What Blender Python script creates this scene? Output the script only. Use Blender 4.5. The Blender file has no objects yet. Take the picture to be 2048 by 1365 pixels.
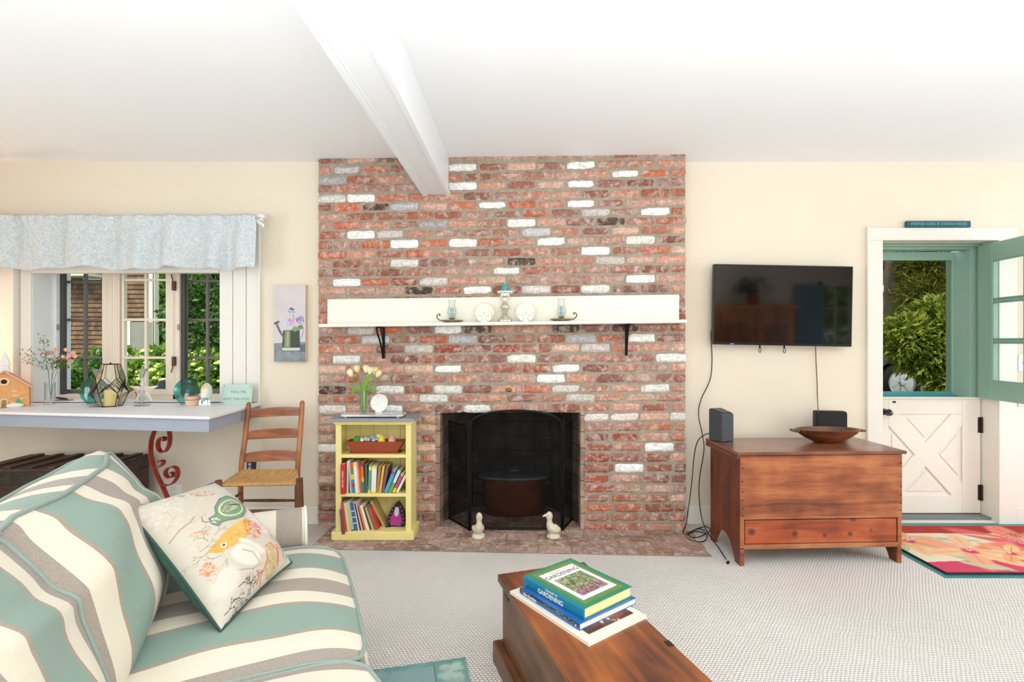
import bpy, math, random
import numpy as np
from mathutils import Vector, Matrix
from math import pi, sin, cos, radians, atan2, sqrt

# ------------------------------------------------------------------ camera, world, lights, exposure
SC = bpy.context.scene
COL = SC.collection
CAMZ = 1.33; F = 1030.0; CX = 1024.0; CY = 682.5
cam_d = bpy.data.cameras.new('camera'); cam = bpy.data.objects.new('camera', cam_d); COL.objects.link(cam)
cam.location = (0, 0, CAMZ); cam.rotation_euler = (pi/2, 0, 0)
cam_d.sensor_width = 36.0; cam_d.lens = F/2048*36.0; cam_d.clip_start = 0.02; cam_d.clip_end = 200
SC.camera = cam
SC.view_settings.view_transform = 'Standard'; SC.view_settings.look = 'None'
SC.view_settings.exposure = -0.03; SC.view_settings.gamma = 1.0; SC.view_settings.use_curve_mapping = False
world = bpy.data.worlds.new('world'); SC.world = world; world.use_nodes = True
wn = world.node_tree.nodes; wb = wn['Background']
wb.inputs[0].default_value = (0.80, 0.90, 1.0, 1); wb.inputs[1].default_value = 1.6
def area(name, loc, rot, sx, sy, power, col):
    d = bpy.data.lights.new(name, 'AREA'); d.shape = 'RECTANGLE'; d.size = sx; d.size_y = sy
    d.energy = power; d.color = col
    o = bpy.data.objects.new(name, d); COL.objects.link(o); o.location = loc; o.rotation_euler = rot
    return o
sun_d = bpy.data.lights.new('sun', 'SUN'); sun_d.energy = 5.0; sun_d.angle = radians(2); sun_d.color = (1.0, .93, .8)
sun = bpy.data.objects.new('sun', sun_d); COL.objects.link(sun); sun.rotation_euler = (radians(38), 0, radians(-18))
area('flash_bounce', (0.9, 0.0, 1.60), (radians(180), 0, 0), 5.0, 2.6, 112, (0.88, .95, 1.0))
area('rear_ceiling_fill', (-0.2, -1.35, 1.0), (radians(118), 0, 0), 4.4, 1.3, 78, (0.86, .94, 1.0))  # added fill tilted up to brighten the ceiling; no window stands here
area('right_window_light', (5.9, 1.3, 1.45), (radians(90), 0, radians(90)), 2.2, 1.5, 80, (0.82, .91, 1.0))
area('left_window_light', (-4.1, 0.6, 1.6), (radians(90), 0, radians(-90)), 1.6, 1.3, 40, (0.74, .87, 1.0))

# ------------------------------------------------------------------ helpers
def P(px, py, d): return Vector(((px-CX)/F*d, d, CAMZ-(py-CY)/F*d))
def G(px, py, z):
    d = (CAMZ-z)*F/(py-CY); return Vector(((px-CX)/F*d, d, z))
def lin(c):
    out = []
    for v in c[:3]:
        v = v/255.0; out.append(v/12.92 if v <= .04045 else ((v+.055)/1.055)**2.4)
    return tuple(out)
MATS = {}
def mat(name, col, rough=.6, metal=0, spec=.5, noise=None, bump=None, trans=0, ior=1.45, alpha=1, emit=None, attr=None, stretch=(1,1,1), coat=0, sss=0, col2=None):
    if name in MATS: return MATS[name]
    m = bpy.data.materials.new(name); m.use_nodes = True; nt = m.node_tree; N = nt.nodes; L = nt.links
    b = N['Principled BSDF']
    c = lin(col)+(1,)
    b.inputs['Base Color'].default_value = c; b.inputs['Roughness'].default_value = rough
    b.inputs['Metallic'].default_value = metal; b.inputs['Specular IOR Level'].default_value = spec
    b.inputs['Transmission Weight'].default_value = trans; b.inputs['IOR'].default_value = ior
    b.inputs['Alpha'].default_value = alpha; b.inputs['Coat Weight'].default_value = coat
    if emit: b.inputs['Emission Color'].default_value = lin(emit[0])+(1,); b.inputs['Emission Strength'].default_value = emit[1]
    src = None
    if attr:
        a = N.new('ShaderNodeAttribute'); a.attribute_name = attr; src = a.outputs['Color']
        L.new(src, b.inputs['Base Color'])
    if noise or bump:
        tc = N.new('ShaderNodeTexCoord'); mp = N.new('ShaderNodeMapping'); mp.inputs['Scale'].default_value = stretch
        L.new(tc.outputs['Object'], mp.inputs[0])
    if noise:
        n = N.new('ShaderNodeTexNoise'); n.inputs['Scale'].default_value = noise[0]; n.inputs['Detail'].default_value = 5
        L.new(mp.outputs[0], n.inputs['Vector'])
        if col2 is None:
            mr = N.new('ShaderNodeMapRange'); mr.inputs[1].default_value = .3; mr.inputs[2].default_value = .7
            mr.inputs[3].default_value = 1-noise[1]; mr.inputs[4].default_value = 1+noise[1]*.6
            L.new(n.outputs['Fac'], mr.inputs[0])
            mx = N.new('ShaderNodeVectorMath'); mx.operation = 'SCALE'
            if src: L.new(src, mx.inputs[0])
            else: mx.inputs[0].default_value = c[:3]
            L.new(mr.outputs[0], mx.inputs['Scale']); L.new(mx.outputs[0], b.inputs['Base Color'])
        else:
            r = N.new('ShaderNodeValToRGB'); r.color_ramp.elements[0].position = .5-noise[1]; r.color_ramp.elements[1].position = .5+noise[1]
            r.color_ramp.elements[0].color = c; r.color_ramp.elements[1].color = lin(col2)+(1,)
            L.new(n.outputs['Fac'], r.inputs[0]); L.new(r.outputs[0], b.inputs['Base Color'])
    if bump:
        n2 = N.new('ShaderNodeTexNoise'); n2.inputs['Scale'].default_value = bump[0]; n2.inputs['Detail'].default_value = 4
        L.new(mp.outputs[0], n2.inputs['Vector'])
        bp = N.new('ShaderNodeBump'); bp.inputs['Strength'].default_value = bump[1]; bp.inputs['Distance'].default_value = bump[2] if len(bump) > 2 else .01
        L.new(n2.outputs['Fac'], bp.inputs['Height']); L.new(bp.outputs[0], b.inputs['Normal'])
    MATS[name] = m; return m

def thin_glass(name, tint=(255,255,255), refl=.08, rough=0.0):
    if name in MATS: return MATS[name]
    m = bpy.data.materials.new(name); m.use_nodes = True; nt = m.node_tree; N = nt.nodes; L = nt.links
    for n in list(N):
        if n.type != 'OUTPUT_MATERIAL': N.remove(n)
    out = [n for n in N if n.type == 'OUTPUT_MATERIAL'][0]
    t = N.new('ShaderNodeBsdfTransparent'); t.inputs[0].default_value = lin(tint)+(1,)
    g = N.new('ShaderNodeBsdfGlossy'); g.inputs['Roughness'].default_value = rough
    lw = N.new('ShaderNodeLayerWeight'); lw.inputs[0].default_value = .15
    mr = N.new('ShaderNodeMapRange'); mr.inputs[3].default_value = refl; mr.inputs[4].default_value = min(1, refl+.55) if refl > 0 else 0
    mx = N.new('ShaderNodeMixShader')
    L.new(lw.outputs['Fresnel'], mr.inputs[0]); L.new(mr.outputs[0], mx.inputs[0]); L.new(t.outputs[0], mx.inputs[1]); L.new(g.outputs[0], mx.inputs[2])
    L.new(mx.outputs[0], out.inputs[0]); MATS[name] = m; return m

def wood(name, dark, mid, light, axis='x', rough=.4, scale=1.0, knots=(), coat=.15):
    if name in MATS: return MATS[name]
    m = bpy.data.materials.new(name); m.use_nodes = True; nt = m.node_tree; N = nt.nodes; L = nt.links
    b = N['Principled BSDF']; b.inputs['Roughness'].default_value = rough; b.inputs['Coat Weight'].default_value = coat
    b.inputs['Coat Roughness'].default_value = .3
    tc = N.new('ShaderNodeTexCoord'); mp = N.new('ShaderNodeMapping')
    s = [14*scale, 14*scale, 14*scale]; s[{'x':0,'y':1,'z':2}[axis]] = 1.3*scale; mp.inputs['Scale'].default_value = s
    L.new(tc.outputs['Object'], mp.inputs[0])
    n = N.new('ShaderNodeTexNoise'); n.inputs['Scale'].default_value = 1.6; n.inputs['Detail'].default_value = 8; n.inputs['Roughness'].default_value = .62; n.inputs['Distortion'].default_value = .5
    L.new(mp.outputs[0], n.inputs['Vector'])
    n2 = N.new('ShaderNodeTexNoise'); n2.inputs['Scale'].default_value = 4.5; n2.inputs['Detail'].default_value = 3
    L.new(tc.outputs['Object'], n2.inputs['Vector'])
    ad = N.new('ShaderNodeMath'); ad.operation = 'MULTIPLY_ADD'; ad.inputs[1].default_value = .6
    sc = N.new('ShaderNodeMath'); sc.operation = 'MULTIPLY'; sc.inputs[1].default_value = .42
    L.new(n2.outputs['Fac'], sc.inputs[0]); L.new(n.outputs['Fac'], ad.inputs[0]); L.new(sc.outputs[0], ad.inputs[2])
    r = N.new('ShaderNodeValToRGB'); e = r.color_ramp.elements
    e[0].position = .38; e[0].color = lin(dark)+(1,); e[1].position = .62; e[1].color = lin(light)+(1,)
    k = e.new(.5); k.color = lin(mid)+(1,)
    L.new(ad.outputs[0], r.inputs[0]); last = r.outputs[0]
    for (kx, ky, kz, kr) in knots:
        vm = N.new('ShaderNodeVectorMath'); vm.operation = 'DISTANCE'; vm.inputs[1].default_value = (kx, ky, kz)
        L.new(tc.outputs['Object'], vm.inputs[0])
        mr = N.new('ShaderNodeMapRange'); mr.inputs[1].default_value = kr*.55; mr.inputs[2].default_value = kr*1.35; mr.inputs[3].default_value = .85; mr.inputs[4].default_value = 0
        L.new(vm.outputs['Value'], mr.inputs[0])
        mx = N.new('ShaderNodeMix'); mx.data_type = 'RGBA'; mx.inputs[7].default_value = lin((70, 24, 14))+(1,)
        L.new(mr.outputs[0], mx.inputs[0]); L.new(last, mx.inputs[6]); last = mx.outputs[2]
    L.new(last, b.inputs['Base Color'])
    bp = N.new('ShaderNodeBump'); bp.inputs['Strength'].default_value = .15; bp.inputs['Distance'].default_value = .004
    L.new(n.outputs['Fac'], bp.inputs['Height']); L.new(bp.outputs[0], b.inputs['Normal'])
    MATS[name] = m; return m

class MB:
    def __init__(s): s.v = []; s.f = []; s.m = []; s.c = []; s.a = []
    def add(s, vs, fs, mi=0, col=None):
        o = len(s.v); s.v += [tuple(v) for v in vs]; s.f += [tuple(i+o for i in f) for f in fs]; s.m += [mi]*len(fs)
        if col is not None: s.c += [tuple(col)]*len(vs)
        else: s.c += [(1, 1, 1)]*len(vs)
        return s
    def box(s, x0, x1, y0, y1, z0, z1, mi=0, M=None, col=None):
        vs = [Vector((x, y, z)) for x in (x0, x1) for y in (y0, y1) for z in (z0, z1)]
        if M is not None: vs = [M @ v for v in vs]
        return s.add(vs, [(0,1,3,2),(4,6,7,5),(0,4,5,1),(2,3,7,6),(0,2,6,4),(1,5,7,3)], mi, col)
    def bar(s, a, b, w, t, up=(0,0,1), mi=0):
        a = Vector(a); b = Vector(b); d = (b-a); L = d.length; d.normalize(); u = Vector(up)
        r = d.cross(u)
        if r.length < 1e-4: r = d.cross(Vector((0,1,0)))
        r.normalize(); u = r.cross(d)
        M = Matrix((( d.x, r.x, u.x, a.x),(d.y, r.y, u.y, a.y),(d.z, r.z, u.z, a.z),(0,0,0,1)))
        return s.box(0, L, -w/2, w/2, -t/2, t/2, mi, M)
    def tube(s, pts, r, n=8, mi=0, cap=True, closed=False, flat=1.0):
        pts = [Vector(p) for p in pts]; k = len(pts)
        rs = r if isinstance(r, (list, tuple)) else [r]*k
        up = None; rings = []
        for i, p in enumerate(pts):
            if closed: t = pts[(i+1) % k]-pts[i-1]
            else: t = pts[min(i+1, k-1)]-pts[max(i-1, 0)]
            if t.length < 1e-9: t = Vector((0,0,1))
            t.normalize()
            if up is None: up = Vector((0,0,1)) if abs(t.z) < .9 else Vector((0,1,0))
            a = (up-t*up.dot(t))
            if a.length < 1e-6: a = t.orthogonal()
            a.normalize(); up = a; b = t.cross(a)
            rings.append([p+(a*cos(2*pi*j/n)+b*sin(2*pi*j/n)*flat)*rs[i] for j in range(n)])
        vs = [v for rg in rings for v in rg]; fs = []
        m = k if closed else k-1
        for i in range(m):
            i2 = (i+1) % k
            for j in range(n): fs.append((i*n+j, i*n+(j+1) % n, i2*n+(j+1) % n, i2*n+j))
        if cap and not closed: fs += [tuple(range(n))[::-1], tuple((k-1)*n+j for j in range(n))]
        return s.add(vs, fs, mi)
    def lathe(s, prof, c=(0,0,0), n=24, mi=0, M=None, sx=1, sy=1):
        vs = []; fs = []; k = len(prof)
        for (r, z) in prof:
            for j in range(n):
                a = 2*pi*j/n; vs.append(Vector((c[0]+r*cos(a)*sx, c[1]+r*sin(a)*sy, c[2]+z)))
        if M is not None: vs = [M @ v for v in vs]
        for i in range(k-1):
            for j in range(n): fs.append((i*n+j, i*n+(j+1) % n, (i+1)*n+(j+1) % n, (i+1)*n+j))
        if prof[0][0] > 1e-5: fs.append(tuple(range(n))[::-1])
        if prof[-1][0] > 1e-5: fs.append(tuple((k-1)*n+j for j in range(n)))
        return s.add(vs, fs, mi)
    def prism(s, poly, d0, d1, axis='y', mi=0, M=None):
        n = len(poly)
        def pt(p, d):
            if axis == 'y': return Vector((p[0], d, p[1]))
            if axis == 'x': return Vector((d, p[0], p[1]))
            return Vector((p[0], p[1], d))
        vs = [pt(p, d0) for p in poly]+[pt(p, d1) for p in poly]
        if M is not None: vs = [M @ v for v in vs]
        fs = [tuple(range(n)), tuple(range(2*n-1, n-1, -1))]+[(i, i+n, (i+1) % n+n, (i+1) % n) for i in range(n)]
        return s.add(vs, fs, mi)
    def ball(s, c, r, n=12, mi=0, M=None, sc=(1,1,1)):
        prof = [(max(1e-6, sin(pi*i/(n//2+2))), -cos(pi*i/(n//2+2))) for i in range(n//2+3)]
        vs = []; k = len(prof)
        for (a, z) in prof:
            for j in range(n):
                v = Vector((a*cos(2*pi*j/n)*r*sc[0], a*sin(2*pi*j/n)*r*sc[1], z*r*sc[2]))
                if M is not None: v = M @ v
                vs.append(v+Vector(c))
        fs = [(i*n+j, i*n+(j+1) % n, (i+1)*n+(j+1) % n, (i+1)*n+j) for i in range(k-1) for j in range(n)]
        return s.add(vs, fs, mi)
    def build(s, name, mats, parent=None, smooth=False, bevel=0, label=None, colattr=False, subsurf=0, seg=2):
        me = bpy.data.meshes.new(name); me.from_pydata(s.v, [], s.f)
        if not isinstance(mats, (list, tuple)): mats = [mats]
        for m in mats: me.materials.append(m)
        me.polygons.foreach_set('material_index', s.m)
        if smooth: me.polygons.foreach_set('use_smooth', [True]*len(s.f))
        if colattr:
            at = me.color_attributes.new('Col', 'FLOAT_COLOR', 'POINT')
            at.data.foreach_set('color', np.array([c+(1.0,) for c in s.c], dtype=np.float32).ravel())
        me.validate(); me.update()
        # consistent outward normals
        import bmesh
        bm = bmesh.new(); bm.from_mesh(me); bmesh.ops.recalc_face_normals(bm, faces=bm.faces); bm.to_mesh(me); bm.free()
        o = bpy.data.objects.new(name, me); COL.objects.link(o)
        if parent: o.parent = parent
        if bevel:
            md = o.modifiers.new('bevel', 'BEVEL'); md.width = bevel; md.segments = seg; md.limit_method = 'ANGLE'
        if subsurf:
            md = o.modifiers.new('sub', 'SUBSURF'); md.levels = subsurf; md.render_levels = subsurf
        if smooth and not subsurf:
            try:
                md = None
                import bmesh as _b
                bm = _b.new(); bm.from_mesh(me)
                for e in bm.edges:
                    if len(e.link_faces) == 2 and e.calc_face_angle(0) > radians(42): e.smooth = False
                bm.to_mesh(me); bm.free()
            except Exception: pass
        if label: o['label'] = label
        return o
def tag(o, label, cat, group=None):
    o['label'] = label; o['category'] = cat
    if group: o['group'] = group
    return o
def struct(o): o['kind'] = 'structure'; return o
def thing(name, label, cat, loc=(0,0,0), rz=0, group=None):
    o = bpy.data.objects.new(name, None); COL.objects.link(o); o.empty_display_size = .05
    o.location = loc; o.rotation_euler = (0, 0, rz); return tag(o, label, cat, group)
def scurve(pts, n=40):
    pts = [Vector(p) for p in pts]; P_ = [pts[0]]+pts+[pts[-1]]; out = []
    segs = len(pts)-1
    for i in range(n+1):
        t = i/n*segs; k = min(int(t), segs-1); t -= k
        a, b, c, d = P_[k], P_[k+1], P_[k+2], P_[k+3]
        out.append(.5*((2*b)+(c-a)*t+(2*a-5*b+4*c-d)*t*t+(3*b-a-3*c+d)*t**3))
    return out
FONT = None
def text_mesh(name, s, size, m, M, parent=None, extrude=.0006, align='CENTER', bold=0.0, sx=1.0, shear=0):
    cu = bpy.data.curves.new(name, 'FONT'); cu.body = s; cu.size = size; cu.extrude = extrude; cu.align_x = align; cu.align_y = 'CENTER'
    cu.offset = bold; cu.shear = shear; cu.resolution_u = 3
    to = bpy.data.objects.new(name+'_tmp', cu); COL.objects.link(to)
    dg = bpy.context.evaluated_depsgraph_get(); me = bpy.data.meshes.new_from_object(to.evaluated_get(dg))
    bpy.data.objects.remove(to); me.name = name
    me.transform(M @ Matrix.Diagonal((sx, 1, 1, 1))); me.materials.clear(); me.materials.append(m)
    o = bpy.data.objects.new(name, me); COL.objects.link(o)
    if parent: o.parent = parent
    return o
# text facing -y (reads from the room): x right, z up
def Mface(x, y, z, ang=0, tilt=0):
    return Matrix.Translation((x, y, z)) @ Matrix.Rotation(-ang, 4, 'Y') @ Matrix.Rotation(pi/2-tilt, 4, 'X')

class Canvas:
    def __init__(s, X, Y, base):
        s.X = X; s.Y = Y; s.C = np.zeros(X.shape+(3,)); s.C[:] = lin(base); s.rng = np.random.RandomState(7)
    def _b(s, a, col): s.C = s.C*(1-a[..., None])+np.array(lin(col))*a[..., None]
    def ell(s, cx, cy, rx, ry, ang, col, soft=.15, op=1):
        c, n = cos(ang), sin(ang); dx = s.X-cx; dy = s.Y-cy
        q = np.sqrt(((dx*c+dy*n)/rx)**2+((-dx*n+dy*c)/ry)**2)
        s._b(np.clip((1-q)/soft+.5, 0, 1)*op, col); return s
    def poly(s, pts, col, op=1):
        ins = np.zeros(s.X.shape, bool); n = len(pts); j = n-1
        for i in range(n):
            xi, yi = pts[i]; xj, yj = pts[j]
            cond = ((yi > s.Y) != (yj > s.Y)) & (s.X < (xj-xi)*(s.Y-yi)/((yj-yi) or 1e-9)+xi)
            ins ^= cond; j = i
        s._b(ins.astype(float)*op, col); return s
    def line(s, pts, w, col, op=1):
        a = np.zeros(s.X.shape)
        for (x0, y0), (x1, y1) in zip(pts[:-1], pts[1:]):
            dx, dy = x1-x0, y1-y0; t = np.clip(((s.X-x0)*dx+(s.Y-y0)*dy)/(dx*dx+dy*dy+1e-12), 0, 1)
            d = np.hypot(s.X-x0-t*dx, s.Y-y0-t*dy); a = np.maximum(a, np.clip((w/2-d)/(w*.4)+.5, 0, 1))
        s._b(a*op, col); return s
    def specks(s, cx, cy, rx, ry, n, r, cols, op=.8, ang=0):
        for i in range(n):
            t = s.rng.rand()*2*pi; q = sqrt(s.rng.rand()); ex = q*rx*cos(t); ey = q*ry*sin(t)
            x = cx+ex*cos(ang)-ey*sin(ang); y = cy+ex*sin(ang)+ey*cos(ang)
            s.ell(x, y, r*(.6+s.rng.rand()*.9), r*(.4+s.rng.rand()*.6), s.rng.rand()*3, cols[s.rng.randint(len(cols))], .5, op)
        return s
    def twig(s, x, y, ang, L, w, col, depth=3, op=1):
        x2, y2 = x+L*cos(ang), y+L*sin(ang); s.line([(x, y), (x2, y2)], w, col, op)
        if depth > 0:
            for k in (-1, 1): s.twig(x2, y2, ang+k*(.3+.4*s.rng.rand()), L*(.65+.2*s.rng.rand()), w*.8, col, depth-1, op)
        return s
def grid_mesh(name, nu, nv, fn, cv, m, parent=None, smooth=True):
    """cv: canvas with arrays shaped (nv+1, nu+1)"""
    vs = []; fs = []
    for j in range(nv+1):
        for i in range(nu+1): vs.append(tuple(fn(i/nu, j/nv)))
    for j in range(nv):
        for i in range(nu):
            a = j*(nu+1)+i; fs.append((a, a+1, a+nu+2, a+nu+1))
    me = bpy.data.meshes.new(name); me.from_pydata(vs, [], fs); me.materials.append(m)
    if smooth: me.polygons.foreach_set('use_smooth', [True]*len(fs))
    at = me.color_attributes.new('Col', 'FLOAT_COLOR', 'POINT')
    c = np.ones((len(vs), 4), dtype=np.float32); c[:, :3] = cv.C.reshape(-1, 3); at.data.foreach_set('color', c.ravel())
    me.update(); o = bpy.data.objects.new(name, me); COL.objects.link(o)
    if parent: o.parent = parent
    return o
def UV(nu, nv):
    u = np.linspace(0, 1, nu+1); v = np.linspace(0, 1, nv+1); return np.meshgrid(u, v)

# ------------------------------------------------------------------ base materials
m_wall = mat('wall_paint', (237,224,204), .85, noise=(1.5,.02), bump=(30,.08,.004))
m_wallL = m_wall
m_ceil = mat('ceiling_plaster', (250,250,250), .9, bump=(6,.12,.01))
m_trim = mat('white_trim_paint', (240,234,224), .45, noise=(3,.015))
m_cream = mat('cream_door_paint', (242,234,222), .4, noise=(6,.02))
m_white = mat('cool_white_paint', (242,244,246), .35)
m_beam = mat('beam_paint', (240,241,242), .4, bump=(20,.05,.003))
m_black = mat('black_iron', (22,20,20), .45, metal=.6, bump=(40,.3,.003))
m_blackpl = mat('black_plastic', (24,25,27), .35)
m_green = mat('green_door_paint', (150,182,164), .4, noise=(8,.03))
m_teal = mat('teal_paint', (88,172,180), .4)
# ================================================================== ROOM SHELL
WY = 3.75; CZ = 2.635; XL = -4.25; XR = 6.2; YR = -1.6
# ---- carpet floor
mf = bpy.data.materials.new('woven_carpet'); mf.use_nodes = True
nt = mf.node_tree; N = nt.nodes; L = nt.links; b = N['Principled BSDF']; b.inputs['Roughness'].default_value = .95
b.inputs['Specular IOR Level'].default_value = .1
tc = N.new('ShaderNodeTexCoord'); mp = N.new('ShaderNodeMapping'); mp.inputs['Rotation'].default_value = (0, 0, radians(3))
L.new(tc.outputs['Object'], mp.inputs[0])
nz = N.new('ShaderNodeTexNoise'); nz.inputs['Scale'].default_value = 9; nz.inputs['Detail'].default_value = 2
L.new(mp.outputs[0], nz.inputs['Vector'])
vm = N.new('ShaderNodeVectorMath'); vm.operation = 'MULTIPLY_ADD'; vm.inputs[1].default_value = (.02, .02, 0)
L.new(nz.outputs['Color'], vm.inputs[0]); L.new(mp.outputs[0], vm.inputs[2])
br = N.new('ShaderNodeTexBrick'); br.inputs['Scale'].default_value = 1.0; br.inputs['Brick Width'].default_value = .017
br.inputs['Row Height'].default_value = .0125; br.inputs['Mortar Size'].default_value = .0022; br.inputs['Mortar Smooth'].default_value = .9
br.offset = .5; br.inputs['Color1'].default_value = (1,1,1,1); br.inputs['Color2'].default_value = (.93,.93,.93,1); br.inputs['Mortar'].default_value = (0,0,0,1)
L.new(vm.outputs[0], br.inputs['Vector'])
rp = N.new('ShaderNodeValToRGB'); rp.color_ramp.elements[0].color = lin((194,182,169))+(1,); rp.color_ramp.elements[1].color = lin((247,242,236))+(1,)
rp.color_ramp.elements[0].position = .05; rp.color_ramp.elements[1].position = .75
L.new(br.outputs['Color'], rp.inputs[0])
st = N.new('ShaderNodeTexNoise'); st.inputs['Scale'].default_value = 1.3; st.inputs['Detail'].default_value = 3; L.new(tc.outputs['Object'], st.inputs['Vector'])
mr = N.new('ShaderNodeMapRange'); mr.inputs[1].default_value = .35; mr.inputs[2].default_value = .7; mr.inputs[3].default_value = .93; mr.inputs[4].default_value = 1.03
L.new(st.outputs['Fac'], mr.inputs[0]); sx = N.new('ShaderNodeVectorMath'); sx.operation = 'SCALE'
L.new(rp.outputs[0], sx.inputs[0]); L.new(mr.outputs[0], sx.inputs['Scale']); L.new(sx.outputs[0], b.inputs['Base Color'])
bp = N.new('ShaderNodeBump'); bp.inputs['Strength'].default_value = .8; bp.inputs['Distance'].default_value = .006
L.new(br.outputs['Color'], bp.inputs['Height']); L.new(bp.outputs[0], b.inputs['Normal'])
fl = struct(MB().box(XL-.1, XR+.1, YR-.1, 4.0, -.12, 0).build('floor', mf))
# teal painted boards at the entry
m_tealfloor = mat('teal_floor_paint', (44,132,132), .35, noise=(5,.1))
eb = MB()
for i in range(9): eb.box(2.43, 4.6, 2.885+i*.11, 2.885+i*.11+.108, .0, .004)
ebo = struct(eb.build('trim_1', m_tealfloor)); ebo['label'] = 'teal painted floor boards at the entry door'
# ---- ceiling
struct(MB().box(XL-.1, XR+.1, YR-.1, WY+.15, CZ, CZ+.12).build('ceiling', m_ceil))
# ---- walls
WX0, WX1, WZ0, WZ1 = -3.49, -2.126, .885, 1.97     # window opening
DX0, DX1, DZ1 = 2.687, 3.53, 2.06                  # door opening
FX0, FX1, FZ1 = -.62, .58, .86                     # firebox opening
w = MB(); T = .14
w.box(XL-.1, WX0, WY, WY+T, 0, CZ); w.box(WX0, WX1, WY, WY+T, 0, WZ0); w.box(WX0, WX1, WY, WY+T, WZ1, CZ)
w.box(WX1, FX0, WY, WY+T, 0, CZ); w.box(FX0, FX1, WY, WY+T, FZ1+.2, CZ); w.box(FX1, DX0, WY, WY+T, 0, CZ)
w.box(DX0, DX1, WY, WY+T, DZ1, CZ); w.box(DX1, XR+.1, WY, WY+T, 0, CZ)
struct(w.build('wall_back', m_wall))
struct(MB().box(XL-.1, XL, YR, WY, 0, CZ).build('wall_left', m_wall))
rw = MB(); rw.box(XR, XR+.1, YR, WY, 0, CZ); struct(rw.build('wall_right', m_wall))
# rear wall with a window (mirrored in the television)
RWX0, RWX1, RWZ0, RWZ1 = 5.38, 6.12, .75, 2.28
r = MB(); r.box(XL-.1, RWX0, YR-.1, YR, 0, CZ); r.box(RWX1, XR+.1, YR-.1, YR, 0, CZ); r.box(RWX0, RWX1, YR-.1, YR, 0, RWZ0); r.box(RWX0, RWX1, YR-.1, YR, RWZ1, CZ)
struct(r.build('wall_rear', m_wall))
# baseboards
bb = MB(); bb.box(XL, -1.40, WY-.018, WY, 0, .13); bb.box(1.27, 2.58, WY-.018, WY, 0, .13); bb.box(3.66, XR, WY-.02, WY, 0, .125)
struct(bb.build('baseboard_back', m_trim, bevel=.004))
# wall panel right of the door
wp = MB(); wp.box(3.66, 4.9, WY-.012, WY, .125, .86); wp.box(3.66, 4.9, WY-.03, WY, .86, .90)
# ---- ceiling beam
bm_ = MB(); zb = 2.365
def bx(y): return -.664+(y-1.554)*(.0385/2.09)
ya, yb = YR, 3.68
def beamseg(o0, o1, z0, z1):
    vs = []
    for y in (ya, yb):
        for (o, z) in ((o0, z0), (o1, z0), (o1, z1), (o0, z1)): vs.append((bx(y)+o, y, z))
    bm_.add(vs, [(0,1,2,3), (7,6,5,4), (0,4,5,1), (1,5,6,2), (2,6,7,3), (3,7,4,0)])
beamseg(.0, .175, zb+.006, CZ); beamseg(-.008, .022, zb-.006, zb+.03); beamseg(.157, .187, zb-.006, zb+.03); beamseg(.022, .030, zb, zb+.012); beamseg(.149, .157, zb, zb+.012)
bo = struct(bm_.build('trim_2', m_beam, bevel=.003)); bo['label'] = 'white boxed ceiling beam'

# ================================================================== WINDOW (left)
m_sash = mat('sash_cream', (240,226,208), .4); m_sash_shaded = mat('sash_shaded', (122,112,108), .5); m_jamb = mat('window_jamb_dark', (78,76,74), .6)  # shade on the outer sashes is put into their grey-brown colour
glass = thin_glass('window_glass', (250,253,252), 0)
win = bpy.data.objects.new('window_1', None); COL.objects.link(win); win.location = (WX0, WY, WZ0); struct(win)
win['label'] = 'three part casement window above the counter'
def loc(o, off=(WX0, WY, WZ0)):
    o.location = (-off[0], -off[1], -off[2]); return o
WD = 3.95
def wx(px, d=WD): return (px-CX)/F*d
def wz(py, d=WD): return CAMZ-(py-CY)/F*d
rv = MB()   # reveal boards and sill
rv.box(WX0-.02, WX0+.003, WY-.002, WD+.12, WZ0-.02, WZ1+.02); rv.box(WX0, WX1+.25, WY+.001, WD+.12, WZ1-.003, WZ1+.03)
rv.box(WX0, WX1+.25, WY+.0, WD+.10, WZ0-.02, WZ0+.003); rv.box(WX0+.003, WX0+.022, WD-.03, WD+.0, WZ0, WZ1)
rv.box(WX1+.23, WX1+.25, WY+T, WD+.12, WZ0, WZ1)
loc(rv.build('window_reveal', m_white, win))
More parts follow.
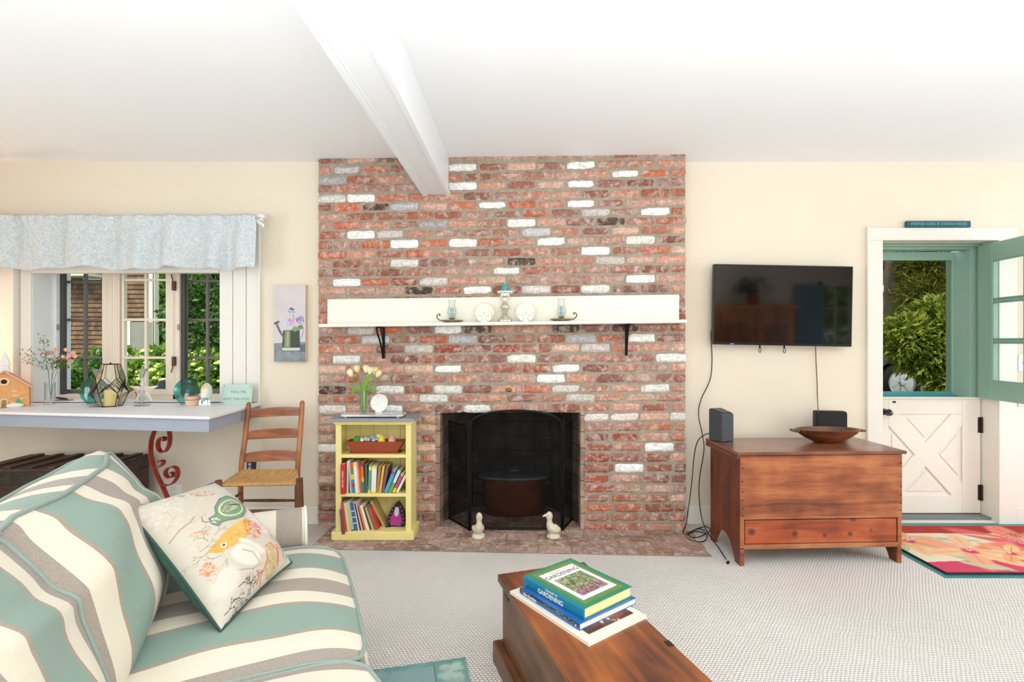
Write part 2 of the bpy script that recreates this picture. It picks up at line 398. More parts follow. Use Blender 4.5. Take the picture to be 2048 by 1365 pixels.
# mullions and frame
fr = MB()
fr.box(wx(208), wx(243), WD-.02, WD+.06, WZ0, WZ1); fr.box(wx(349), wx(362), WD-.02, WD+.06, WZ0, WZ1)
fr.box(wx(118), wx(500), WD-.02, WD+.08, WZ0, WZ0+.035); fr.box(wx(118), wx(500), WD-.02, WD+.08, WZ1-.03, WZ1)
fr.box(wx(470), wx(500), WD-.02, WD+.08, WZ0, WZ1)
for px in (216, 226, 236): fr.box(wx(px), wx(px+3), WD-.024, WD-.02, WZ0, WZ1)
loc(fr.build('window_frame', m_sash, win, bevel=.002))
jb = MB(); jb.box(wx(118), wx(127), WD+.0, WD+.03, WZ0+.035, WZ1-.03); jb.box(wx(362), wx(369), WD, WD+.03, WZ0+.035, WZ1-.03)
loc(jb.build('screen_jamb', m_jamb, win))
def sash(px0, px1, d, mv, mh, m, stile, rail, name):
    s_ = MB(); x0, x1 = wx(px0, d), wx(px1, d); z0, z1 = WZ0+.035, WZ1-.03
    s_.box(x0, x0+stile, d, d+.035, z0, z1); s_.box(x1-stile, x1, d, d+.035, z0, z1)
    s_.box(x0+stile, x1-stile, d, d+.035, z0, z0+rail); s_.box(x0+stile, x1-stile, d, d+.035, z1-rail, z1)
    for px in mv: s_.box(wx(px, d)-.009, wx(px, d)+.009, d+.004, d+.03, z0+rail, z1-rail)
    for py in mh: s_.box(x0+stile, x1-stile, d+.003, d+.031, wz(py, d)-.009, wz(py, d)+.009)
    o = loc(s_.build(name, m, win, bevel=.002))
    g = MB().box(x0+stile, x1-stile, d+.014, d+.018, z0+rail, z1-rail).build('window_pane', glass, o)
    return o
sash(127, 212, 4.03, (168,), (564, 640, 716), m_sash_shaded, .02, .03, 'casement_sash')
s2 = sash(243, 349, 3.925, (290,), (560, 640, 716), m_sash, .018, .04, 'casement_sash')
# wide hinge stile of middle sash
o = loc(MB().box(wx(332, 3.925), wx(347, 3.925), 3.92, 3.962, WZ0+.035, WZ1-.03).build('sash_stile', m_sash, win, bevel=.002))
sash(366, 475, 4.03, (413,), (562, 640, 716), m_sash_shaded, .02, .03, 'casement_sash')
m_hinge = mat('hinge_brown', (92,64,52), .5, metal=.4)
for py in (572, 723):
    h = MB(); c = P(347, py, 3.91); h.box(c.x-.011, c.x+.011, 3.905, 3.925, c.z-.035, c.z+.035); h.tube([(c.x, 3.905, c.z+(.03 if py < 600 else -.03)), (c.x-.004, 3.9, c.z+(.06 if py < 600 else -.06)), (c.x-.012, 3.9, c.z+(.085 if py < 600 else -.085))], .004, 6)
    loc(h.build('window_latch', m_hinge, win))
for px, py in ((116, 655), (357, 655)):
    c = P(px, py, 3.90); h = MB().tube([(c.x-.006, 3.9, c.z+.022), (c.x+.006, 3.9, c.z+.022), (c.x+.006, 3.9, c.z-.022), (c.x-.006, 3.9, c.z-.022)], .0025, 6, closed=True)
    loc(h.build('hook_eye', m_hinge, win))
# casing boards around the window
cs = MB()
for k in range(3): cs.box(WX1+.005+k*.097, WX1+.005+k*.097+.093, WY-.016, WY, WZ0, 2.25)
cs.box(WX1+.288, WX1+.302, WY-.028, WY, WZ0, 2.25)
cs.box(-3.565, WX0, WY-.014, WY, WZ0, 2.25); cs.box(WX0, WX1, WY-.014, WY+.05, 1.826, WZ1-.004); cs.box(WX0, WX1, WY-.014, WY, WZ1-.004, 2.25)
cs.box(-3.598, -3.583, WY-.05, WY, WZ0, 2.25)
for k in range(6): cs.box(-3.603-.115*(k+1), -3.603-.115*k-.003, WY-.012, WY, WZ0, 2.25)
o = struct(cs.build('trim_3', m_trim, bevel=.003)); o['label'] = 'white boards beside and above the counter window'

# ---- curtain rod and valance
m_rod = mat('rod_white', (238,236,232), .4)
vd = 3.62
rod = thing('curtain_rod', 'white curtain rod with scroll finial above the counter window', 'curtain rod', (-1.82, vd, P(0, 437, vd).z))
rzz = P(0, 437, vd).z
rb = MB().tube([(-4.2, vd, rzz), (-1.83, vd, rzz)], .010, 10).build('rod', m_rod, rod, smooth=True); loc(rb, (-1.82, vd, rzz))
fb = MB()
fb.tube([P(506, 437, vd), P(513, 432, vd), P(524, 432, vd), P(531, 436, vd), P(528, 440, vd), P(518, 439, vd)], [.010,.016,.02,.018,.014,.008], 10)
fb.tube([P(512, 440, vd), P(518, 446, vd), P(526, 450, vd), P(527, 455, vd)], [.012,.014,.012,.006], 8)
loc(fb.build('finial', m_rod, rod, smooth=True), (-1.82, vd, rzz))
fb = MB().box(-1.86, -1.845, vd, WY-.016, rzz-.012, rzz+.012); loc(fb.build('rod_bracket', m_rod, rod), (-1.82, vd, rzz))
# valance cloth
mv = bpy.data.materials.new('valance_cloth'); mv.use_nodes = True; nt = mv.node_tree; N = nt.nodes; L = nt.links; b = N['Principled BSDF']
b.inputs['Roughness'].default_value = .9
tc = N.new('ShaderNodeTexCoord'); wv = N.new('ShaderNodeTexNoise'); wv.inputs['Scale'].default_value = 40; wv.inputs['Detail'].default_value = 3; wv.inputs['Distortion'].default_value = 2.5
L.new(tc.outputs['Object'], wv.inputs['Vector']); rp = N.new('ShaderNodeValToRGB'); e = rp.color_ramp.elements
e[0].position = .42; e[0].color = lin((214,225,230))+(1,); e[1].position = .58; e[1].color = lin((244,245,244))+(1,); k = e.new(.5); k.color = lin((232,238,240))+(1,)
L.new(wv.outputs['Fac'], rp.inputs[0]); L.new(rp.outputs[0], b.inputs['Base Color'])
tr = N.new('ShaderNodeBsdfTranslucent'); L.new(rp.outputs[0], tr.inputs[0]); ms = N.new('ShaderNodeMixShader'); ms.inputs[0].default_value = .3
out = [n for n in N if n.type == 'OUTPUT_MATERIAL'][0]; L.new(b.outputs[0], ms.inputs[1]); L.new(tr.outputs[0], ms.inputs[2]); L.new(ms.outputs[0], out.inputs[0])
nx, nz_ = 420, 26; va = MB(); vs = []; random.seed(3)
ph = [random.uniform(0, 6) for _ in range(8)]
x0, x1 = -4.2, P(516, 0, vd).x; ztop = P(0, 431, vd).z; zbot = P(0, 538, vd).z
for j in range(nz_+1):
    t = j/nz_
    for i in range(nx+1):
        x = x0+(x1-x0)*i/nx
        amp = .020+.042*t
        f = sin(x*21+ph[0]+1.1*sin(x*4.3+ph[1]))*.6+sin(x*37+ph[2]+t*1.2)*.25+sin(x*11+ph[3])*.35
        gather = sin(x*95+2*sin(x*13))*.006*math.exp(-((t-.07)/.09)**2)
        d = vd-.018-amp*f-gather-.012*math.exp(-((t-.06)/.05)**2)
        z = ztop+(zbot-ztop)*t+(.008*sin(x*9+ph[4])+.006*sin(x*23+ph[5]))*t+(.004*sin(x*60)*(1-t) if t < .1 else 0)
        vs.append((x, d, z))
fs = [(j*(nx+1)+i, j*(nx+1)+i+1, (j+1)*(nx+1)+i+1, (j+1)*(nx+1)+i) for j in range(nz_) for i in range(nx)]
va.add(vs, fs); vo = va.build('window_valance', mv, smooth=True)
md = vo.modifiers.new('sol', 'SOLIDIFY'); md.thickness = .0015
tag(vo, 'pale blue and white gathered fabric valance over the counter window', 'valance')

# ================================================================== DOORWAY (right)
dc = MB()
dc.box(2.585, DX0, WY-.022, WY, 0, DZ1+.0); dc.box(2.585, 3.66, WY-.022, WY, DZ1, DZ1+.092); dc.box(DX1, 3.66, WY-.022, WY, 0, DZ1)
dc.box(2.572, 2.588, WY-.028, WY, 0, DZ1+.10)
o = struct(dc.build('trim_4', m_trim, bevel=.004)); o['label'] = 'white casing boards around the entry door'
o = struct(wp.build('trim_5', m_trim, bevel=.003)); o['label'] = 'white wall panel right of the entry door'
# jambs and head (white inside, deep)
dj = MB(); dj.box(DX1-.001, DX1+.03, WY-.02, 4.14, 0, DZ1); dj.box(DX0-.03, DX0+.001, WY, 4.14, 0, DZ1); dj.box(DX0, DX1, WY, 3.9, DZ1-.001, DZ1+.02)
dj.box(DX0, DX1, WY+.0, 4.14, -.02, .012)
o = struct(dj.build('trim_6', m_cream)); o['label'] = 'white door jamb lining'
ds = MB(); ds.box(DX0, DX1, 3.9, 3.99, DZ1-.035, DZ1); ds.box(DX1-.06, DX1, 3.90, 4.12, .9, DZ1-.035)
ds.box(DX0, DX1, 3.86, 3.9, DZ1-.018, DZ1-.004)
o = struct(ds.build('trim_7', m_teal if False else m_green, bevel=.002)); o['label'] = 'green painted door stop'
m_sill = mat('door_sill', (120,124,120), .5)
struct(MB().box(DX0, DX1, 3.79, 4.14, .012, .03).build('trim_8', m_sill))['label'] = 'grey door sill'
# lower dutch leaf
dd = 3.87
door = bpy.data.objects.new('door_1', None); COL.objects.link(door); door.location = (DX1, dd, 0); struct(door)
door['label'] = 'two part entry door, white lower half closed and green upper half swung into the room'
O = (DX1, dd, 0)
lz0, lz1 = .035, .895
def DP(px, py): p = P(px, py, dd); return (p.x, p.z)
lw = MB(); lw.box(DX0+.003, DX1-.008, dd+.012, dd+.045, lz0, lz1)
xa = DP(1778, 0)[0]; xb = DP(1925, 0)[0]; za = DP(0, 829)[1]; zb_ = DP(0, 991)[1]
lw.box(DX0+.003, xa, dd, dd+.012, lz0, lz1); lw.box(xb, DX1-.008, dd, dd+.012, lz0, lz1)
lw.box(xa, xb, dd, dd+.012, za, lz1); lw.box(xa, xb, dd, dd+.012, lz0, zb_)
def quad(ptsp): lw.prism([DP(*p) for p in ptsp], dd, dd+.012, 'y')
quad([(1778,829),(1800,829),(1925,967),(1925,991),(1903,991),(1778,853)])
lw.prism([DP(*p) for p in [(1925,829),(1903,829),(1778,967),(1778,991),(1800,991),(1925,853)]], dd+.0008, dd+.0125, 'y')
lo = loc(lw.build('lower_leaf', m_cream, door, bevel=.004), O)
# inner raised triangles
m_cream2 = mat('cream_door_aged', (242,233,218), .5, noise=(30,.04))
for tri in ([(1815,837),(1888,837),(1851,876)], [(1785,868),(1785,952),(1822,911)], [(1815,984),(1888,984),(1851,944)], [(1918,868),(1918,952),(1881,911)]):
    t_ = MB(); n = [DP(*p) for p in tri]; t_.prism(n, dd+.005, dd+.013, 'y'); o = t_.build('door_panel', m_cream2, lo, bevel=.004)
k = MB(); c = P(1768, 824, dd); 
k.lathe([(0,0),(.024,.002),(.024,.006),(.010,.010),(.009,.03),(.020,.036),(.027,.05),(.022,.064),(0,.07)], n=20, M=Matrix.Translation((c.x, dd, c.z)) @ Matrix.Rotation(pi/2, 4, 'X'))
k.build('door_knob', mat('black_knob', (22,24,30), .15, coat=1), lo, smooth=True)
MB().box(P(1785,0,dd).x, P(1791,0,dd).x, dd-.006, dd, P(0,806,dd).z, P(0,803,dd).z).build('bolt_strike', m_black, lo)
m_hb = mat('hinge_dark', (62,46,40), .5, metal=.5)
for (p0, p1) in ((835, 866), (970, 1001)):
    zt, zb2 = P(0, p0, dd).z, P(0, p1, dd).z
    hb = MB().box(DX1-.03, DX1-.001, dd-.004, dd+.001, zb2, zt).tube([(DX1-.006, dd-.008, zb2), (DX1-.006, dd-.008, zt)], .007, 8)
    loc(hb.build('door_hinge', m_hb, door), O)
# shelf-like drip ledge on the lower leaf
loc(MB().box(DX0+.003, DX1-.008, dd-.012, dd+.05, lz1, lz1+.012).build('leaf_ledge', m_cream, door, bevel=.003), O)
# upper leaf swung open: local x along the leaf from its hinge
ul = bpy.data.objects.new('upper_leaf', None)
hx, hy = 3.487, 3.855; ux, uy = (3.43-3.487), (3.449-3.87); ang = atan2(uy, ux)
LM = Matrix.Translation((hx-O[0], hy-O[1], 0)) @ Matrix.Rotation(ang, 4, 'Z')
lwid = .83; uz0, uz1 = .905, 2.04; th = .04
# thickness goes to local -y or +y? the visible (west) face is at local y = 0 -> leaf occupies the east side
u = MB()
stl = .135; brl = .135; trl = .13
# local y negative or positive: rotate so east side = +y local (ang ~ -98deg => local +y points +x)
def ub(x0, x1, z0, z1, y0=0, y1=th, mb=u): mb.box(x0, x1, y0, y1, z0, z1, 0, LM)
ub(0, stl, uz0, uz1); ub(lwid-stl, lwid, uz0, uz1); ub(stl, lwid-stl, uz0, uz0+brl); ub(stl, lwid-stl, uz1-trl, uz1)
iw = (lwid-2*stl); mid = stl+iw/2; gh0 = uz0+brl; gh1 = uz1-trl
ub(mid-.012, mid+.012, gh0, gh1, .006, th-.006)
for kk in (1, 2): zc = gh0+(gh1-gh0)*kk/3; ub(stl, lwid-stl, zc-.012, zc+.012, .006, th-.006)
uo = u.build('upper_leaf', m_green, door, bevel=.004)
gp = MB()
for a in range(2):
    for kk in range(3):
        xx0 = stl+.0 if a == 0 else mid+.012; xx1 = mid-.012 if a == 0 else lwid-stl
        z0 = gh0+(gh1-gh0)*kk/3+.012*(kk > 0); z1 = gh0+(gh1-gh0)*(kk+1)/3-.012*(kk < 2)
        q = MB(); q.box(xx0, xx1, th/2-.002, th/2+.002, z0, z1, 0, LM); q.build('leaf_pane', glass, uo)
        e_ = MB()
        for (a0, a1, b0, b1) in ((xx0, xx0+.008, z0, z1), (xx1-.008, xx1, z0, z1), (xx0, xx1, z0, z0+.008), (xx0, xx1, z1-.008, z1)): e_.box(a0, a1, .003, .016, b0, b1, 0, LM)
        e_.build('glazing_bead', m_green, uo)
# storm door outside
sd = bpy.data.objects.new('door_2', None); COL.objects.link(sd); sd.location = (DX1, 4.05, 0); struct(sd); sd['label'] = 'green storm door with tall glass panel'
O2 = (DX1, 4.05, 0); sdd = 4.05
def sp(px, py): p = P(px, py, sdd); return p.x, p.z
sf = MB(); gx1, gz1 = sp(1905, 521); _, gz0 = sp(0, 784)
sf.box(gx1, gx1+.075, sdd, sdd+.035, .04, 2.03); sf.box(DX0+.005, gx1, sdd, sdd+.035, gz1, 2.03); sf.box(DX0+.005, DX0+.06, sdd, sdd+.035, .04, 2.03)
sf.box(gx1+.075, DX1-.061, sdd+.01, sdd+.03, .04, 2.03)
sfo = loc(sf.build('storm_frame', m_green, sd, bevel=.003), O2)
loc(MB().box(DX0+.06, gx1, sdd, sdd+.035, .04, gz0).build('kick_panel', m_teal, sd), O2)
gd = thin_glass('storm_glass', (232,230,224), .0)
loc(MB().box(DX0+.06, gx1, sdd+.015, sdd+.02, gz0, gz1).build('storm_pane', gd, sd), O2)
# sign over the door
sg = thing('wooden_sign', 'small dark teal wooden sign with pale lettering on top of the door casing', 'sign', (3.2, WY-.012, DZ1+.092))
c0, c1 = P(1813, 0, WY-.03), P(1941, 0, WY-.03)
b_ = MB().box(c0.x-3.2, c1.x-3.2, -.022, .0, .0, .046).build('sign_board', mat('sign_teal', (26,92,104), .6, noise=(20,.2)), sg, bevel=.003)
text_mesh('sign_lettering', 'MERMAID KISSES \u2605 STARFISH WISHES', .030, mat('sign_letter', (120,170,158), .6), Mface((c0.x+c1.x)/2-3.2, -.0225, .023), sg, sx=.80)
# light switch on the right wall part seen through leaf panes
p = P(2031, 725, WY)
ls = thing('light_switch', 'white light switch plate on the wall behind the open green door leaf', 'light switch', (3.72, WY, 1.17))
MB().box(-.037, .037, -.006, 0, -.06, .06).build('switch_plate', m_white, ls, bevel=.002); MB().box(-.005, .005, -.014, -.006, -.012, .012).build('toggle', mat('toggle_brass', (190,160,110), .4), ls)

# ================================================================== FIREPLACE
Lp = Vector((-1.392, 3.69, 0)); Rp = Vector((1.218, 3.60, 0)); fe = (Rp-Lp).normalized(); FW = (Rp-Lp).length
frz = atan2(fe.y, fe.x); fnrm = Vector((-fe.y, fe.x, 0))
def FS(px, py, off=0):
    """pixel -> (s, z) on the chimney face (local x, height)"""
    dr = Vector(((px-CX)/F, 1, -(py-CY)/F)); o = Vector((0, 0, CAMZ)); base = Lp+fnrm*off
    t = (base-o).dot(fnrm)/dr.dot(fnrm); h = o+dr*t
    return (h-Lp).dot(fe), h.z
fp = thing('brick_fireplace', 'tall chimney of old red and whitewashed bricks with open firebox', 'fireplace', (Lp.x, Lp.y, 0), frz)
yL = [323,341,361,378,398,416,435,452,471,491,511,529,547,566,583,603,621,640,662,681,700,720,740,759,781,799,820,842,859,878,897,918,939,961,977,995,1016,1035,1053]
yR = [309,326,345,364,385,404,422,441,459.6,478.5,499,519,537.6,557,577,597,617,635,655,676,695,716,736,757,777,796,815,833.6,853.6,874.7,894.7,915.9,936.6,958.2,979,998,1016.8,1035.5,1056.7]
zL = [FS(640, y)[1] for y in yL]; zR = [FS(1371, y)[1] for y in yR]
def rowz(r, s): return zL[r]+(zR[r]-zL[r])*s/FW
mark = {'W': [(927,334),(922,372),(659,398),(716,397),(988,408),(718,470),(775,470),(807,488),(925,484),(802,526),(1010,540),(691,565),(868,563),(1161,329),(1250,345),(1161,368),(1162,405),(1316,422),(1045,446),(1102,481),(1283,479),(1194,500),(1283,555),(948,582),(1192,579),(840,699),(693,720),(896,740),(781,779),(901,779),(875,799),(791,817),(959,819),(1284,677),(1049,719),(1347,716),(1133,738),(1107,757),(1314,777),(1343,834),(1309,894),(1250,937),(655,897),(896,660)],
 'M': [(775,470),(1068,580),(664,819),(719,662),(1190,697),(1164,797),(1195,834),(1240,834),(1131,778),(1223,519),(1192,424),(868,563),(840,699)],
 'G': [(692,340),(659,360),(809,411),(868,449),(1073,463),(754,680),(931,679),(1170,677)],
 'O': [(692,415),(692,452),(749,490),(662,510),(836,506),(750,565),(1048,406),(1073,425),(1073,737),(1195,1017),(1190,978),(1310,340),(885,680),(777,660)],
 'D': [(750,413),(830,583),(663,781),(1223,443),(955,658),(1136,656),(1254,657),(1070,519)],
 'R': [(1185,1058),(1230,874),(1185,915),(1195,958),(900,680),(1035,697),(880,700)]}
cls = {}
for kx, lst in mark.items():
    for (px, py) in lst: cls.setdefault(kx, []).append(FS(px, py))
pal = {'n': [(178,118,96),(166,100,80),(188,134,112),(150,96,80),(198,152,132),(174,126,108),(160,108,94),(184,112,86),(206,166,146),(182,138,124),(150,106,94),(196,142,120)],
 'W': [(255,253,248),(250,248,240)], 'M': [(226,216,208),(214,206,202)], 'G': [(186,186,190),(176,178,184)], 'O': [(196,106,72),(190,108,80)], 'D': [(98,62,52),(88,68,56)], 'R': [(172,88,66)]}
random.seed(11)
OS0 = FS(872, 900)[0]; OS1 = FS(1169, 900)[0]; ZO = FS(1020, 825)[1]
bk = MB(); wash = []
def brick(s0, s1, r, c, tall=1.0, depth=.09, mb=None):
    nxs, nzs = 7, 4; rr = random.Random(int(s0*1000)+r*977)
    col = rr.choice(pal[c]); jt = rr.uniform(.88, 1.1)
    col = [min(255, v*jt) for v in col]; lc = lin(col)
    out = rr.uniform(-.004, .004)
    pitch = abs(rowz(min(r+1, 38), s0)-rowz(max(r-1, 0), s0))/(2 if 0 < r < 38 else 1)
    h = pitch*.80*tall/2; vs = []; tilt = rr.uniform(-.012, .012)
    sm = (s0+s1)/2
    for j in range(nzs+1):
        for i in range(nxs+1):
            u_ = i/nxs*2-1; v_ = j/nzs*2-1
            # squared-off to rounded corners
            cu = 1-.05*abs(v_)**4*1.0 if True else 1; cv = 1-.10*abs(u_)**6
            x = sm+(s1-s0)/2*u_*cu; z = rowz(r, x)+h*v_*cv+tilt*(x-sm)
            edge = max(abs(u_)**10, abs(v_)**6)
            y = -.001+out+.010*edge+rr.uniform(-.0016, .0016)
            x += rr.uniform(-.0018, .0018); z += rr.uniform(-.0022, .0022)
            vs.append((x, y-.006, z))
    fs = [(j*(nxs+1)+i, j*(nxs+1)+i+1, (j+1)*(nxs+1)+i+1, (j+1)*(nxs+1)+i) for j in range(nzs) for i in range(nxs)]
    # rim going back
    ring = [j*(nxs+1) for j in range(nzs+1)][::-1]+list(range(1, nxs+1))+[(nxs)+j*(nxs+1) for j in range(1, nzs+1)]+[nzs*(nxs+1)+i for i in range(nxs-1, 0, -1)]
    base = len(vs)
    for q in ring: vs.append((vs[q][0], depth if (s0 < .05 or s1 > FW-.05 or abs(s1-OS0) < .02 or abs(s0-OS1) < .02) else .03, vs[q][2]))
    m = len(ring)
    fs += [(ring[i], ring[(i+1) % m], base+(i+1) % m, base+i) for i in range(m)]
    bk.add(vs, fs, 0, lc)
PT = .2085; HALF = .105
def classify(s0, s1, z, h):
    for kx in ('M', 'G', 'O', 'D', 'R', 'W'):
        for (s, zz) in cls.get(kx, ()):
            if s0 <= s <= s1 and abs(zz-z) < h: return kx
    return 'n'
for r in range(39):
    half = (r % 2 == 1) if r <= 14 else ((r % 2 == 1) if r <= 26 else r % 2 == 1)
    segs = []
    s = 0.0 if not half else 0.0
    first = True
    edges = []
    while s < FW-.02:
        wdt = (HALF if (half and first) else PT); e1 = min(FW, s+wdt)
        if FW-e1 < .05: e1 = FW
        edges.append((s, e1)); s = e1; first = False
    if r >= 27:
        left = []; s = OS0; k = 0
        while s > .02:
            wdt = (HALF*1.0 if (k == 0 and half) else PT); e0 = max(0, s-wdt)
            if e0 < .05: e0 = 0
            left.append((e0, s)); s = e0; k += 1
        right = []; s = OS1; k = 0
        while s < FW-.02:
            wdt = (PT*.85 if (k == 0 and half) else PT); e1 = min(FW, s+wdt)
            if FW-e1 < .05: e1 = FW
            right.append((s, e1)); s = e1; k += 1
        edges = left+right
    for (a, b2) in edges:
        if r >= 27 and a > OS0-.01 and b2 < OS1+.01: continue
        jn = .0055
        a2 = a+(0 if a == 0 or abs(a-OS1) < .001 else jn); b3 = b2-(0 if b2 == FW or abs(b2-OS0) < .001 else jn)
        if a == 0: a2 += random.uniform(0, .008)
        if b2 == FW: b3 -= random.uniform(0, .008)
        c = classify(a2, b3, rowz(r, (a+b2)/2), .035)
        brick(a2, b3, r, c, .55 if r == 0 else 1)
# brick material: aged whitewash
mb_ = bpy.data.materials.new('old_brick'); mb_.use_nodes = True; nt = mb_.node_tree; N = nt.nodes; L = nt.links; b = N['Principled BSDF']; b.inputs['Roughness'].default_value = .9
at = N.new('ShaderNodeAttribute'); at.attribute_name = 'Col'; tc = N.new('ShaderNodeTexCoord')
n1 = N.new('ShaderNodeTexNoise'); n1.inputs['Scale'].default_value = 17; n1.inputs['Detail'].default_value = 9; n1.inputs['Roughness'].default_value = .72; n1.inputs['Distortion'].default_value = .6
L.new(tc.outputs['Object'], n1.inputs['Vector'])
r1 = N.new('ShaderNodeValToRGB'); r1.color_ramp.elements[0].position = .475; r1.color_ramp.elements[0].color = (0,0,0,1); r1.color_ramp.elements[1].position = .66; r1.color_ramp.elements[1].color = (.75,.75,.75,1)
L.new(n1.outputs['Fac'], r1.inputs[0])
mx = N.new('ShaderNodeMix'); mx.data_type = 'RGBA'; mx.inputs[7].default_value = lin((228,210,196))+(1,)
L.new(r1.outputs[0], mx.inputs[0]); L.new(at.outputs['Color'], mx.inputs[6])
n2 = N.new('ShaderNodeTexNoise'); n2.inputs['Scale'].default_value = 55; n2.inputs['Detail'].default_value = 6; L.new(tc.outputs['Object'], n2.inputs['Vector'])
r2 = N.new('ShaderNodeMapRange'); r2.inputs[1].default_value = .3; r2.inputs[2].default_value = .7; r2.inputs[3].default_value = .72; r2.inputs[4].default_value = 1.18
L.new(n2.outputs['Fac'], r2.inputs[0]); sx = N.new('ShaderNodeVectorMath'); sx.operation = 'SCALE'; L.new(mx.outputs[2], sx.inputs[0]); L.new(r2.outputs[0], sx.inputs['Scale'])
L.new(sx.outputs[0], b.inputs['Base Color'])
bp = N.new('ShaderNodeBump'); bp.inputs['Strength'].default_value = .6; bp.inputs['Distance'].default_value = .006; L.new(n2.outputs['Fac'], bp.inputs['Height']); L.new(bp.outputs[0], b.inputs['Normal'])
m_brick = mb_
bk.build('brickwork', m_brick, fp, colattr=True)
m_mortar = mat('mortar', (166,153,136), .95, noise=(25,.22), bump=(60,.5,.004))
# mortar body (front slab, with opening) as a solid chimney
mo = MB(); dep = .06
zt = CZ-.005
def dpt(s): return 3.745-(Lp.y+fe.y*s)   # depth back to the room wall
for (s0, s1, z0, z1) in ((.006, OS0-.004, 0, ZO), (OS1+.004, FW-.006, 0, ZO), (.006, FW-.006, ZO, zt)):
    vs = []
    for s in (s0, s1):
        for (y, z) in ((.0035, z0), (dpt(s)-.003, z0), (dpt(s)-.003, z1), (.0035, z1)): vs.append((s, y, z))
    mo.add(vs, [(0,1,2,3), (7,6,5,4), (0,4,5,1), (1,5,6,2), (2,6,7,3), (3,7,4,0)])
mo.build('mortar_bed', m_mortar, fp)
# firebox lining
mfb = bpy.data.materials.new('fire_brick'); mfb.use_nodes = True; nt = mfb.node_tree; N = nt.nodes; L = nt.links; b = N['Principled BSDF']; b.inputs['Roughness'].default_value = .95
at = N.new('ShaderNodeAttribute'); at.attribute_name = 'UVc'; tc = N.new('ShaderNodeTexCoord')
br = N.new('ShaderNodeTexBrick'); br.inputs['Scale'].default_value = 1; br.inputs['Brick Width'].default_value = .235; br.inputs['Row Height'].default_value = .115; br.inputs['Mortar Size'].default_value = .004
br.inputs['Color1'].default_value = lin((104,86,76))+(1,); br.inputs['Color2'].default_value = lin((84,72,64))+(1,); br.inputs['Mortar'].default_value = lin((50,46,42))+(1,)
L.new(at.outputs['Vector'], br.inputs['Vector']); L.new(br.outputs['Color'], b.inputs['Base Color'])
n2 = N.new('ShaderNodeTexNoise'); n2.inputs['Scale'].default_value = 6; n2.inputs['Detail'].default_value = 5; L.new(tc.outputs['Object'], n2.inputs['Vector'])
r2 = N.new('ShaderNodeMapRange'); r2.inputs[1].default_value = .35; r2.inputs[2].default_value = .65; r2.inputs[3].default_value = .35; r2.inputs[4].default_value = 1.1
L.new(n2.outputs['Fac'], r2.inputs[0]); sx = N.new('ShaderNodeVectorMath'); sx.operation = 'SCALE'; L.new(br.outputs['Color'], sx.inputs[0]); L.new(r2.outputs[0], sx.inputs['Scale']); L.new(sx.outputs[0], b.inputs['Base Color'])
def wallquads(name, segs, m, parent):
    vs = []; fs = []; uv = []
    for (a, b2, z0, z1) in segs:
        a = Vector(a); b2 = Vector(b2); Ln = (b2-a).length; o = len(vs)
        for (p, uu) in ((a, 0), (b2, Ln)):
            for z in (z0, z1): vs.append((p.x, p.y, z)); uv.append((uu+a.x*.3, z, 0))
        fs.append((o, o+2, o+3, o+1))
    me = bpy.data.meshes.new(name); me.from_pydata(vs, [], fs); me.materials.append(m)
    at = me.attributes.new('UVc', 'FLOAT_VECTOR', 'POINT'); at.data.foreach_set('vector', np.array(uv, dtype=np.float32).ravel())
    o = bpy.data.objects.new(name, me); COL.objects.link(o); o.parent = parent
    md = o.modifiers.new('s', 'SOLIDIFY'); md.thickness = .03; md.offset = 1 if name != 'firebox_back' else 1
    return o
FBk = .50
wallquads('firebox_lining', [((OS0+.004, .115, 0), (OS0+.20, FBk, 0), 0, 1.05), ((OS0+.20, FBk, 0), (OS1-.20, FBk, 0), 0, 1.05), ((OS1-.20, FBk, 0), (OS1-.004, .115, 0), 0, 1.05)], mfb, fp)
mrev = mfb.copy(); mrev.name = 'reveal_brick'; _b = [n for n in mrev.node_tree.nodes if n.type == 'TEX_BRICK'][0]; _b.inputs['Color1'].default_value = lin((196,168,146))+(1,); _b.inputs['Color2'].default_value = lin((176,148,126))+(1,); _b.inputs['Mortar'].default_value = lin((110,98,88))+(1,)
wallquads('firebox_reveal', [((OS0-.002, .005, 0), (OS0+.004, .115, 0), 0, ZO)], mrev, fp); wallquads('firebox_reveal', [((OS1-.004, .115, 0), (OS1+.002, .005, 0), 0, ZO)], mrev, fp)
MB().box(OS0-.03, OS1+.03, .12, FBk+.05, 1.02, 1.05).box(OS0-.02, OS1+.02, .10, .13, ZO-.005, 1.05).build('smoke_chamber', mat('soot', (26,24,22), .95), fp)
MB().box(OS0+.02, OS1-.02, .08, .10, ZO-.012, ZO-.004).build('lintel_bar', m_black, fp)
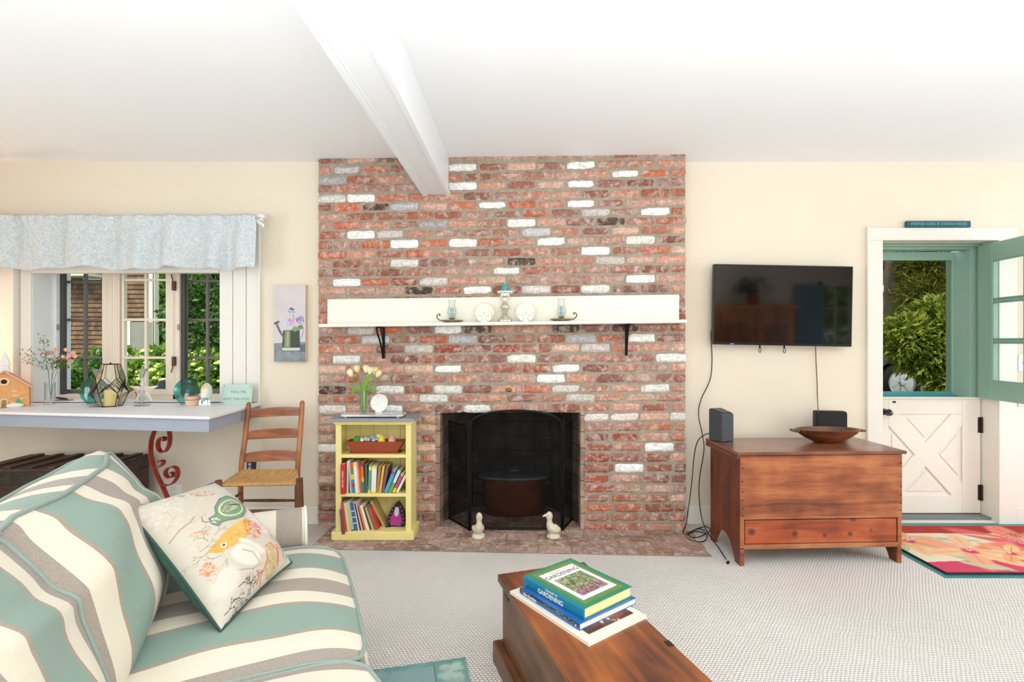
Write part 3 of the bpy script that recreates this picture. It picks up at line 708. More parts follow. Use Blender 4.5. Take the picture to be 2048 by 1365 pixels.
# hearth bricks (flat on the floor)
hb = MB(); random.seed(5)
hy0, hy1 = -.40, .0
def hcol(rr):
    c = rr.choice([(176,140,122),(190,158,140),(160,122,106),(182,148,136),(168,136,124),(150,116,100)]); return lin(c)
rr = random.Random(8)
hs0, hs1 = .11, FW+.03
rowd = .102; y = hy0; ri = 0
pts_front = lambda s: -.395-.012*s
while y < FBk-.02:
    s = hs0-(0.1 if ri % 2 else 0)
    while s < hs1:
        a = max(s+.004, hs0); b2 = min(s+.205, hs1); y0_ = y+.004; y1_ = y+rowd
        inside = y1_ <= .02 or (a > OS0-.03 and b2 < OS1+.05)
        if y1_ > .02:
            a = max(a, OS0+max(0, (y-.1))*.5); b2 = min(b2, OS1-max(0, (y-.1))*.5); inside = b2-a > .03
        if inside and b2-a > .03:
            sk = -.012*s if y1_ <= .02 else 0
            zj = rr.uniform(.006, .010); vs = []
            for (xx, yy) in ((a, y0_), (b2, y0_), (b2, y1_), (a, y1_)): vs.append((xx+rr.uniform(-.002, .002), yy+sk+rr.uniform(-.002, .002), zj))
            vs += [(p[0], p[1], .001) for p in vs]
            hb.add(vs, [(0,1,2,3), (0,4,5,1), (1,5,6,2), (2,6,7,3), (3,7,4,0)], 0, hcol(rr))
        s += .209
    y += rowd+.001; ri += 1
hb.build('hearth', m_brick, fp, colattr=True)
hm = MB(); hm.add([(hs0, -.40, .004), (hs1, -.43, .004), (FW, -.0, .004), (OS1, .0, .004), (OS1-.2, FBk, .004), (OS0+.2, FBk, .004), (OS0, 0, .004), (hs0, 0, .004)], [(0,1,2,3,6,7), (3,4,5,6)])
o = hm.build('hearth_mortar', m_mortar, fp)
# small brass damper pull
s, z = FS(1018, 780)
dp = MB().lathe([(0,0),(.016,.002),(.02,.01),(.012,.018),(0,.02)], n=16, M=Matrix.Translation((s, -.008, z)) @ Matrix.Rotation(pi/2, 4, 'X') @ Matrix.Diagonal((1.2,.7,1,1)))
dp.build('damper_pull', mat('old_brass', (150,120,70), .35, metal=.9), fp, smooth=True, label='small brass damper pull')

# ---- mantel shelf
m_mant = mat('mantel_cream', (246,242,226), .45, noise=(4,.02), bump=(50,.06,.002))
ml = FS(637, 650, -.17); mrr = FS(1374, 642, -.17)
ms_ = thing('mantel_shelf', 'long cream wooden mantel shelf with backboard on the brick chimney', 'mantel shelf', (Lp.x, Lp.y, 0), frz)
zl, zr = FS(637, 648.5, -.17)[1], FS(1374, 639.5, -.17)[1]; s0, s1 = ml[0], mrr[0]
MSL = (zr-zl)/(s1-s0)
def mz(s): return zl+MSL*(s-s0)
thk = .021
sb = MB(); vs = []
for s in (s0, s1):
    for (y, z) in ((-.17, mz(s)-thk), (-.002-.008, mz(s)-thk), (-.010, mz(s)), (-.17, mz(s))): vs.append((s, y, z))
sb.add(vs, [(0,1,2,3), (7,6,5,4), (0,4,5,1), (1,5,6,2), (2,6,7,3), (3,7,4,0)]); sb.build('shelf_board', m_mant, ms_, bevel=.003)
k0, zt0 = FS(655, 599, -.03); k1, zt1 = FS(1358, 589.5, -.03)
vs = []
for (s, zt_) in ((k0, zt0), (k1, zt1)):
    for (y, z) in ((-.034, mz(s)+.002), (-.011, mz(s)+.002), (-.011, zt_), (-.034, zt_)): vs.append((s, y, z))
MB().add(vs, [(0,1,2,3), (7,6,5,4), (0,4,5,1), (1,5,6,2), (2,6,7,3), (3,7,4,0)]).build('backboard', m_mant, ms_, bevel=.003)
for px, yb2 in ((767, 717), (1252, 711)):
    s, zb3 = FS(px, yb2, -.01); k = MB(); zt_ = mz(s)-thk
    k.box(s-.007, s+.011, -.016, -.009, zb3, zt_-.002); k.box(s-.009, s+.009, -.155, -.012, zt_-.010, zt_-.001)
    k.tube(scurve([(s-.008, -.145, zt_-.012), (s-.013, -.11, zt_-.05), (s-.008, -.06, zt_-.11), (s-.002, -.022, zb3+.02)], 14), .006, 6)
    k.tube(scurve([(s+.006, -.10, zt_-.012), (s+.004, -.07, zt_-.05), (s+.006, -.03, zt_-.13), (s+.004, -.018, zb3+.03)], 12), .0045, 6)
    k.tube([(s, -.022, zb3), (s, -.014, zb3+.02)], .009, 8)
    k.build('shelf_bracket', m_black, ms_, label='black iron bracket under the mantel')
# ================================================================== SOFA
ms = bpy.data.materials.new('striped_upholstery'); ms.use_nodes = True; nt = ms.node_tree; N = nt.nodes; L = nt.links; b = N['Principled BSDF']
b.inputs['Roughness'].default_value = .95; b.inputs['Specular IOR Level'].default_value = .15; b.inputs['Sheen Weight'].default_value = .15
at = N.new('ShaderNodeAttribute'); at.attribute_name = 'su'; tc = N.new('ShaderNodeTexCoord')
PER = .425
m1 = N.new('ShaderNodeMath'); m1.operation = 'MULTIPLY_ADD'; m1.inputs[1].default_value = 1/PER; m1.inputs[2].default_value = 10-.12/PER
L.new(at.outputs['Fac'], m1.inputs[0]); fr_ = N.new('ShaderNodeMath'); fr_.operation = 'FRACT'; L.new(m1.outputs[0], fr_.inputs[0])
rp = N.new('ShaderNodeValToRGB'); cr = rp.color_ramp; cr.interpolation = 'CONSTANT'
TE = lin((140,160,146))+(1,); CRM = lin((226,216,196))+(1,); GR = lin((164,152,140))+(1,); BR = lin((170,152,134))+(1,)
stops = [(0, TE), (.335, BR), (.365, CRM), (.565, GR), (.80, CRM), (.965, BR)]
cr.elements[0].position = 0; cr.elements[0].color = TE; cr.elements[1].position = .965; cr.elements[1].color = BR
for p, c in stops[1:-1]: e = cr.elements.new(p); e.color = c
L.new(fr_.outputs[0], rp.inputs[0])
n1 = N.new('ShaderNodeTexNoise'); n1.inputs['Scale'].default_value = 420; n1.inputs['Detail'].default_value = 2; L.new(tc.outputs['Object'], n1.inputs['Vector'])
r1 = N.new('ShaderNodeMapRange'); r1.inputs[1].default_value = .35; r1.inputs[2].default_value = .65
# stronger fleck on the grey stripe
gq = N.new('ShaderNodeValToRGB'); gq.color_ramp.interpolation = 'CONSTANT'; gq.color_ramp.elements[0].color = (.06,)*3+(1,); gq.color_ramp.elements[1].position = .965; gq.color_ramp.elements[1].color = (.3,)*3+(1,)
for p, v in ((.335, .3), (.365, .05), (.565, .34), (.80, .05)): e = gq.color_ramp.elements.new(p); e.color = (v, v, v, 1)
L.new(fr_.outputs[0], gq.inputs[0])
sb1 = N.new('ShaderNodeMath'); sb1.operation = 'SUBTRACT'; sb1.inputs[1].default_value = .5
L.new(n1.outputs['Fac'], r1.inputs[0]); L.new(r1.outputs[0], sb1.inputs[0])
ml1 = N.new('ShaderNodeMath'); ml1.operation = 'MULTIPLY_ADD'; ml1.inputs[2].default_value = 1.0; L.new(sb1.outputs[0], ml1.inputs[0]); L.new(gq.outputs[0], ml1.inputs[1])
sx = N.new('ShaderNodeVectorMath'); sx.operation = 'SCALE'; L.new(rp.outputs[0], sx.inputs[0]); L.new(ml1.outputs[0], sx.inputs['Scale']); L.new(sx.outputs[0], b.inputs['Base Color'])
bp = N.new('ShaderNodeBump'); bp.inputs['Strength'].default_value = .25; bp.inputs['Distance'].default_value = .002; L.new(n1.outputs['Fac'], bp.inputs['Height']); L.new(bp.outputs[0], b.inputs['Normal'])
m_stripe = ms
m_welt = mat('welt_cord', (148,162,152), .9, bump=(200,.3,.001))
m_weltc = mat('welt_cream', (226,226,208), .9, bump=(200,.3,.001))

def finish_su(me_o, vals):
    at = me_o.data.attributes.new('su', 'FLOAT', 'POINT'); at.data.foreach_set('value', np.array(vals, dtype=np.float32))
def cushion(name, w, h, t, fn, parent, n=34, crown=.35, pinch=.03, welt=.0065, su=None, weltm=None, wr=.012, seed=1, sag=None, nt_=5, frontroll=0):
    """boxed cushion; local X (width) in [-w/2,w/2], Y (height) in [-h/2,h/2], Z thickness. fn maps local -> parent space"""
    rg = random.Random(seed); p1, p2, p3 = [rg.uniform(0, 6) for _ in range(3)]
    def outline(X, Y):
        x = w/2*X*(1-pinch*(1-Y*Y)*0+pinch*.0); y = h/2*Y
        # edges bow outward, corners stay as ears
        x += w/2*.035*(1-Y*Y)*X**3; y += h/2*.04*(1-X*X)*Y**3
        # rounded corners
        k = .05*max(0, abs(X)-.8)/.2*max(0, abs(Y)-.8)/.2
        return x*(1-k), y*(1-k)
    def thickz(X, Y, side):
        f = (1-abs(X)**3.2)*(1-abs(Y)**3.2)
        z = t/2*(1+crown*f)
        z += .004*sin(X*7+p1+side)*sin(Y*6+p2)*f+wr*.35*sin(X*3+Y*5+p3)*f
        return z*side
    verts = []; faces = []; sus = []
    def addp(x, y, z): verts.append(tuple(fn(x, y, z))); sus.append(su(x, y, z)); return len(verts)-1
    idx = {}
    for side in (1, -1):
        for j in range(n+1):
            for i in range(n+1):
                X = i/n*2-1; Y = j/n*2-1
                # cluster samples to the rim
                X = math.copysign(abs(X)**.85, X); Y = math.copysign(abs(Y)**.85, Y)
                x, y = outline(X, Y); idx[(side, i, j)] = addp(x, y, thickz(X, Y, side))
        for j in range(n):
            for i in range(n):
                q = [idx[(side, i, j)], idx[(side, i+1, j)], idx[(side, i+1, j+1)], idx[(side, i, j+1)]]
                faces.append(tuple(q if side == 1 else q[::-1]))
    ring = [(i, 0) for i in range(n)]+[(n, j) for j in range(n)]+[(i, n) for i in range(n, 0, -1)]+[(0, j) for j in range(n, 0, -1)]
    m = len(ring); prev = [idx[(1, i, j)] for i, j in ring]
    for k in range(1, nt_):
        tt = k/nt_; cur = []
        for (i, j) in ring:
            X = i/n*2-1; Y = j/n*2-1; X = math.copysign(abs(X)**.85, X); Y = math.copysign(abs(Y)**.85, Y)
            x, y = outline(X, Y); z = t/2*(1-2*tt); bl = .016*sin(pi*tt)
            r_ = max(abs(X), abs(Y)) or 1; nx_ = X if abs(X) > .98 else 0; ny_ = Y if abs(Y) > .98 else 0
            cur.append(addp(x+bl*nx_, y+bl*ny_, z))
        for q in range(m): faces.append((prev[q], cur[q], cur[(q+1) % m], prev[(q+1) % m]))
        prev = cur
    last = [idx[(-1, i, j)] for i, j in ring]
    for q in range(m): faces.append((prev[q], last[q], last[(q+1) % m], prev[(q+1) % m]))
    me = bpy.data.meshes.new(name); me.from_pydata(verts, [], faces); me.materials.append(m_stripe)
    me.polygons.foreach_set('use_smooth', [True]*len(faces)); me.update()
    import bmesh
    bm = bmesh.new(); bm.from_mesh(me); bmesh.ops.recalc_face_normals(bm, faces=bm.faces); bm.to_mesh(me); bm.free()
    o = bpy.data.objects.new(name, me); COL.objects.link(o); o.parent = parent; finish_su(o, sus)
    for side in (1, -1):
        pts = []
        for (i, j) in ring:
            X = i/n*2-1; Y = j/n*2-1; X = math.copysign(abs(X)**.85, X); Y = math.copysign(abs(Y)**.85, Y)
            x, y = outline(X, Y); e = .004
            pts.append(fn(x*(1+e), y*(1+e), t/2*side))
        k = MB().tube(pts, welt, 8, closed=True)
        k.build('welt', weltm or m_welt, o, smooth=True)
    return o
SA = Vector((-.73, 2.17, 0)); SU = Vector((.40, -.916, 0)).normalized(); rs = atan2(SU.y, SU.x)
sofa = thing('striped_sofa', 'large sofa in cream, sage and taupe striped upholstery at lower left', 'sofa', SA, rs)
# local: X = u (toward the viewer), Y = front (+) / back (-)
def smesh(mb, name, sufn, m=None, bevel=.02, smooth=True):
    o = mb.build(name, m or m_stripe, sofa, smooth=smooth, bevel=0)
    finish_su(o, [sufn(v.co) for v in o.data.vertices]); return o
def sbox(x0, x1, y0, y1, z0, z1, name, sufn, r=.03, n=14):
    """rounded box"""
    mb = MB(); cx, cy, cz = (x0+x1)/2, (y0+y1)/2, (z0+z1)/2; hx, hy, hz = (x1-x0)/2, (y1-y0)/2, (z1-z0)/2
    import bmesh
    bm = bmesh.new(); bmesh.ops.create_cube(bm, size=2); bmesh.ops.subdivide_edges(bm, edges=bm.edges, cuts=n, use_grid_fill=True)
    for v in bm.verts:
        p = Vector((v.co.x*hx, v.co.y*hy, v.co.z*hz)); q = Vector((max(-hx+r, min(hx-r, p.x)), max(-hy+r, min(hy-r, p.y)), max(-hz+r, min(hz-r, p.z))))
        d = p-q
        if d.length > 1e-9: p = q+d.normalized()*r
        v.co = p+Vector((cx, cy, cz))
    me = bpy.data.meshes.new(name); bm.to_mesh(me); bm.free(); me.materials.append(m_stripe)
    me.polygons.foreach_set('use_smooth', [True]*len(me.polygons)); o = bpy.data.objects.new(name, me); COL.objects.link(o); o.parent = sofa
    finish_su(o, [sufn(v.co) for v in me.vertices]); return o
sbox(-.02, 1.70, -.86, -.045, .07, .325, 'base_frame', lambda c: c.x)
sbox(-.10, 1.78, -1.0, -.80, .07, .76, 'back_frame', lambda c: c.x, r=.05)
m_leg = mat('sofa_leg', (70,44,30), .5)
for (lx, ly) in ((.02, -.10), (1.66, -.10), (.02, -.92), (1.66, -.92)):
    MB().lathe([(.018,0),(.03,.072)], (lx, ly, 0), 12).build('leg', m_leg, sofa, smooth=True)
for side, ux_ in ((-1, -.115), (1, 1.795)):
    a = MB(); prof = []
    rr_ = .095; zc = .515
    for k in range(17):
        t = -40+k*(260/16); prof.append((rr_*cos(radians(t)), zc+rr_*sin(radians(t))))
    prof = prof+[(-.075, .40), (-.075, .09), (.085, .09), (.085, .42)]
    y0, y1, nseg = -.13, -.90, 26; vs = []; npf = len(prof)
    for q in range(nseg+1):
        y = y0+(y1-y0)*q/nseg
        for (x, z) in prof: vs.append((ux_+x*(-side if side > 0 else 1), y, z))
    fs = [(q*npf+i, q*npf+(i+1) % npf, (q+1)*npf+(i+1) % npf, (q+1)*npf+i) for q in range(nseg) for i in range(npf)]
    fs += [tuple(range(npf)), tuple(range(nseg*npf, (nseg+1)*npf))[::-1]]
    a.add(vs, fs); o = smesh(a, 'arm', lambda c: .12+.425*.80-.022-(c.y-y0)*-1*.8 if False else (.12+PER*.80+.012+(c.y-y0)*1.0))
    pw = [Vector((ux_+x*(-side if side > 0 else 1), y0+.002, z)) for x, z in prof]
    MB().tube(pw, .0065, 8, closed=True).build('welt', m_weltc, o, smooth=True)
def seat_fn(cx, cy, cz, w, h):
    def f(x, y, z):
        # local Y forward; crown and rolled front
        yy = cy+y; zz = cz+z
        fr = max(0, (y/(h/2)-.45)/.55)
        zz -= .030*fr*fr*(1 if z > 0 else .2)
        return Vector((cx+x, yy, zz))
    return f
tS = .15
cushion('seat_cushion', .83, .66, tS, seat_fn(.415, -.33, .405, .83, .66), sofa, crown=.42, su=lambda x, y, z: .415+x+.012*sin(y*5), seed=2)
cushion('seat_cushion', .83, .66, tS, seat_fn(.415+.842, -.33+.012, .405, .83, .66), sofa, crown=.42, su=lambda x, y, z: .415+.842+x+.012*sin(y*5+1), seed=4)
def back_fn(cx, lean, seed, dv=0, topw=0):
    rg = random.Random(seed); q = [rg.uniform(0, 6) for _ in range(5)]
    hh = .49; w = .84
    def f(x, y, z):
        # Y = up along the cushion, Z = thickness toward the front
        a = radians(lean); Y = y+hh/2
        # slump: top corner slightly peaked at the far end, body soft
        tp = max(0, (y/(hh/2)-.15)/.85); cn = max(0, abs(2*x/w)-.35)/.65; z = z*(1-.78*tp*cn**1.3)
        z2 = z+.020*sin(y*9+q[0])*(1-abs(2*x/w)**2)
        fold = .010*math.exp(-((y-.12-.25*(x+.1))/.03)**2)-.008*math.exp(-((y-.16-.25*(x+.1))/.03)**2)
        if z > 0: z2 += fold
        zz = .462+Y*cos(a)+z2*sin(a)*.6
        yy = -.655-dv-Y*sin(a)+z2*cos(a)
        ear = max(0, (y/(hh/2)-.5)/.5)*max(0, (-2*x/w-.55)/.45); zz += .012*ear
        sagm = max(0, (y/(hh/2)-.2)/.8)*(1-(2*x/w)**2); zz -= .025*sagm
        return Vector((cx+x, yy, zz))
    return f
cushion('back_cushion', .84, .49, .20, back_fn(.42, 19, 3, 0), sofa, n=40, crown=.55, su=lambda x, y, z: .42+x+.010*sin(y*9)+.006*sin(y*17+x*9), seed=7, welt=.0075, wr=.03)
cushion('back_cushion', .84, .49, .20, back_fn(.42+.845, 19, 5, -.01), sofa, n=40, crown=.55, su=lambda x, y, z: .42+.845+x+.010*sin(y*8+1), seed=9, welt=.0075, wr=.03)

# ================================================================== THROW PILLOW
cL, cT, cR, cB = G(253,1020,.82), G(430,966,.80), G(583,1126,.535), G(441,1264,.515)
pbase = cB.copy(); pbase.z = .49
pil = thing('throw_pillow', 'square throw pillow with coral reef print and dark green piping leaning on the striped sofa', 'pillow', pbase)
pn = ((cT-cL).cross(cB-cL)).normalized()
if pn.y > 0: pn = -pn
nu = 190
U, V = UV(nu, nu)
def bil(a, b2, c, d, u, v): return a*(1-u)*(1-v)+b2*u*(1-v)+c*u*v+d*(1-u)*v    # L,T,R,B
PXc = [(253,1020),(430,966),(583,1126),(441,1264)]
PX = PXc[0][0]*(1-U)*(1-V)+PXc[1][0]*U*(1-V)+PXc[2][0]*U*V+PXc[3][0]*(1-U)*V
PY = PXc[0][1]*(1-U)*(1-V)+PXc[1][1]*U*(1-V)+PXc[2][1]*U*V+PXc[3][1]*(1-U)*V
cv = Canvas(PX, PY, (214,205,188))
Z3 = lambda x, y: (240+x/4.1375, 960+y/4.1375)      # from the zoomed crop
def zl_(l): return [Z3(*p) for p in l]
cv.specks(*Z3(300,330), 60, 40, 60, 3, [(232,222,204),(238,228,212)], .5)
for a in range(14):
    x0, y0 = Z3(470, 520); an = -2.9+a*.19; cv.twig(x0, y0, an, 16, 1.3, (214,200,178), 3, .9)
cv.specks(*Z3(560,240), 26, 9, 60, 1.6, [(214,120,90),(150,100,84),(226,150,110)], .7, .1)
cv.specks(*Z3(400,240), 8, 4, 12, 1.5, [(110,84,80)], .7)
cv.ell(*Z3(740,190), 14, 7, .2, (214,214,214), .5, .8)
for x, y, an in ((900,80,2.2),(960,140,2.0),(850,140,1.0),(1000,210,1.3),(880,230,.2)): cv.twig(*Z3(x, y), an, 9, 1.3, (96,92,96), 3, .85)
cv.specks(*Z3(730,75), 10, 3, 10, 2, [(190,180,224)], .6); cv.specks(*Z3(1020,215), 5, 5, 8, 2, [(196,150,206)], .7)
cv.specks(*Z3(950,270), 14, 6, 26, 2.4, [(236,214,140),(212,196,120)], .6)
cv.ell(*Z3(1060,470), 30, 26, .5, (244,228,222), .4, .9); cv.specks(*Z3(1060,450), 28, 26, 90, 1.1, [(206,120,110),(170,120,110),(226,170,150)], .6)
for q in range(70):
    x_, y_ = 90+1180*cv.rng.rand(), 60+1060*cv.rng.rand(); cv.twig(*Z3(x_, y_), cv.rng.rand()*6.28, 7, 1.1, [(186,172,150),(206,176,150),(170,160,150),(216,150,120)][cv.rng.randint(4)], 2, .55)
for q in range(26):
    x_, y_ = 150+1150*cv.rng.rand(), 80+1000*cv.rng.rand(); cv.specks(*Z3(x_, y_), 16, 10, 16, 1.8, [(196,184,164),(222,190,168),(190,186,176),(206,196,170)], .5, cv.rng.rand()*3)
# orange starfish and coral on the right
for ln in ([(1110,430),(1180,460),(1230,560),(1270,640)], [(1180,460),(1280,480),(1350,590)], [(1110,430),(1130,380),(1200,400),(1290,500)]): cv.line(zl_(ln), 4.2, (228,120,78), .85); cv.line(zl_(ln), 1.6, (246,190,160), .8)
cv.specks(*Z3(1230,500), 22, 32, 90, 1.3, [(232,110,60),(120,60,50),(240,150,110)], .7, .5)
# yellow fish
cv.poly(zl_([(600,760),(650,700),(700,640),(800,560),(900,480),(940,500),(930,590),(880,680),(780,740),(690,785)]), (226,172,84))
cv.ell(*Z3(800,640), 30, 17, -.6, (232,182,96), .6, .8); cv.ell(*Z3(860,560), 16, 14, 0, (236,202,122), .8, .6)
cv.specks(*Z3(790,680), 26, 12, 40, 1.5, [(228,140,50),(250,220,140)], .6, -.6)
cv.ell(*Z3(712,728), 5.2, 5.2, 0, (250,236,210), .3); cv.ell(*Z3(712,728), 2.6, 2.6, 0, (120,70,50), .3)
cv.specks(*Z3(960,570), 22, 22, 130, 1.9, [(226,112,58),(240,150,96),(214,94,50)], .75)
# green beaded shell
sh = zl_([(590,500),(640,470),(635,400),(680,320),(760,278),(840,282),(905,305),(935,330),(925,400),(880,470),(800,510),(720,530),(680,545),(660,570),(610,545)])
cv.poly(sh, (132,158,126)); cv.line(sh+[sh[0]], 2.6, (104,126,136))
for q in range(34):
    t = q/33; a = 2*pi*t; x, y = 780+125*cos(a)*.9, 400+95*sin(a)*.82-30*cos(a); cv.ell(*Z3(x, y), 2.0, 2.0, 0, (240,236,190), .4)
cv.specks(*Z3(635,520), 8, 8, 14, 1.6, [(240,236,190)], .9)
cv.poly(zl_([(690,450),(720,390),(790,340),(880,335),(860,370),(800,420),(730,450)]), (186,194,158)); 
for k in range(4): cv.line(zl_([(705+k*14,450-k*6),(740+k*16,380-k*2),(880,335+k*8)]), 1.1, (84,88,84))
# twigs bottom-left
cv.line(zl_([(355,605),(400,545),(460,510),(480,470)]), 1.7, (168,120,92)); cv.line(zl_([(535,480),(545,520),(590,530)]), 1.7, (150,110,90))
for x, y, an in ((560,740,-.5),(600,680,-2.4),(640,640,-.9),(500,600,-.2),(620,760,2.7),(700,800,2.8)): cv.twig(*Z3(x, y), an, 10, 1.4, (160,142,116), 3, .9)
cv.specks(*Z3(520,610), 18, 4, 24, 1.4, [(236,150,110)], .7); cv.specks(*Z3(640,880), 16, 10, 50, 1.8, [(236,140,80),(228,120,70)], .7, .6)
# white shells
cv.ell(*Z3(950,720), 32, 9, .25, (234,228,214), .3); cv.ell(*Z3(900,800), 34, 21, .1, (222,208,184), .12, .9); cv.ell(*Z3(905,796), 31, 18, .1, (236,229,215), .2)
cv.line(zl_([(745,830),(760,900),(850,915),(980,890),(1040,840)]), 1.8, (160,146,116), .8); cv.line(zl_([(860,765),(960,770),(1030,830)]), 3, (190,182,150), .8)
cv.ell(*Z3(780,980), 22, 24, .3, (228,216,200), .4)
cv.line(zl_([(740,850),(705,920),(700,980)]), 1.2, (180,160,130), .7)
# orange outlined patches, tan beads
cv.ell(*Z3(1160,820), 17, 24, .2, (206,184,140), .2); cv.line(zl_([(1080,700),(1130,660),(1200,690),(1240,800),(1210,650)]), 3, (230,118,70)); cv.line(zl_([(1090,740),(1110,800),(1085,880),(1070,940),(1130,990)]), 3, (232,126,80))
cv.specks(*Z3(1160,820), 15, 22, 40, 1.2, [(240,230,190),(110,90,70),(150,130,96)], .8)
cv.ell(*Z3(1130,700), 10, 8, 0, (214,176,130), .3); cv.specks(*Z3(1010,940), 16, 14, 30, 1.2, [(232,110,70)], .8)
# black branching coral at the bottom corner
for x, y, an in ((830,1180,-.9),(850,1230,-.6),(900,1200,-1.1),(960,1120,-1.0),(860,1100,-.3),(1000,1040,-1.9),(940,1000,-.4),(1050,980,-1.6),(880,1020,-.7),(990,1180,-.9),(1340,700,-1.4),(1300,720,-1.8)):
    cv.twig(*Z3(x, y), an, 9.5, 1.5, (40,36,40), 3, .95)
def pil_pt(u, v, side):
    p = bil(cL, cT, cR, cB, u, v); a = abs(2*u-1); c = abs(2*v-1)
    ctr = (cL+cT+cR+cB)/4
    inward = .05*(1-a*a)*(1 if c > .999 else c**4)+0
    # edges pull inward
    eu = .045*(1-(2*u-1)**2)*abs(2*v-1)**5; ev = .045*(1-(2*v-1)**2)*abs(2*u-1)**5
    p = p+(ctr-p)*(eu+ev)
    th = .085*((1-a**2.6)*(1-c**2.6))**.55
    th += .004*sin(u*9+v*7)*(1-a*a)*(1-c*c)
    fr = .95 if side > 0 else -1.05
    return p+pn*(th*fr)-pbase
m_pil = mat('printed_linen', (245,240,228), .9, attr='Col', bump=(300,.2,.001))
cv.C *= .88
po = grid_mesh('pillow_front', nu, nu, lambda u, v: pil_pt(u, v, 1), cv, m_pil, pil)
bkm = MB(); nb = 50; vs = [pil_pt(i/nb, j/nb, -1) for j in range(nb+1) for i in range(nb+1)]
bkm.add(vs, [(j*(nb+1)+i, j*(nb+1)+i+1, (j+1)*(nb+1)+i+1, (j+1)*(nb+1)+i) for j in range(nb) for i in range(nb)])
m_pgreen = mat('dark_green_velvet', (70,104,92), .85, bump=(120,.2,.002))
bkm.build('pillow_back', m_pgreen, pil, smooth=True, label='dark green fabric back')
ed = [pil_pt(i/40, 0, 1) for i in range(40)]+[pil_pt(1, i/40, 1) for i in range(40)]+[pil_pt(1-i/40, 1, 1) for i in range(40)]+[pil_pt(0, 1-i/40, 1) for i in range(40)]
MB().tube(ed, .0042, 8, closed=True).build('piping', mat('pillow_piping', (52,82,76), .8), pil, smooth=True)

# ================================================================== COFFEE CHEST (foreground)
w_chest_top = wood('chest_top_wood', (66,28,9), (126,62,18), (164,90,32), 'y', .28, .8, coat=.5)
w_chest = wood('chest_side_wood', (74,40,24), (116,72,44), (142,96,64), 'y', .45, .8)
ck = Vector((-.054, 2.13, 0)); crz = atan2(.12, .373); 
chest = thing('low_pine_chest', 'low varnished wooden chest used as coffee table, books on its lid', 'chest', ck, crz)
# local x: across (0.39), local y: toward -y is toward the viewer
CWd, CLn, CH = .385, 1.15, .365
MB().box(.012, CWd-.012, -CLn+.01, -.012, .08, CH-.018).build('body', w_chest, chest, bevel=.003)
MB().box(0, CWd, -CLn, 0, CH-.018, CH).build('lid', w_chest_top, chest, bevel=.003)
MB().box(-.004, 0, -CLn, .003, CH-.03, CH-.002).box(-.004, CWd+.004, .0, .004, CH-.03, CH-.002).box(CWd, CWd+.004, -CLn, .003, CH-.03, CH-.002).build('lid_edge', w_chest, chest, bevel=.001)
pl = MB(); pl.box(-.022, 0.012, -CLn-.02, .018, 0, .085).box(CWd-.012, CWd+.022, -CLn-.02, .018, 0, .085).box(.012, CWd-.012, .0, .018, 0, .085).box(.012, CWd-.012, -CLn-.02, -CLn+.01, 0, .085)
pl.build('plinth', w_chest, chest, bevel=.004)
MB().box(.009, .0125, -.10, -.05, CH-.065, CH-.045).build('keyhole_notch', m_black, chest)
for ly in (-.30, -.62): MB().box(CWd-.018, CWd+.003, ly-.03, ly, CH-.004, CH+.0008).build('lid_hinge', mat('hinge_iron', (40,26,20), .6), chest)

# ---- books on the chest
def book_from_px(name, label, A, B, D, ztop, th, covm, pagem, spine_m, zoff=0):
    a, b2, d = G(*A, ztop), G(*B, ztop), G(*D, ztop)
    ex = (d-a); Lx = ex.length; ex.normalize(); wdt = (b2-a).length
    rz = atan2(ex.y, ex.x); base = Vector((a.x, a.y, ztop-th))
    o = thing(name, label, 'book', base, rz)
    return o, Lx, wdt
cz = CH
Q = lambda x, y: (960+x/4.2667, 1080+y/4.2667)
m_page = mat('book_pages', (240,226,186), .8, stretch=(1,1,60), noise=(8,.08)); m_pagew = mat('white_pages', (236,228,214), .8)
# magazine / large picture book at the bottom
z1 = cz+.010
mg, Lm, Wm = book_from_px('magazine', 'large thin cream picture book at the bottom of the stack on the chest', Q(255,440), Q(705,265), Q(930,885), z1, .010, None, None, None)
m_cover_cream = mat('cover_cream', (238,228,210), .35)
MB().box(0, Lm, 0, Wm, .001, .009).build('pages', m_pagew, mg)
MB().box(-.001, Lm+.001, -.001, Wm, 0, .0012).box(-.001, Lm+.001, -.001, Wm, .009, .010).build('cover', m_cover_cream, mg)
nn = 110; U, V = UV(nn, nn); c = Canvas(U, V, (70,22,18))
c.specks(.5, .5, .5, .5, 60, .09, [(120,40,26),(40,24,26),(150,70,40),(60,70,90)], .7); c.ell(.60, .35, .10, .26, .5, (90,130,170), .3); c.ell(.62, .6, .09, .2, .2, (196,150,110), .3); c.ell(.75, .8, .2, .1, 0, (150,40,30), .4); c.specks(.7, .6, .3, .35, 80, .03, [(220,170,110),(190,60,40),(230,210,190),(60,90,130)], .8)
mcol = mat('printed_paper', (200,200,200), .3, attr='Col', coat=.2)
grid_mesh('cover_picture', nn, nn, lambda u, v: Vector((Lm-.055-(1-u)*Lm*.75 if False else .04+u*(Lm-.075), .035+v*(Wm-.06), .0104)), c, mcol, mg, smooth=False)
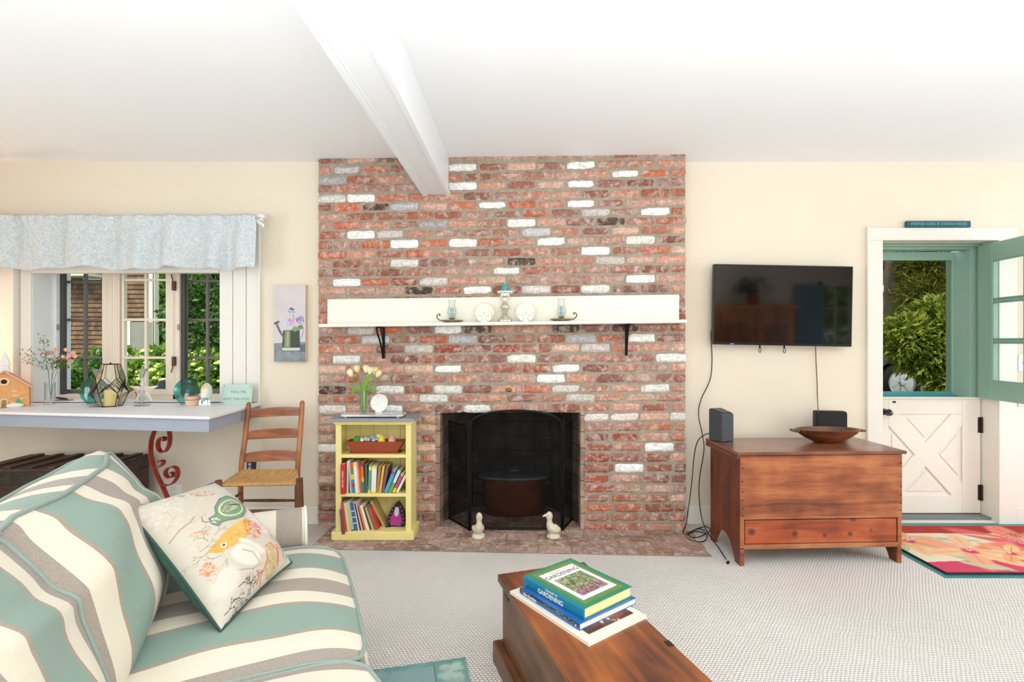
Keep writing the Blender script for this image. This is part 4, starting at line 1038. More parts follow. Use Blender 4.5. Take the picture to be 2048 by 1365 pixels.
# blue garden book
z2 = z1+.022
bb_, Lb, Wb = book_from_px('garden_book', 'blue spined garden book in the middle of the stack on the chest', Q(342,408), Q(760,215), Q(852,722), z2, .022, None, None, None)
m_blue = mat('book_blue', (34,104,176), .3, noise=(18,.12), coat=.3)
MB().box(.003, Lb-.003, .002, Wb-.004, .002, .020).build('pages', m_pagew, bb_)
MB().box(0, Lb, 0, Wb, 0, .002).box(0, Lb, 0, Wb, .020, .022).box(0, Lb, -.001, .002, 0, .022).build('cover', m_blue, bb_, bevel=.0008)
nn = 120; U, V = UV(nn, 20); c = Canvas(U, V, (30,104,180)); 
c.poly([(0,.42),(.12,.5),(.25,.62),(.40,.55),(1,.40),(1,1.1),(0,1.1)], (36,40,36)); c.specks(.75, .8, .28, .3, 220, .011, [(220,220,200),(90,110,60),(200,200,130),(60,80,50)], .9); c.specks(.46, .75, .06, .2, 30, .012, [(230,210,110),(220,190,90)], .9); c.specks(.1,.9,.1,.2,30,.012,[(220,220,220)],.8)
grid_mesh('spine_print', nn, 20, lambda u, v: Vector((u*Lb, -.0014, .0005+v*.021)), c, mcol, bb_, smooth=False)
m_wtxt = mat('white_ink', (246,246,242), .4); m_dtxt = mat('dark_ink', (60,62,58), .4)
text_mesh('spine_title', "the Garden", .016, m_wtxt, Mface(.060, -.0018, .009), bb_, .0003)
text_mesh('spine_mark', "II", .012, m_wtxt, Mface(Lb-.018, -.0018, .010), bb_, .0003)
# treasury of gardening
th3 = .037; z3 = z2+th3
tg, Lt, Wt = book_from_px('gardening_book', 'thick teal and green gardening book on top of the stack on the chest', Q(375,305), Q(765,155), Q(890,590), z3, th3, None, None, None)
m_tspine = mat('book_teal', (18,128,160), .3, coat=.3); m_page2 = mat('book_pages_yellow', (240,224,160), .8, noise=(30,.08))
MB().box(.004, Lt-.004, .003, Wt-.005, .002, th3-.002).build('pages', m_page2, tg)
MB().box(0, Lt, 0, Wt, 0, .0025).box(0, Lt, 0, Wt, th3-.0025, th3).build('cover', mat('book_green', (30,128,92), .3, coat=.3), tg, bevel=.0008)
sp_ = MB(); pr = [(0,0),(-.003,.006),(-.004,th3/2),(-.003,th3-.006),(0,th3),(.003,th3),(.003,0)]
sp_.prism(pr, 0, Lt, 'x'); sp_.build('spine', m_tspine, tg)
nn = 150; U, V = UV(nn, nn); c = Canvas(U, V, (34,134,92))
c.poly([(.06,.10),(.94,.10),(.94,.92),(.06,.92)], (140,140,66), .55); c.poly([(0,0),(1,0),(1,.05),(0,.05)], (20,120,140), .6)
c.specks(.5, .5, .5, .5, 160, .04, [(34,134,92),(60,140,80),(120,134,60)], .35)
c.poly([(.13,.155),(.87,.155),(.87,.865),(.13,.865)], (250,248,246))
c.poly([(.33,.235),(.80,.235),(.80,.80),(.33,.80)], (112,128,84))
rgv = (.565,.52)
for k in range(260):
    x, y = .33+.45*c.rng.rand(), .24+.55*c.rng.rand(); colr = [(150,164,120),(90,108,66),(196,200,160),(70,84,54),(170,180,130)][c.rng.randint(5)]
    if .335 < x < .795 and .24 < y < .795: c.ell(x, y, .010+.012*c.rng.rand(), .008+.010*c.rng.rand(), 3*c.rng.rand(), colr, .5, .9)
for k in range(150):
    y = .24+.56*c.rng.rand(); x = .80-.17*c.rng.rand()*(1 if y > .3 else .8)
    if x < .795 and y < .795: c.ell(x, y, .012, .010, 0, [(186,70,150),(160,50,120),(214,120,180),(120,40,90)][c.rng.randint(4)], .5, .95)
grid_mesh('cover_print', nn, nn, lambda u, v: Vector((u*Lt, v*Wt, th3+.0003)), c, mcol, tg, smooth=False)
# titles: cover text reads along +y (from spine toward fore edge)
MT = Matrix.Translation((Lt*.255, Wt*.50, th3+.0006)) @ Matrix.Rotation(pi/2, 4, 'Z')
text_mesh('cover_title', 'GARDENING', .034, m_dtxt, MT, tg, .0002, sx=.86)
text_mesh('cover_title_small', 'TREASURY OF', .013, mat('gold_ink', (196,180,120), .4), Matrix.Translation((Lt*.175, Wt*.50, th3+.0006)) @ Matrix.Rotation(pi/2, 4, 'Z'), tg, .0002)
text_mesh('spine_title', 'GARDENING', .024, m_wtxt, Mface(Lt*.48, -.0046, th3*.34), tg, .0003, sx=.95, bold=.0003)
text_mesh('spine_title_small', 'TREASURY OF', .010, m_wtxt, Mface(Lt*.50, -.0046, th3*.80), tg, .0003)

# ================================================================== BLANKET CHEST under the TV
w_dr = wood('dresser_front_wood', (98,46,22), (150,78,40), (182,110,64), 'x', .38, .9, coat=.3)
w_drs = wood('dresser_side_wood', (70,28,12), (104,46,20), (130,64,30), 'z', .42, .9, coat=.3)
w_drt = wood('dresser_top_wood', (88,44,26), (124,70,46), (150,92,62), 'x', .3, .9, coat=.5)
fl_ = G(1478.7, 1132, 0); fr2 = G(1800.5, 1125.6, 0); dx = fr2-fl_; DW = dx.length; drz = atan2(dx.y, dx.x)
dr = thing('blanket_chest', 'old pine blanket chest with one long drawer standing below the television', 'chest', fl_, drz)
DD = .40; LT = .676
zs0 = CAMZ-(1089-CY)/F*3.05   # bottom of drawer section
zsplit = CAMZ-(1037-CY)/F*3.05
knots = [(.07,-.002,.20,.022),(.33,-.002,.185,.020),(.515,-.002,.175,.015),(.67,-.002,.18,.016),(.80,-.002,.20,.010),(.69,-.002,.27,.02)]
w_drd = wood('dresser_drawer_wood', (112,40,16), (158,68,28), (186,96,48), 'x', .35, .9, knots=knots, coat=.35)
def side_prof(y0, y1):   # (y, z) profile with cut-out foot
    return [(y0,0),(y0+.055,0),(y0+.075,.04),(y0+.13,.11),(y0+.18,.13),(y1-.16,.13),(y1-.11,.10),(y1-.06,.03),(y1-.05,0),(y1,0),(y1,LT-.02),(y0,LT-.02)]
for xx in (0, DW-.024):
    pf = side_prof(0, DD); m_ = MB()
    # triangulate: top slab + feet
    m_.box(xx, xx+.024, 0, DD, .13, LT-.02); m_.prism([(0,0),(.055,0),(.075,.04),(.13,.11),(.18,.13),(0,.13)], xx, xx+.024, 'x'); m_.prism([(DD,0),(DD-.05,0),(DD-.06,.03),(DD-.11,.10),(DD-.16,.13),(DD,.13)], xx, xx+.024, 'x')
    m_.build('side_panel', w_drs, dr, bevel=.002)
MB().box(-.001, DW+.001, -.014, 0, zsplit+.012, LT-.024).build('front_panel', w_dr, dr, bevel=.002)
MB().box(0, DW, -.012, .012, zsplit-.006, zsplit+.012).box(0, .024, -.012, .0, .0 if False else zs0-.02, zsplit-.006).box(DW-.024, DW, -.012, 0, zs0-.02, zsplit-.006).box(.02, DW-.02, -.010, .012, zs0-.028, zs0).build('front_rail', wood('dresser_rail_wood', (112,58,32), (154,92,56), (178,118,76), 'x', .45, .9), dr, bevel=.0015)
dwr = MB().box(.030, DW-.030, -.008, .012, zs0+.004, zsplit-.012).build('drawer', w_drd, dr, bevel=.002)
for kx in (0, DW-.024): MB().prism([(0,0),(.024,0),(.024,zs0-.028),(0,zs0-.028)], -.010, 0, 'y', M=Matrix.Translation((kx, 0, 0))).build('foot_front', w_dr, dr)
MB().box(.024, DW-.024, DD-.02, DD, .13, LT-.02).box(.024, DW-.024, .012, DD-.02, .13, .145).build('back_panel', w_drs, dr)
ld = MB().box(-.025, DW+.02, -.028, DD+.02, LT-.020, LT); lo_ = ld.build('lid', w_drt, dr, bevel=.004)
MB().box(-.030, -.004, -.024, DD+.01, LT-.046, LT-.020).build('lid_batten', w_drs, lo_, bevel=.004)
for z in (.58,.50,.44,.39,.34,.30):
    MB().ball((.012, -.0145, z), .004, 6).build('nail_head', m_black, dr); MB().ball((DW-.010, -.0145, z+.02), .0035, 6).build('nail_head', m_black, dr)

# ---- items on the blanket chest
zd = LT
def onD(px, py): return G(px, py, zd)
m_rt = mat('router_grey', (58,62,68), .4, bump=(300,.1,.0005)); m_rt2 = mat('router_top', (34,35,37), .35)
pA, pB = onD(1446, 886), onD(1468, 883)
rt = thing('wifi_router', 'charcoal wedge shaped internet router on the left end of the blanket chest', 'router', (pA.x, pA.y, zd), atan2(pB.y-pA.y, pB.x-pA.x))
s_ = pA.y/F
hR = .206; m_ = MB()
pw = (pB-pA).length
vs = [(-.005,.0,0),(pw,0,0),(pw*.95,.10,0),(-.018,.10,0),(-.005,0,hR-.02),(pw,0,hR-.026),(pw*.9,.10,hR+.0),(-.018,.10,hR+.005)]
m_.add(vs, [(0,3,2,1),(4,5,6,7),(0,1,5,4),(1,2,6,5),(2,3,7,6),(3,0,4,7)]); m_.build('router_body', m_rt, rt, bevel=.008, seg=3)
m_ = MB(); m_.add([(.004,.012,hR-.016),(pw-.008,.012,hR-.022),(pw*.85,.088,hR-.0),(-.008,.088,hR+.003),(.004,.012,hR-.013),(pw-.008,.012,hR-.019),(pw*.85,.088,hR+.003),(-.008,.088,hR+.006)], [(0,3,2,1),(4,5,6,7),(0,1,5,4),(1,2,6,5),(2,3,7,6),(3,0,4,7)]); m_.build('vent_top', m_rt2, rt)
# black box behind bowl
pA, pB = G(1636, 872, zd), G(1700, 872, zd)
bxh = .165
bx_ = thing('cable_box', 'small upright black cable box behind the wooden bowl', 'cable box', (pA.x, pA.y+.03, zd))
W_ = (pB-pA).length+.002
MB().prism([(0,0),(W_,0),(W_,bxh-.02),(W_-.006,bxh-.006),(W_-.02,bxh),(.008,bxh+.004),(0,bxh-.004)], 0, .035, 'y').build('box_shell', m_blackpl, bx_, bevel=.003)
MB().box(.012, W_-.012, -.002, .0, .012, bxh-.02).build('front_grille', mat('grille_black', (16,16,17), .6), bx_)
# wooden dough bowl
c = G(1655, 885, zd); 
bowl = thing('wooden_bowl', 'long oval dark brown wooden bowl on the right end of the blanket chest', 'bowl', (c.x, c.y+.0, zd), radians(2))
w_bowl = wood('bowl_wood', (60,28,12), (96,48,22), (130,74,38), 'x', .35, 1.2, coat=.3)
prof = [(.05,0),(.09,.004),(.15,.03),(.195,.06),(.215,.078),(.222,.088),(.210,.088),(.190,.072),(.145,.040),(.08,.016),(0,.012)]
prof = [(r*.96, z*.98) for r, z in prof]
bo_ = MB().lathe(prof, n=40, sy=.48); 
for sgn in (-1, 1): pass
bo_.build('bowl_body', w_bowl, bowl, smooth=True)
for sgn in (-1, 1): MB().box(sgn*.20 if sgn > 0 else -.232, .232 if sgn > 0 else -.20, -.035, .035, .070, .084).build('bowl_handle', w_bowl, bowl, bevel=.004)

# ================================================================== TELEVISION
tvd = 3.66
c0 = P(1427, 528, tvd); c1 = P(1705, 691, tvd); cxm = (c0.x+c1.x)/2; czm = (P(0,528,tvd).z+P(0,694.5,tvd).z)/2
tvw = P(1704,0,tvd).x-P(1426,0,tvd).x; tvh = P(0,530.5,tvd).z-P(0,691.5,tvd).z
tv = thing('television', 'flat black television mounted on the wall above the blanket chest', 'television', (cxm, tvd, czm), 0)
tv.rotation_euler = (0, radians(1.05), 0)
m_tvf = mat('tv_frame', (18,18,20), .3); m_tvs = mat('tv_screen', (9,7,7), .06, spec=.6, coat=.35)
MB().box(-tvw/2, tvw/2, .0, .035, -tvh/2, tvh/2).build('tv_frame', m_tvf, tv, bevel=.003)
MB().box(-tvw/2+.010, tvw/2-.010, -.0015, .0, -tvh/2+.018, tvh/2-.010).build('screen', m_tvs, tv)
MB().box(-.22, .22, .035, WY-tvd, -.15, .15).build('wall_mount', m_black, tv)
MB().box(-tvw/2+.125, -tvw/2+.150, -.0025, -.001, -tvh/2+.005, -tvh/2+.009).build('status_light', mat('blue_led', (60,90,255), .3, emit=((90,110,255), 3)), tv, label='small blue standby light')
for px in (1523, 1572):
    x = P(px, 0, tvd).x-cxm; t_ = MB(); t_.box(x-.006, x+.004, .01, .014, -tvh/2-.02, -tvh/2+.002); t_.tube(scurve([(x-.001, .012, -tvh/2-.015), (x+.009, .012, -tvh/2-.03), (x+.003, .012, -tvh/2-.052), (x-.008, .012, -tvh/2-.04), (x-.001, .012, -tvh/2-.015)], 16), .0025, 6)
    t_.build('cable_tie', m_blackpl, tv)
# cords
def cord(name, label, pts, d, r=.0035, m=None):
    w_ = [P(p[0], p[1], p[2] if len(p) > 2 else d) for p in pts]; b0 = w_[-1].copy()
    iv = (Matrix.Translation(tv.location) @ Matrix.Rotation(tv.rotation_euler.y, 4, 'Y')).inverted()
    mb = MB().tube([iv @ q for q in scurve(w_, len(pts)*7)], r, 7); o = mb.build(name, m or m_blackpl, tv, smooth=True, label=label)
    return o
cord('left_cord', 'black cord from the left side of the television down behind the blanket chest', [(1428,650,3.71),(1422,668,3.715),(1424,720,3.72),(1420,760,3.72),(1402,800,3.72),(1397,830,3.70),(1404,866,3.62),(1408,900,3.5),(1400,950,3.55),(1398,985,3.6),(1402,1030,3.6),(1412,1060,3.40),(1424,1078,3.36),(1440,1100,3.24),(1453,1121,3.13)], 3.7)
MBp = MB().box(-.012, .012, -.006, .006, 0, .014); q = G(1456, 1128, 0)
o = MBp.build('usb_plug', m_blackpl, None, bevel=.002); o.location = (q.x, q.y, 0); o.rotation_euler = (0, 0, .8); tag(o, 'black cable plug lying on the carpet at the left foot of the blanket chest', 'cable plug')
cord('right_cord', 'thin dark cord from the right of the television to the black cable box', [(1631,690,3.70),(1632,720,3.73),(1634,760,3.73),(1635,800,3.72),(1637,826,3.50)], 3.73, .0028, mat('cord_brown', (70,40,34), .5))
def gz(px, py, z): return G(px, py, z)
def cordw(name, label, pts, r=.0035):
    b0 = Vector(pts[-1])
    if name == 'router_cord':
        iv = (Matrix.Translation(rt.location) @ Matrix.Rotation(rt.rotation_euler.z, 4, 'Z')).inverted()
        return MB().tube([iv @ q for q in scurve(pts, len(pts)*8)], r, 7).build(name, m_blackpl, rt, smooth=True, label=label)
    mb = MB().tube([q-b0 for q in scurve(pts, len(pts)*8)], r, 7); o = mb.build(name, m_blackpl, None, smooth=True); o.location = b0
    return tag(o, label, 'cable')
cordw('router_cord', 'black cord running from the router down to the coil on the floor', [P(1430,870,3.42),P(1415,868,3.45),P(1396,882,3.5),P(1388,915,3.55),P(1384,960,3.55),P(1378,1010,3.55),P(1372,1048,3.5),gz(1366,1066,.012),gz(1380,1080,.01),gz(1405,1084,.01),gz(1414,1072,.012),gz(1400,1058,.014),gz(1376,1068,.012)])
cordw('loose_cable', 'loose loop of black cord on the hearth corner beside the blanket chest', [gz(1372,1070,.016),gz(1392,1059,.018),gz(1412,1054,.016),gz(1420,1062,.014),gz(1402,1073,.016),gz(1384,1076,.014),gz(1378,1066,.018),gz(1396,1064,.02),gz(1410,1068,.014)])

# ================================================================== RUGS
m_rug = mat('rug_pile', (200,60,80), .95, attr='Col', bump=(180,.5,.004))
RX0, RX1, RY0, RY1 = 2.468, 4.35, 2.925, 3.66
rug = thing('floral_rug', 'floral rug with red border and pink lilies in front of the entry door', 'rug', (RX0, RY0, .004))
nu, nv = 330, 130; U, V = UV(nu, nv); X = U*(RX1-RX0); Y = V*(RY1-RY0)
c = Canvas(X, Y, (214,68,98))
c.poly([(0,.58),(1.9,.58),(1.9,.8),(0,.8)], (176,52,44)); c.poly([(-.1,.13),(.45,.17),(1.9,.18),(1.9,.575),(.0,.60),(-.1,.6)], (238,222,196))
def lily(x, y, s, a0, cols):
    for k in range(6):
        a = a0+k*pi/3; c.ell(x+cos(a)*s*.55, y+sin(a)*s*.55, s*.62, s*.24, a, cols[k % 2], .35); c.line([(x, y), (x+cos(a)*s, y+sin(a)*s)], .006, cols[2], .8)
    c.ell(x, y, s*.18, s*.18, 0, (214,60,110), .5)
    for k in range(5): a = a0+.3+k*.4; c.line([(x, y), (x+cos(a)*s*.6, y+sin(a)*s*.6)], .004, (246,220,200))
def leaf(x, y, L_, w_, a, col): c.ell(x, y, L_, w_, a, col, .2); c.line([(x-cos(a)*L_, y-sin(a)*L_), (x+cos(a)*L_, y+sin(a)*L_)], .004, (150,160,110), .8)
for (x, y, L_, w_, a) in ((.08,.42,.2,.035,.9),(.35,.50,.26,.03,-.15),(.30,.16,.18,.04,-.9),(.55,.10,.12,.03,-.7),(.75,.40,.2,.04,.5),(.95,.20,.35,.05,.1),(1.2,.52,.2,.05,.2),(1.35,.22,.3,.05,-.1),(.45,.26,.14,.05,.6),(1.55,.4,.2,.05,.8)): leaf(x, y, L_, w_, a, [(196,200,160),(206,210,176),(176,190,150)][int(x*10) % 3])
pk = [(228,100,100),(236,138,118),(206,60,90)]; yl = [(238,196,140),(234,170,120),(222,124,80)]
lily(.14, .46, .20, .3, yl); lily(.40, .30, .25, .1, [(244,170,140),(246,196,150),(232,110,110)]); lily(.85, .40, .34, .25, pk); lily(1.30, .42, .30, .6, pk); lily(1.65, .30, .26, .2, yl); lily(.62, .26, .16, .8, yl)
for (x, y, L_, w_, a) in ((.28,.09,.10,.03,-.6),(.62,.08,.08,.025,-.8),(1.0,.25,.2,.03,.05),(.7,.55,.1,.02,-.4)): leaf(x, y, L_, w_, a, (200,206,164))
c.specks(1.05, .56, .18, .05, 120, .008, [(130,60,40),(220,130,80),(90,100,70)], .8)
def rg_pt(u, v): return Vector((u*(RX1-RX0), v*(RY1-RY0), .0112))
grid_mesh('rug_top', nu, nv, rg_pt, c, m_rug, rug, smooth=True)
MB().box(-.006, RX1-RX0, -.006, RY1-RY0, 0, .010).build('rug_backing', mat('rug_backing', (40,40,44), .9), rug)
# small teal rug between sofa and chest
ka = G(930, 1321, 0); kd = (G(780, 1342, 0)-ka).normalized(); kf = Vector((kd.y, -kd.x, 0)) if kd.y*0 else Vector((-kd.y, kd.x, 0))
if kf.y > 0: kf = -kf
r2_ = thing('teal_rug', 'small teal rug with pale leaf pattern between the sofa and the low chest', 'rug', ka)
nu = nv = 110; U, V = UV(nu, nv); c = Canvas(U*.55, V*1.3, (122,164,156)); c.poly([(.13,.0),(.6,.0),(.6,1.3),(.13,1.3)], (140,170,172)); c.poly([(0,0),(.55,0),(.55,.03),(0,.03)], (112,156,148)); c.specks(.07,.12,.05,.1,16,.022,[(178,200,188)],.9)
for y in (.06,.16,.30,.45): c.ell(.06, y, .05, .018, .7, (184,204,192), .3); c.ell(.045, y+.05, .03, .014, -.5, (184,204,192), .3)
c.line([(.13,0),(.13,1.3)], .006, (90,130,124)); c.specks(.3, .3, .3, .4, 200, .02, [(150,176,180),(126,160,160)], .4)
grid_mesh('rug_top', nu, nv, lambda u, v: kd*(u*.55)+kf*(v*1.3)+Vector((0,0,.012)), c, m_rug, r2_)
o = MB(); vs = [Vector((0,0,.0)), kd*.55, kd*.55+kf*1.3, kf*1.3]; o.add([v+Vector((0,0,.0005)) for v in vs]+[v+Vector((0,0,.0115)) for v in vs], [(3,2,1,0),(4,5,6,7),(0,1,5,4),(1,2,6,5),(2,3,7,6),(3,0,4,7)]); o.build('rug_edge', mat('teal_rug_edge', (120,160,152), .95), r2_)
# ================================================================== BOOKCASE
m_yel = mat('yellow_paint', (244,228,150), .45, noise=(10,.03)); m_grtop = mat('grey_top_paint', (150,152,160), .5, noise=(14,.08))
BX0, BX1 = -1.175, -.672; BF, BB = 3.43, 3.625
bc = thing('yellow_bookcase', 'small yellow painted bookcase with grey top at the left of the fireplace', 'bookcase', (BX0, BF, .008))
bw = BX1-BX0; bd = BB-BF; BHt = .80
def bz(py, d=BF): return CAMZ-(py-CY)/F*d-.008
tB = .032
MB().box(0, .036, 0, .02, .0, BHt-.03).build('stile', m_yel, bc, bevel=.002); MB().box(bw-.036, bw, 0, .02, 0, BHt-.03).build('stile', m_yel, bc, bevel=.002)
MB().box(.0, .016, .02, bd, 0, BHt-.03).build('side_panel', m_yel, bc, bevel=.001); MB().box(bw-.016, bw, .02, bd, 0, BHt-.03).build('side_panel', m_yel, bc, bevel=.001)
bk_ = MB()
for k in range(5): bk_.box(.016+k*(bw-.032)/5+.001, .016+(k+1)*(bw-.032)/5-.001, bd-.012, bd, .03, BHt-.03)
bk_.build('back_panel', m_yel, bc)
shz = []
for (a, b2) in ((910, 916.5), (988, 994.5)):
    zt_, zb3 = bz(a), bz(b2); shz.append(zt_); MB().box(.016, bw-.016, .002, bd-.012, zb3, zt_).build('shelf', m_yel, bc, bevel=.0015)
zf = bz(1067); MB().box(.016, bw-.016, .002, bd-.012, zf-.02, zf).build('shelf', m_yel, bc); shz.append(zf)
MB().box(.036, bw-.036, 0, .016, bz(845), BHt-.03).build('top_rail', m_yel, bc)
MB().box(-.022, bw+.022, -.022, bd, 0, .058).build('plinth', m_yel, bc, bevel=.005)
cp = MB(); 
for k, (o_, z0_, z1_) in enumerate(((.006,.764,.772),(.014,.772,.782),(.024,.782,.790))): cp.box(-o_, bw+o_, -o_, bd, z0_-0.0, z1_)
cp.build('cornice', m_yel, bc, bevel=.003)
MB().box(-.038, bw+.030, -.040, bd+.005, .790, .808).build('top_board', m_grtop, bc, bevel=.003)
ztop = .816
# marble tray, vase, dish
m_marb = mat('marble', (240,240,240), .2, noise=(9,.13), col2=(196,198,202), coat=.4)
tr = thing('marble_tray', 'white marble tray on four small feet on top of the yellow bookcase', 'tray', (-.945, 3.50, ztop))
MB().prism([(-.205,-.05),(-.19,-.07),(.20,-.07),(.215,-.05),(.215,.06),(.20,.075),(-.19,.075),(-.205,.06)], .008, .021, 'z').build('tray_slab', m_marb, tr, bevel=.003)
for fx, fy in ((-.17,-.05),(.18,-.05),(-.17,.055),(.18,.055)): MB().lathe([(.008,0),(.008,.008)], (fx, fy, 0), 10).build('foot', m_marb, tr)
zt2 = ztop+.021
m_glass = mat('clear_glass', (250,253,253), .02, trans=1, ior=1.45)
m_gv = thin_glass('vase_glass', (250,253,252), .05)
tv_c = P(728, 820, 3.49)
vs_ = thing('tulip_vase', 'clear glass cylinder vase of pale yellow tulips on the bookcase', 'vase', (tv_c.x, 3.49, zt2))
MB().lathe([(.030,0),(.032,.005),(.029,.03),(.029,.155),(.027,.155),(.027,.012),(0,.010)], n=24).build('vase_glass', m_gv, vs_, smooth=True)
m_stem = mat('tulip_stem', (120,158,60), .5); m_tul = mat('tulip_petal', (250,236,186), .5, noise=(30,.05)); m_tul2 = mat('tulip_petal_warm', (246,206,110), .5); m_leafg = mat('tulip_leaf', (110,160,50), .45)
MB().lathe([(.026,.012),(.026,.05),(0,.05)], n=18).build('vase_water', thin_glass('water', (240,246,240), .02), vs_)
heads = [(700,746,0,-.35),(714,738,1,-.15),(732,738,2,.0),(740,741,3,.1),(750,742,4,.25),(757,747,5,.5)]
for (px, py, k, ln) in heads:
    h = P(px, py, 3.49+(.02 if k in (1,4) else -.01)); hp = Vector((h.x-tv_c.x, h.y-3.49, h.z-zt2))
    st_ = MB().tube(scurve([(.004*(k-2.5), 0, .015), (hp.x*.25, 0, .14), (hp.x*.7, hp.y*.6, hp.z*.75), (hp.x, hp.y, hp.z-.022)], 12), .0028, 6)
    so = st_.build('stem', m_stem, vs_, smooth=True)
    fl2 = MB(); M_ = Matrix.Translation(hp) @ Matrix.Rotation(ln, 4, 'Y') @ Matrix.Rotation(k*.8, 4, 'Z')
    for q in range(6):
        a = q*pi/3; pet = []; n1_, n2_ = 7, 4
        for i in range(n1_+1):
            t = i/n1_; rr_ = (.021 if q % 2 else .019)*(sin(pi*(t*.80+.06))**.7)+.001; wd = 1.15*(1-t**3)*.62
            for j in range(n2_+1):
                aa = a+(j/n2_*2-1)*wd; pet.append(M_ @ Vector((rr_*cos(aa), rr_*sin(aa), -.028+t*.058)))
        fl2.add(pet, [(i*(n2_+1)+j, i*(n2_+1)+j+1, (i+1)*(n2_+1)+j+1, (i+1)*(n2_+1)+j) for i in range(n1_) for j in range(n2_)], 1 if (k in (2,3,5) and q == 0) else 0)
    fl2.build('tulip_head', [m_tul, m_tul2], vs_, smooth=True)
lf = MB()
def leaf_strip(mb, pts, w0, mi=0):
    c_ = scurve(pts, 14); vs = []
    for i, p in enumerate(c_):
        t = i/14; w_ = w0*sin(pi*min(1, t*.93+.07))**.7+.0004; d = (c_[min(i+1, 14)]-c_[max(i-1, 0)]).normalized(); s_ = d.cross(Vector((0,1,0))).normalized()*w_
        vs += [p-s_, p+Vector((0,-.002,0)), p+s_]
    mb.add(vs, [(i*3+j, i*3+j+1, (i+1)*3+j+1, (i+1)*3+j) for i in range(14) for j in range(2)], mi)
def rel(px, py, d=3.48): h = P(px, py, d); return (h.x-tv_c.x, h.y-3.49, h.z-zt2)
leaf_strip(lf, [rel(728,800), rel(728,775), rel(737,757), rel(742,748)], .013); leaf_strip(lf, [rel(722,782), rel(714,774), rel(708,780), rel(703,791)], .012); leaf_strip(lf, [rel(732,780), rel(740,776), rel(748,779), rel(756,784)], .009)
lf.build('tulip_leaves', m_leafg, vs_, smooth=True)
# scalloped dish
m_por = mat('porcelain', (246,243,234), .25, coat=.4)
dc_ = P(758, 821, 3.545)
ds_ = thing('scalloped_dish', 'white scalloped dish standing upright on the marble tray beside the tulips', 'dish', (dc_.x, 3.545, zt2))
def scallop(mb, r, n=48, lob=9, cz=0, tilt=.18, depth=.012, sc=1):
    vs = [Vector((0, 0, cz))]; rings = 7; M_ = Matrix.Rotation(-tilt, 4, 'X')
    for k in range(1, rings+1):
        for j in range(n):
            a = 2*pi*j/n; q = k/rings; rr_ = r*q*(1+.035*q*abs(sin(a*lob/2))); y = -depth*q**3+.0015*cos(a*lob)*q
            vs.append(Vector((rr_*cos(a), y, cz+rr_*sin(a))))
    vs = [M_ @ v for v in vs]
    fs = [(0, 1+j, 1+(j+1) % n) for j in range(n)]+[(1+(k-1)*n+j, 1+(k-1)*n+(j+1) % n, 1+k*n+(j+1) % n, 1+k*n+j) for k in range(1, rings) for j in range(n)]
    mb.add(vs, fs); return mb
o = scallop(MB(), .060, cz=.066).build('dish_face', m_por, ds_, smooth=True); md = o.modifiers.new('s', 'SOLIDIFY'); md.thickness = .004
MB().box(-.024, .024, -.016, .012, 0, .012).build('dish_foot', m_por, ds_, bevel=.004)

# ---- planter with bath toys on the upper shelf
def bshelf(k): return .008+shz[k]
pc = P(751, 908, 3.50)
m_terra = mat('terracotta', (158,74,44), .6, noise=(20,.08))
pln = thing('planter_box', 'terracotta plastic window box on the upper shelf of the yellow bookcase', 'planter box', (-.925, 3.512, bshelf(0)))
W2, W1 = .195, .150
def taper(z): return W1+(W2-W1)*z/.095
pm = MB()
def tr_box(mb, z0, z1, ins):
    pass
vs = []
for (z, ox, oy) in ((.006, W1, .036), (.080, W2, .055), (.080, W2-.006, .049), (.012, W1-.004, .032)):
    vs += [(-ox, -oy, z), (ox, -oy, z), (ox, oy, z), (-ox, oy, z)]
fs = [(0,3,2,1)]+[(k*4+i, k*4+(i+1) % 4, (k+1)*4+(i+1) % 4, (k+1)*4+i) for k in range(3) for i in range(4)]+[(12,13,14,15)]
pm.add(vs, fs).build('planter_body', m_terra, pln, bevel=.0015)
MB().box(-.172, .172, -.048, .048, 0, .006).build('planter_saucer', m_terra, pln, bevel=.002)
zsh = bshelf(0)
def toy(name, label, cat, px, py, build, group=None, dd_=3.50):
    c_ = P(px, py-3, dd_); o = thing(name, label, cat, (c_.x, dd_, c_.z), 0, group); build(o); return o
toy('toy_block', 'bright green toy at the left end inside the terracotta planter', 'toy', 714, 881, lambda o: MB().prism([(-.022,-.03),(.022,-.03),(.020,.012),(-.016,.016)], -.02, .02, 'y').build('toy_body', mat('toy_green', (70,150,50), .4), o, bevel=.004))
random.seed(4)
shc = [(236,230,224),(220,204,196),(228,222,232),(150,180,190),(226,228,224),(206,216,220),(216,222,204)]
nm = ['white seashell nearest the green toy in the planter','pinkish seashell second from the left in the planter','white spotted seashell in the middle of the left heap in the planter','blue grey seashell near the middle of the planter','large white seashell in the middle of the planter','pale blue seashell left of the yellow toy in the planter','tall pale shell touching the yellow toy in the planter']
for k, (px, py) in enumerate([(724,884),(731,882),(737,883),(744,879),(747,884),(754,881),(757,876)]):
    def mk(o, k=k):
        mb = MB(); 
        prof = [(.0005,-.016),(.006,-.012),(.013,-.004),(.015,.003),(.010,.009),(.012,.011),(.006,.015),(.007,.0165),(.0005,.022)]
        M_ = Matrix.Rotation(random.uniform(-1.3,1.3), 4, 'Y') @ Matrix.Rotation(random.uniform(-.6,.6), 4, 'X')
        mb.lathe(prof, n=14, M=M_).build('shell_body', mat('shell_%d' % k, shc[k], .4, noise=(60,.15)), o, smooth=True)
    toy('seashell', nm[k], 'seashell', px, py, mk, 'seashells in the terracotta planter', 3.495+.008*(k % 3))
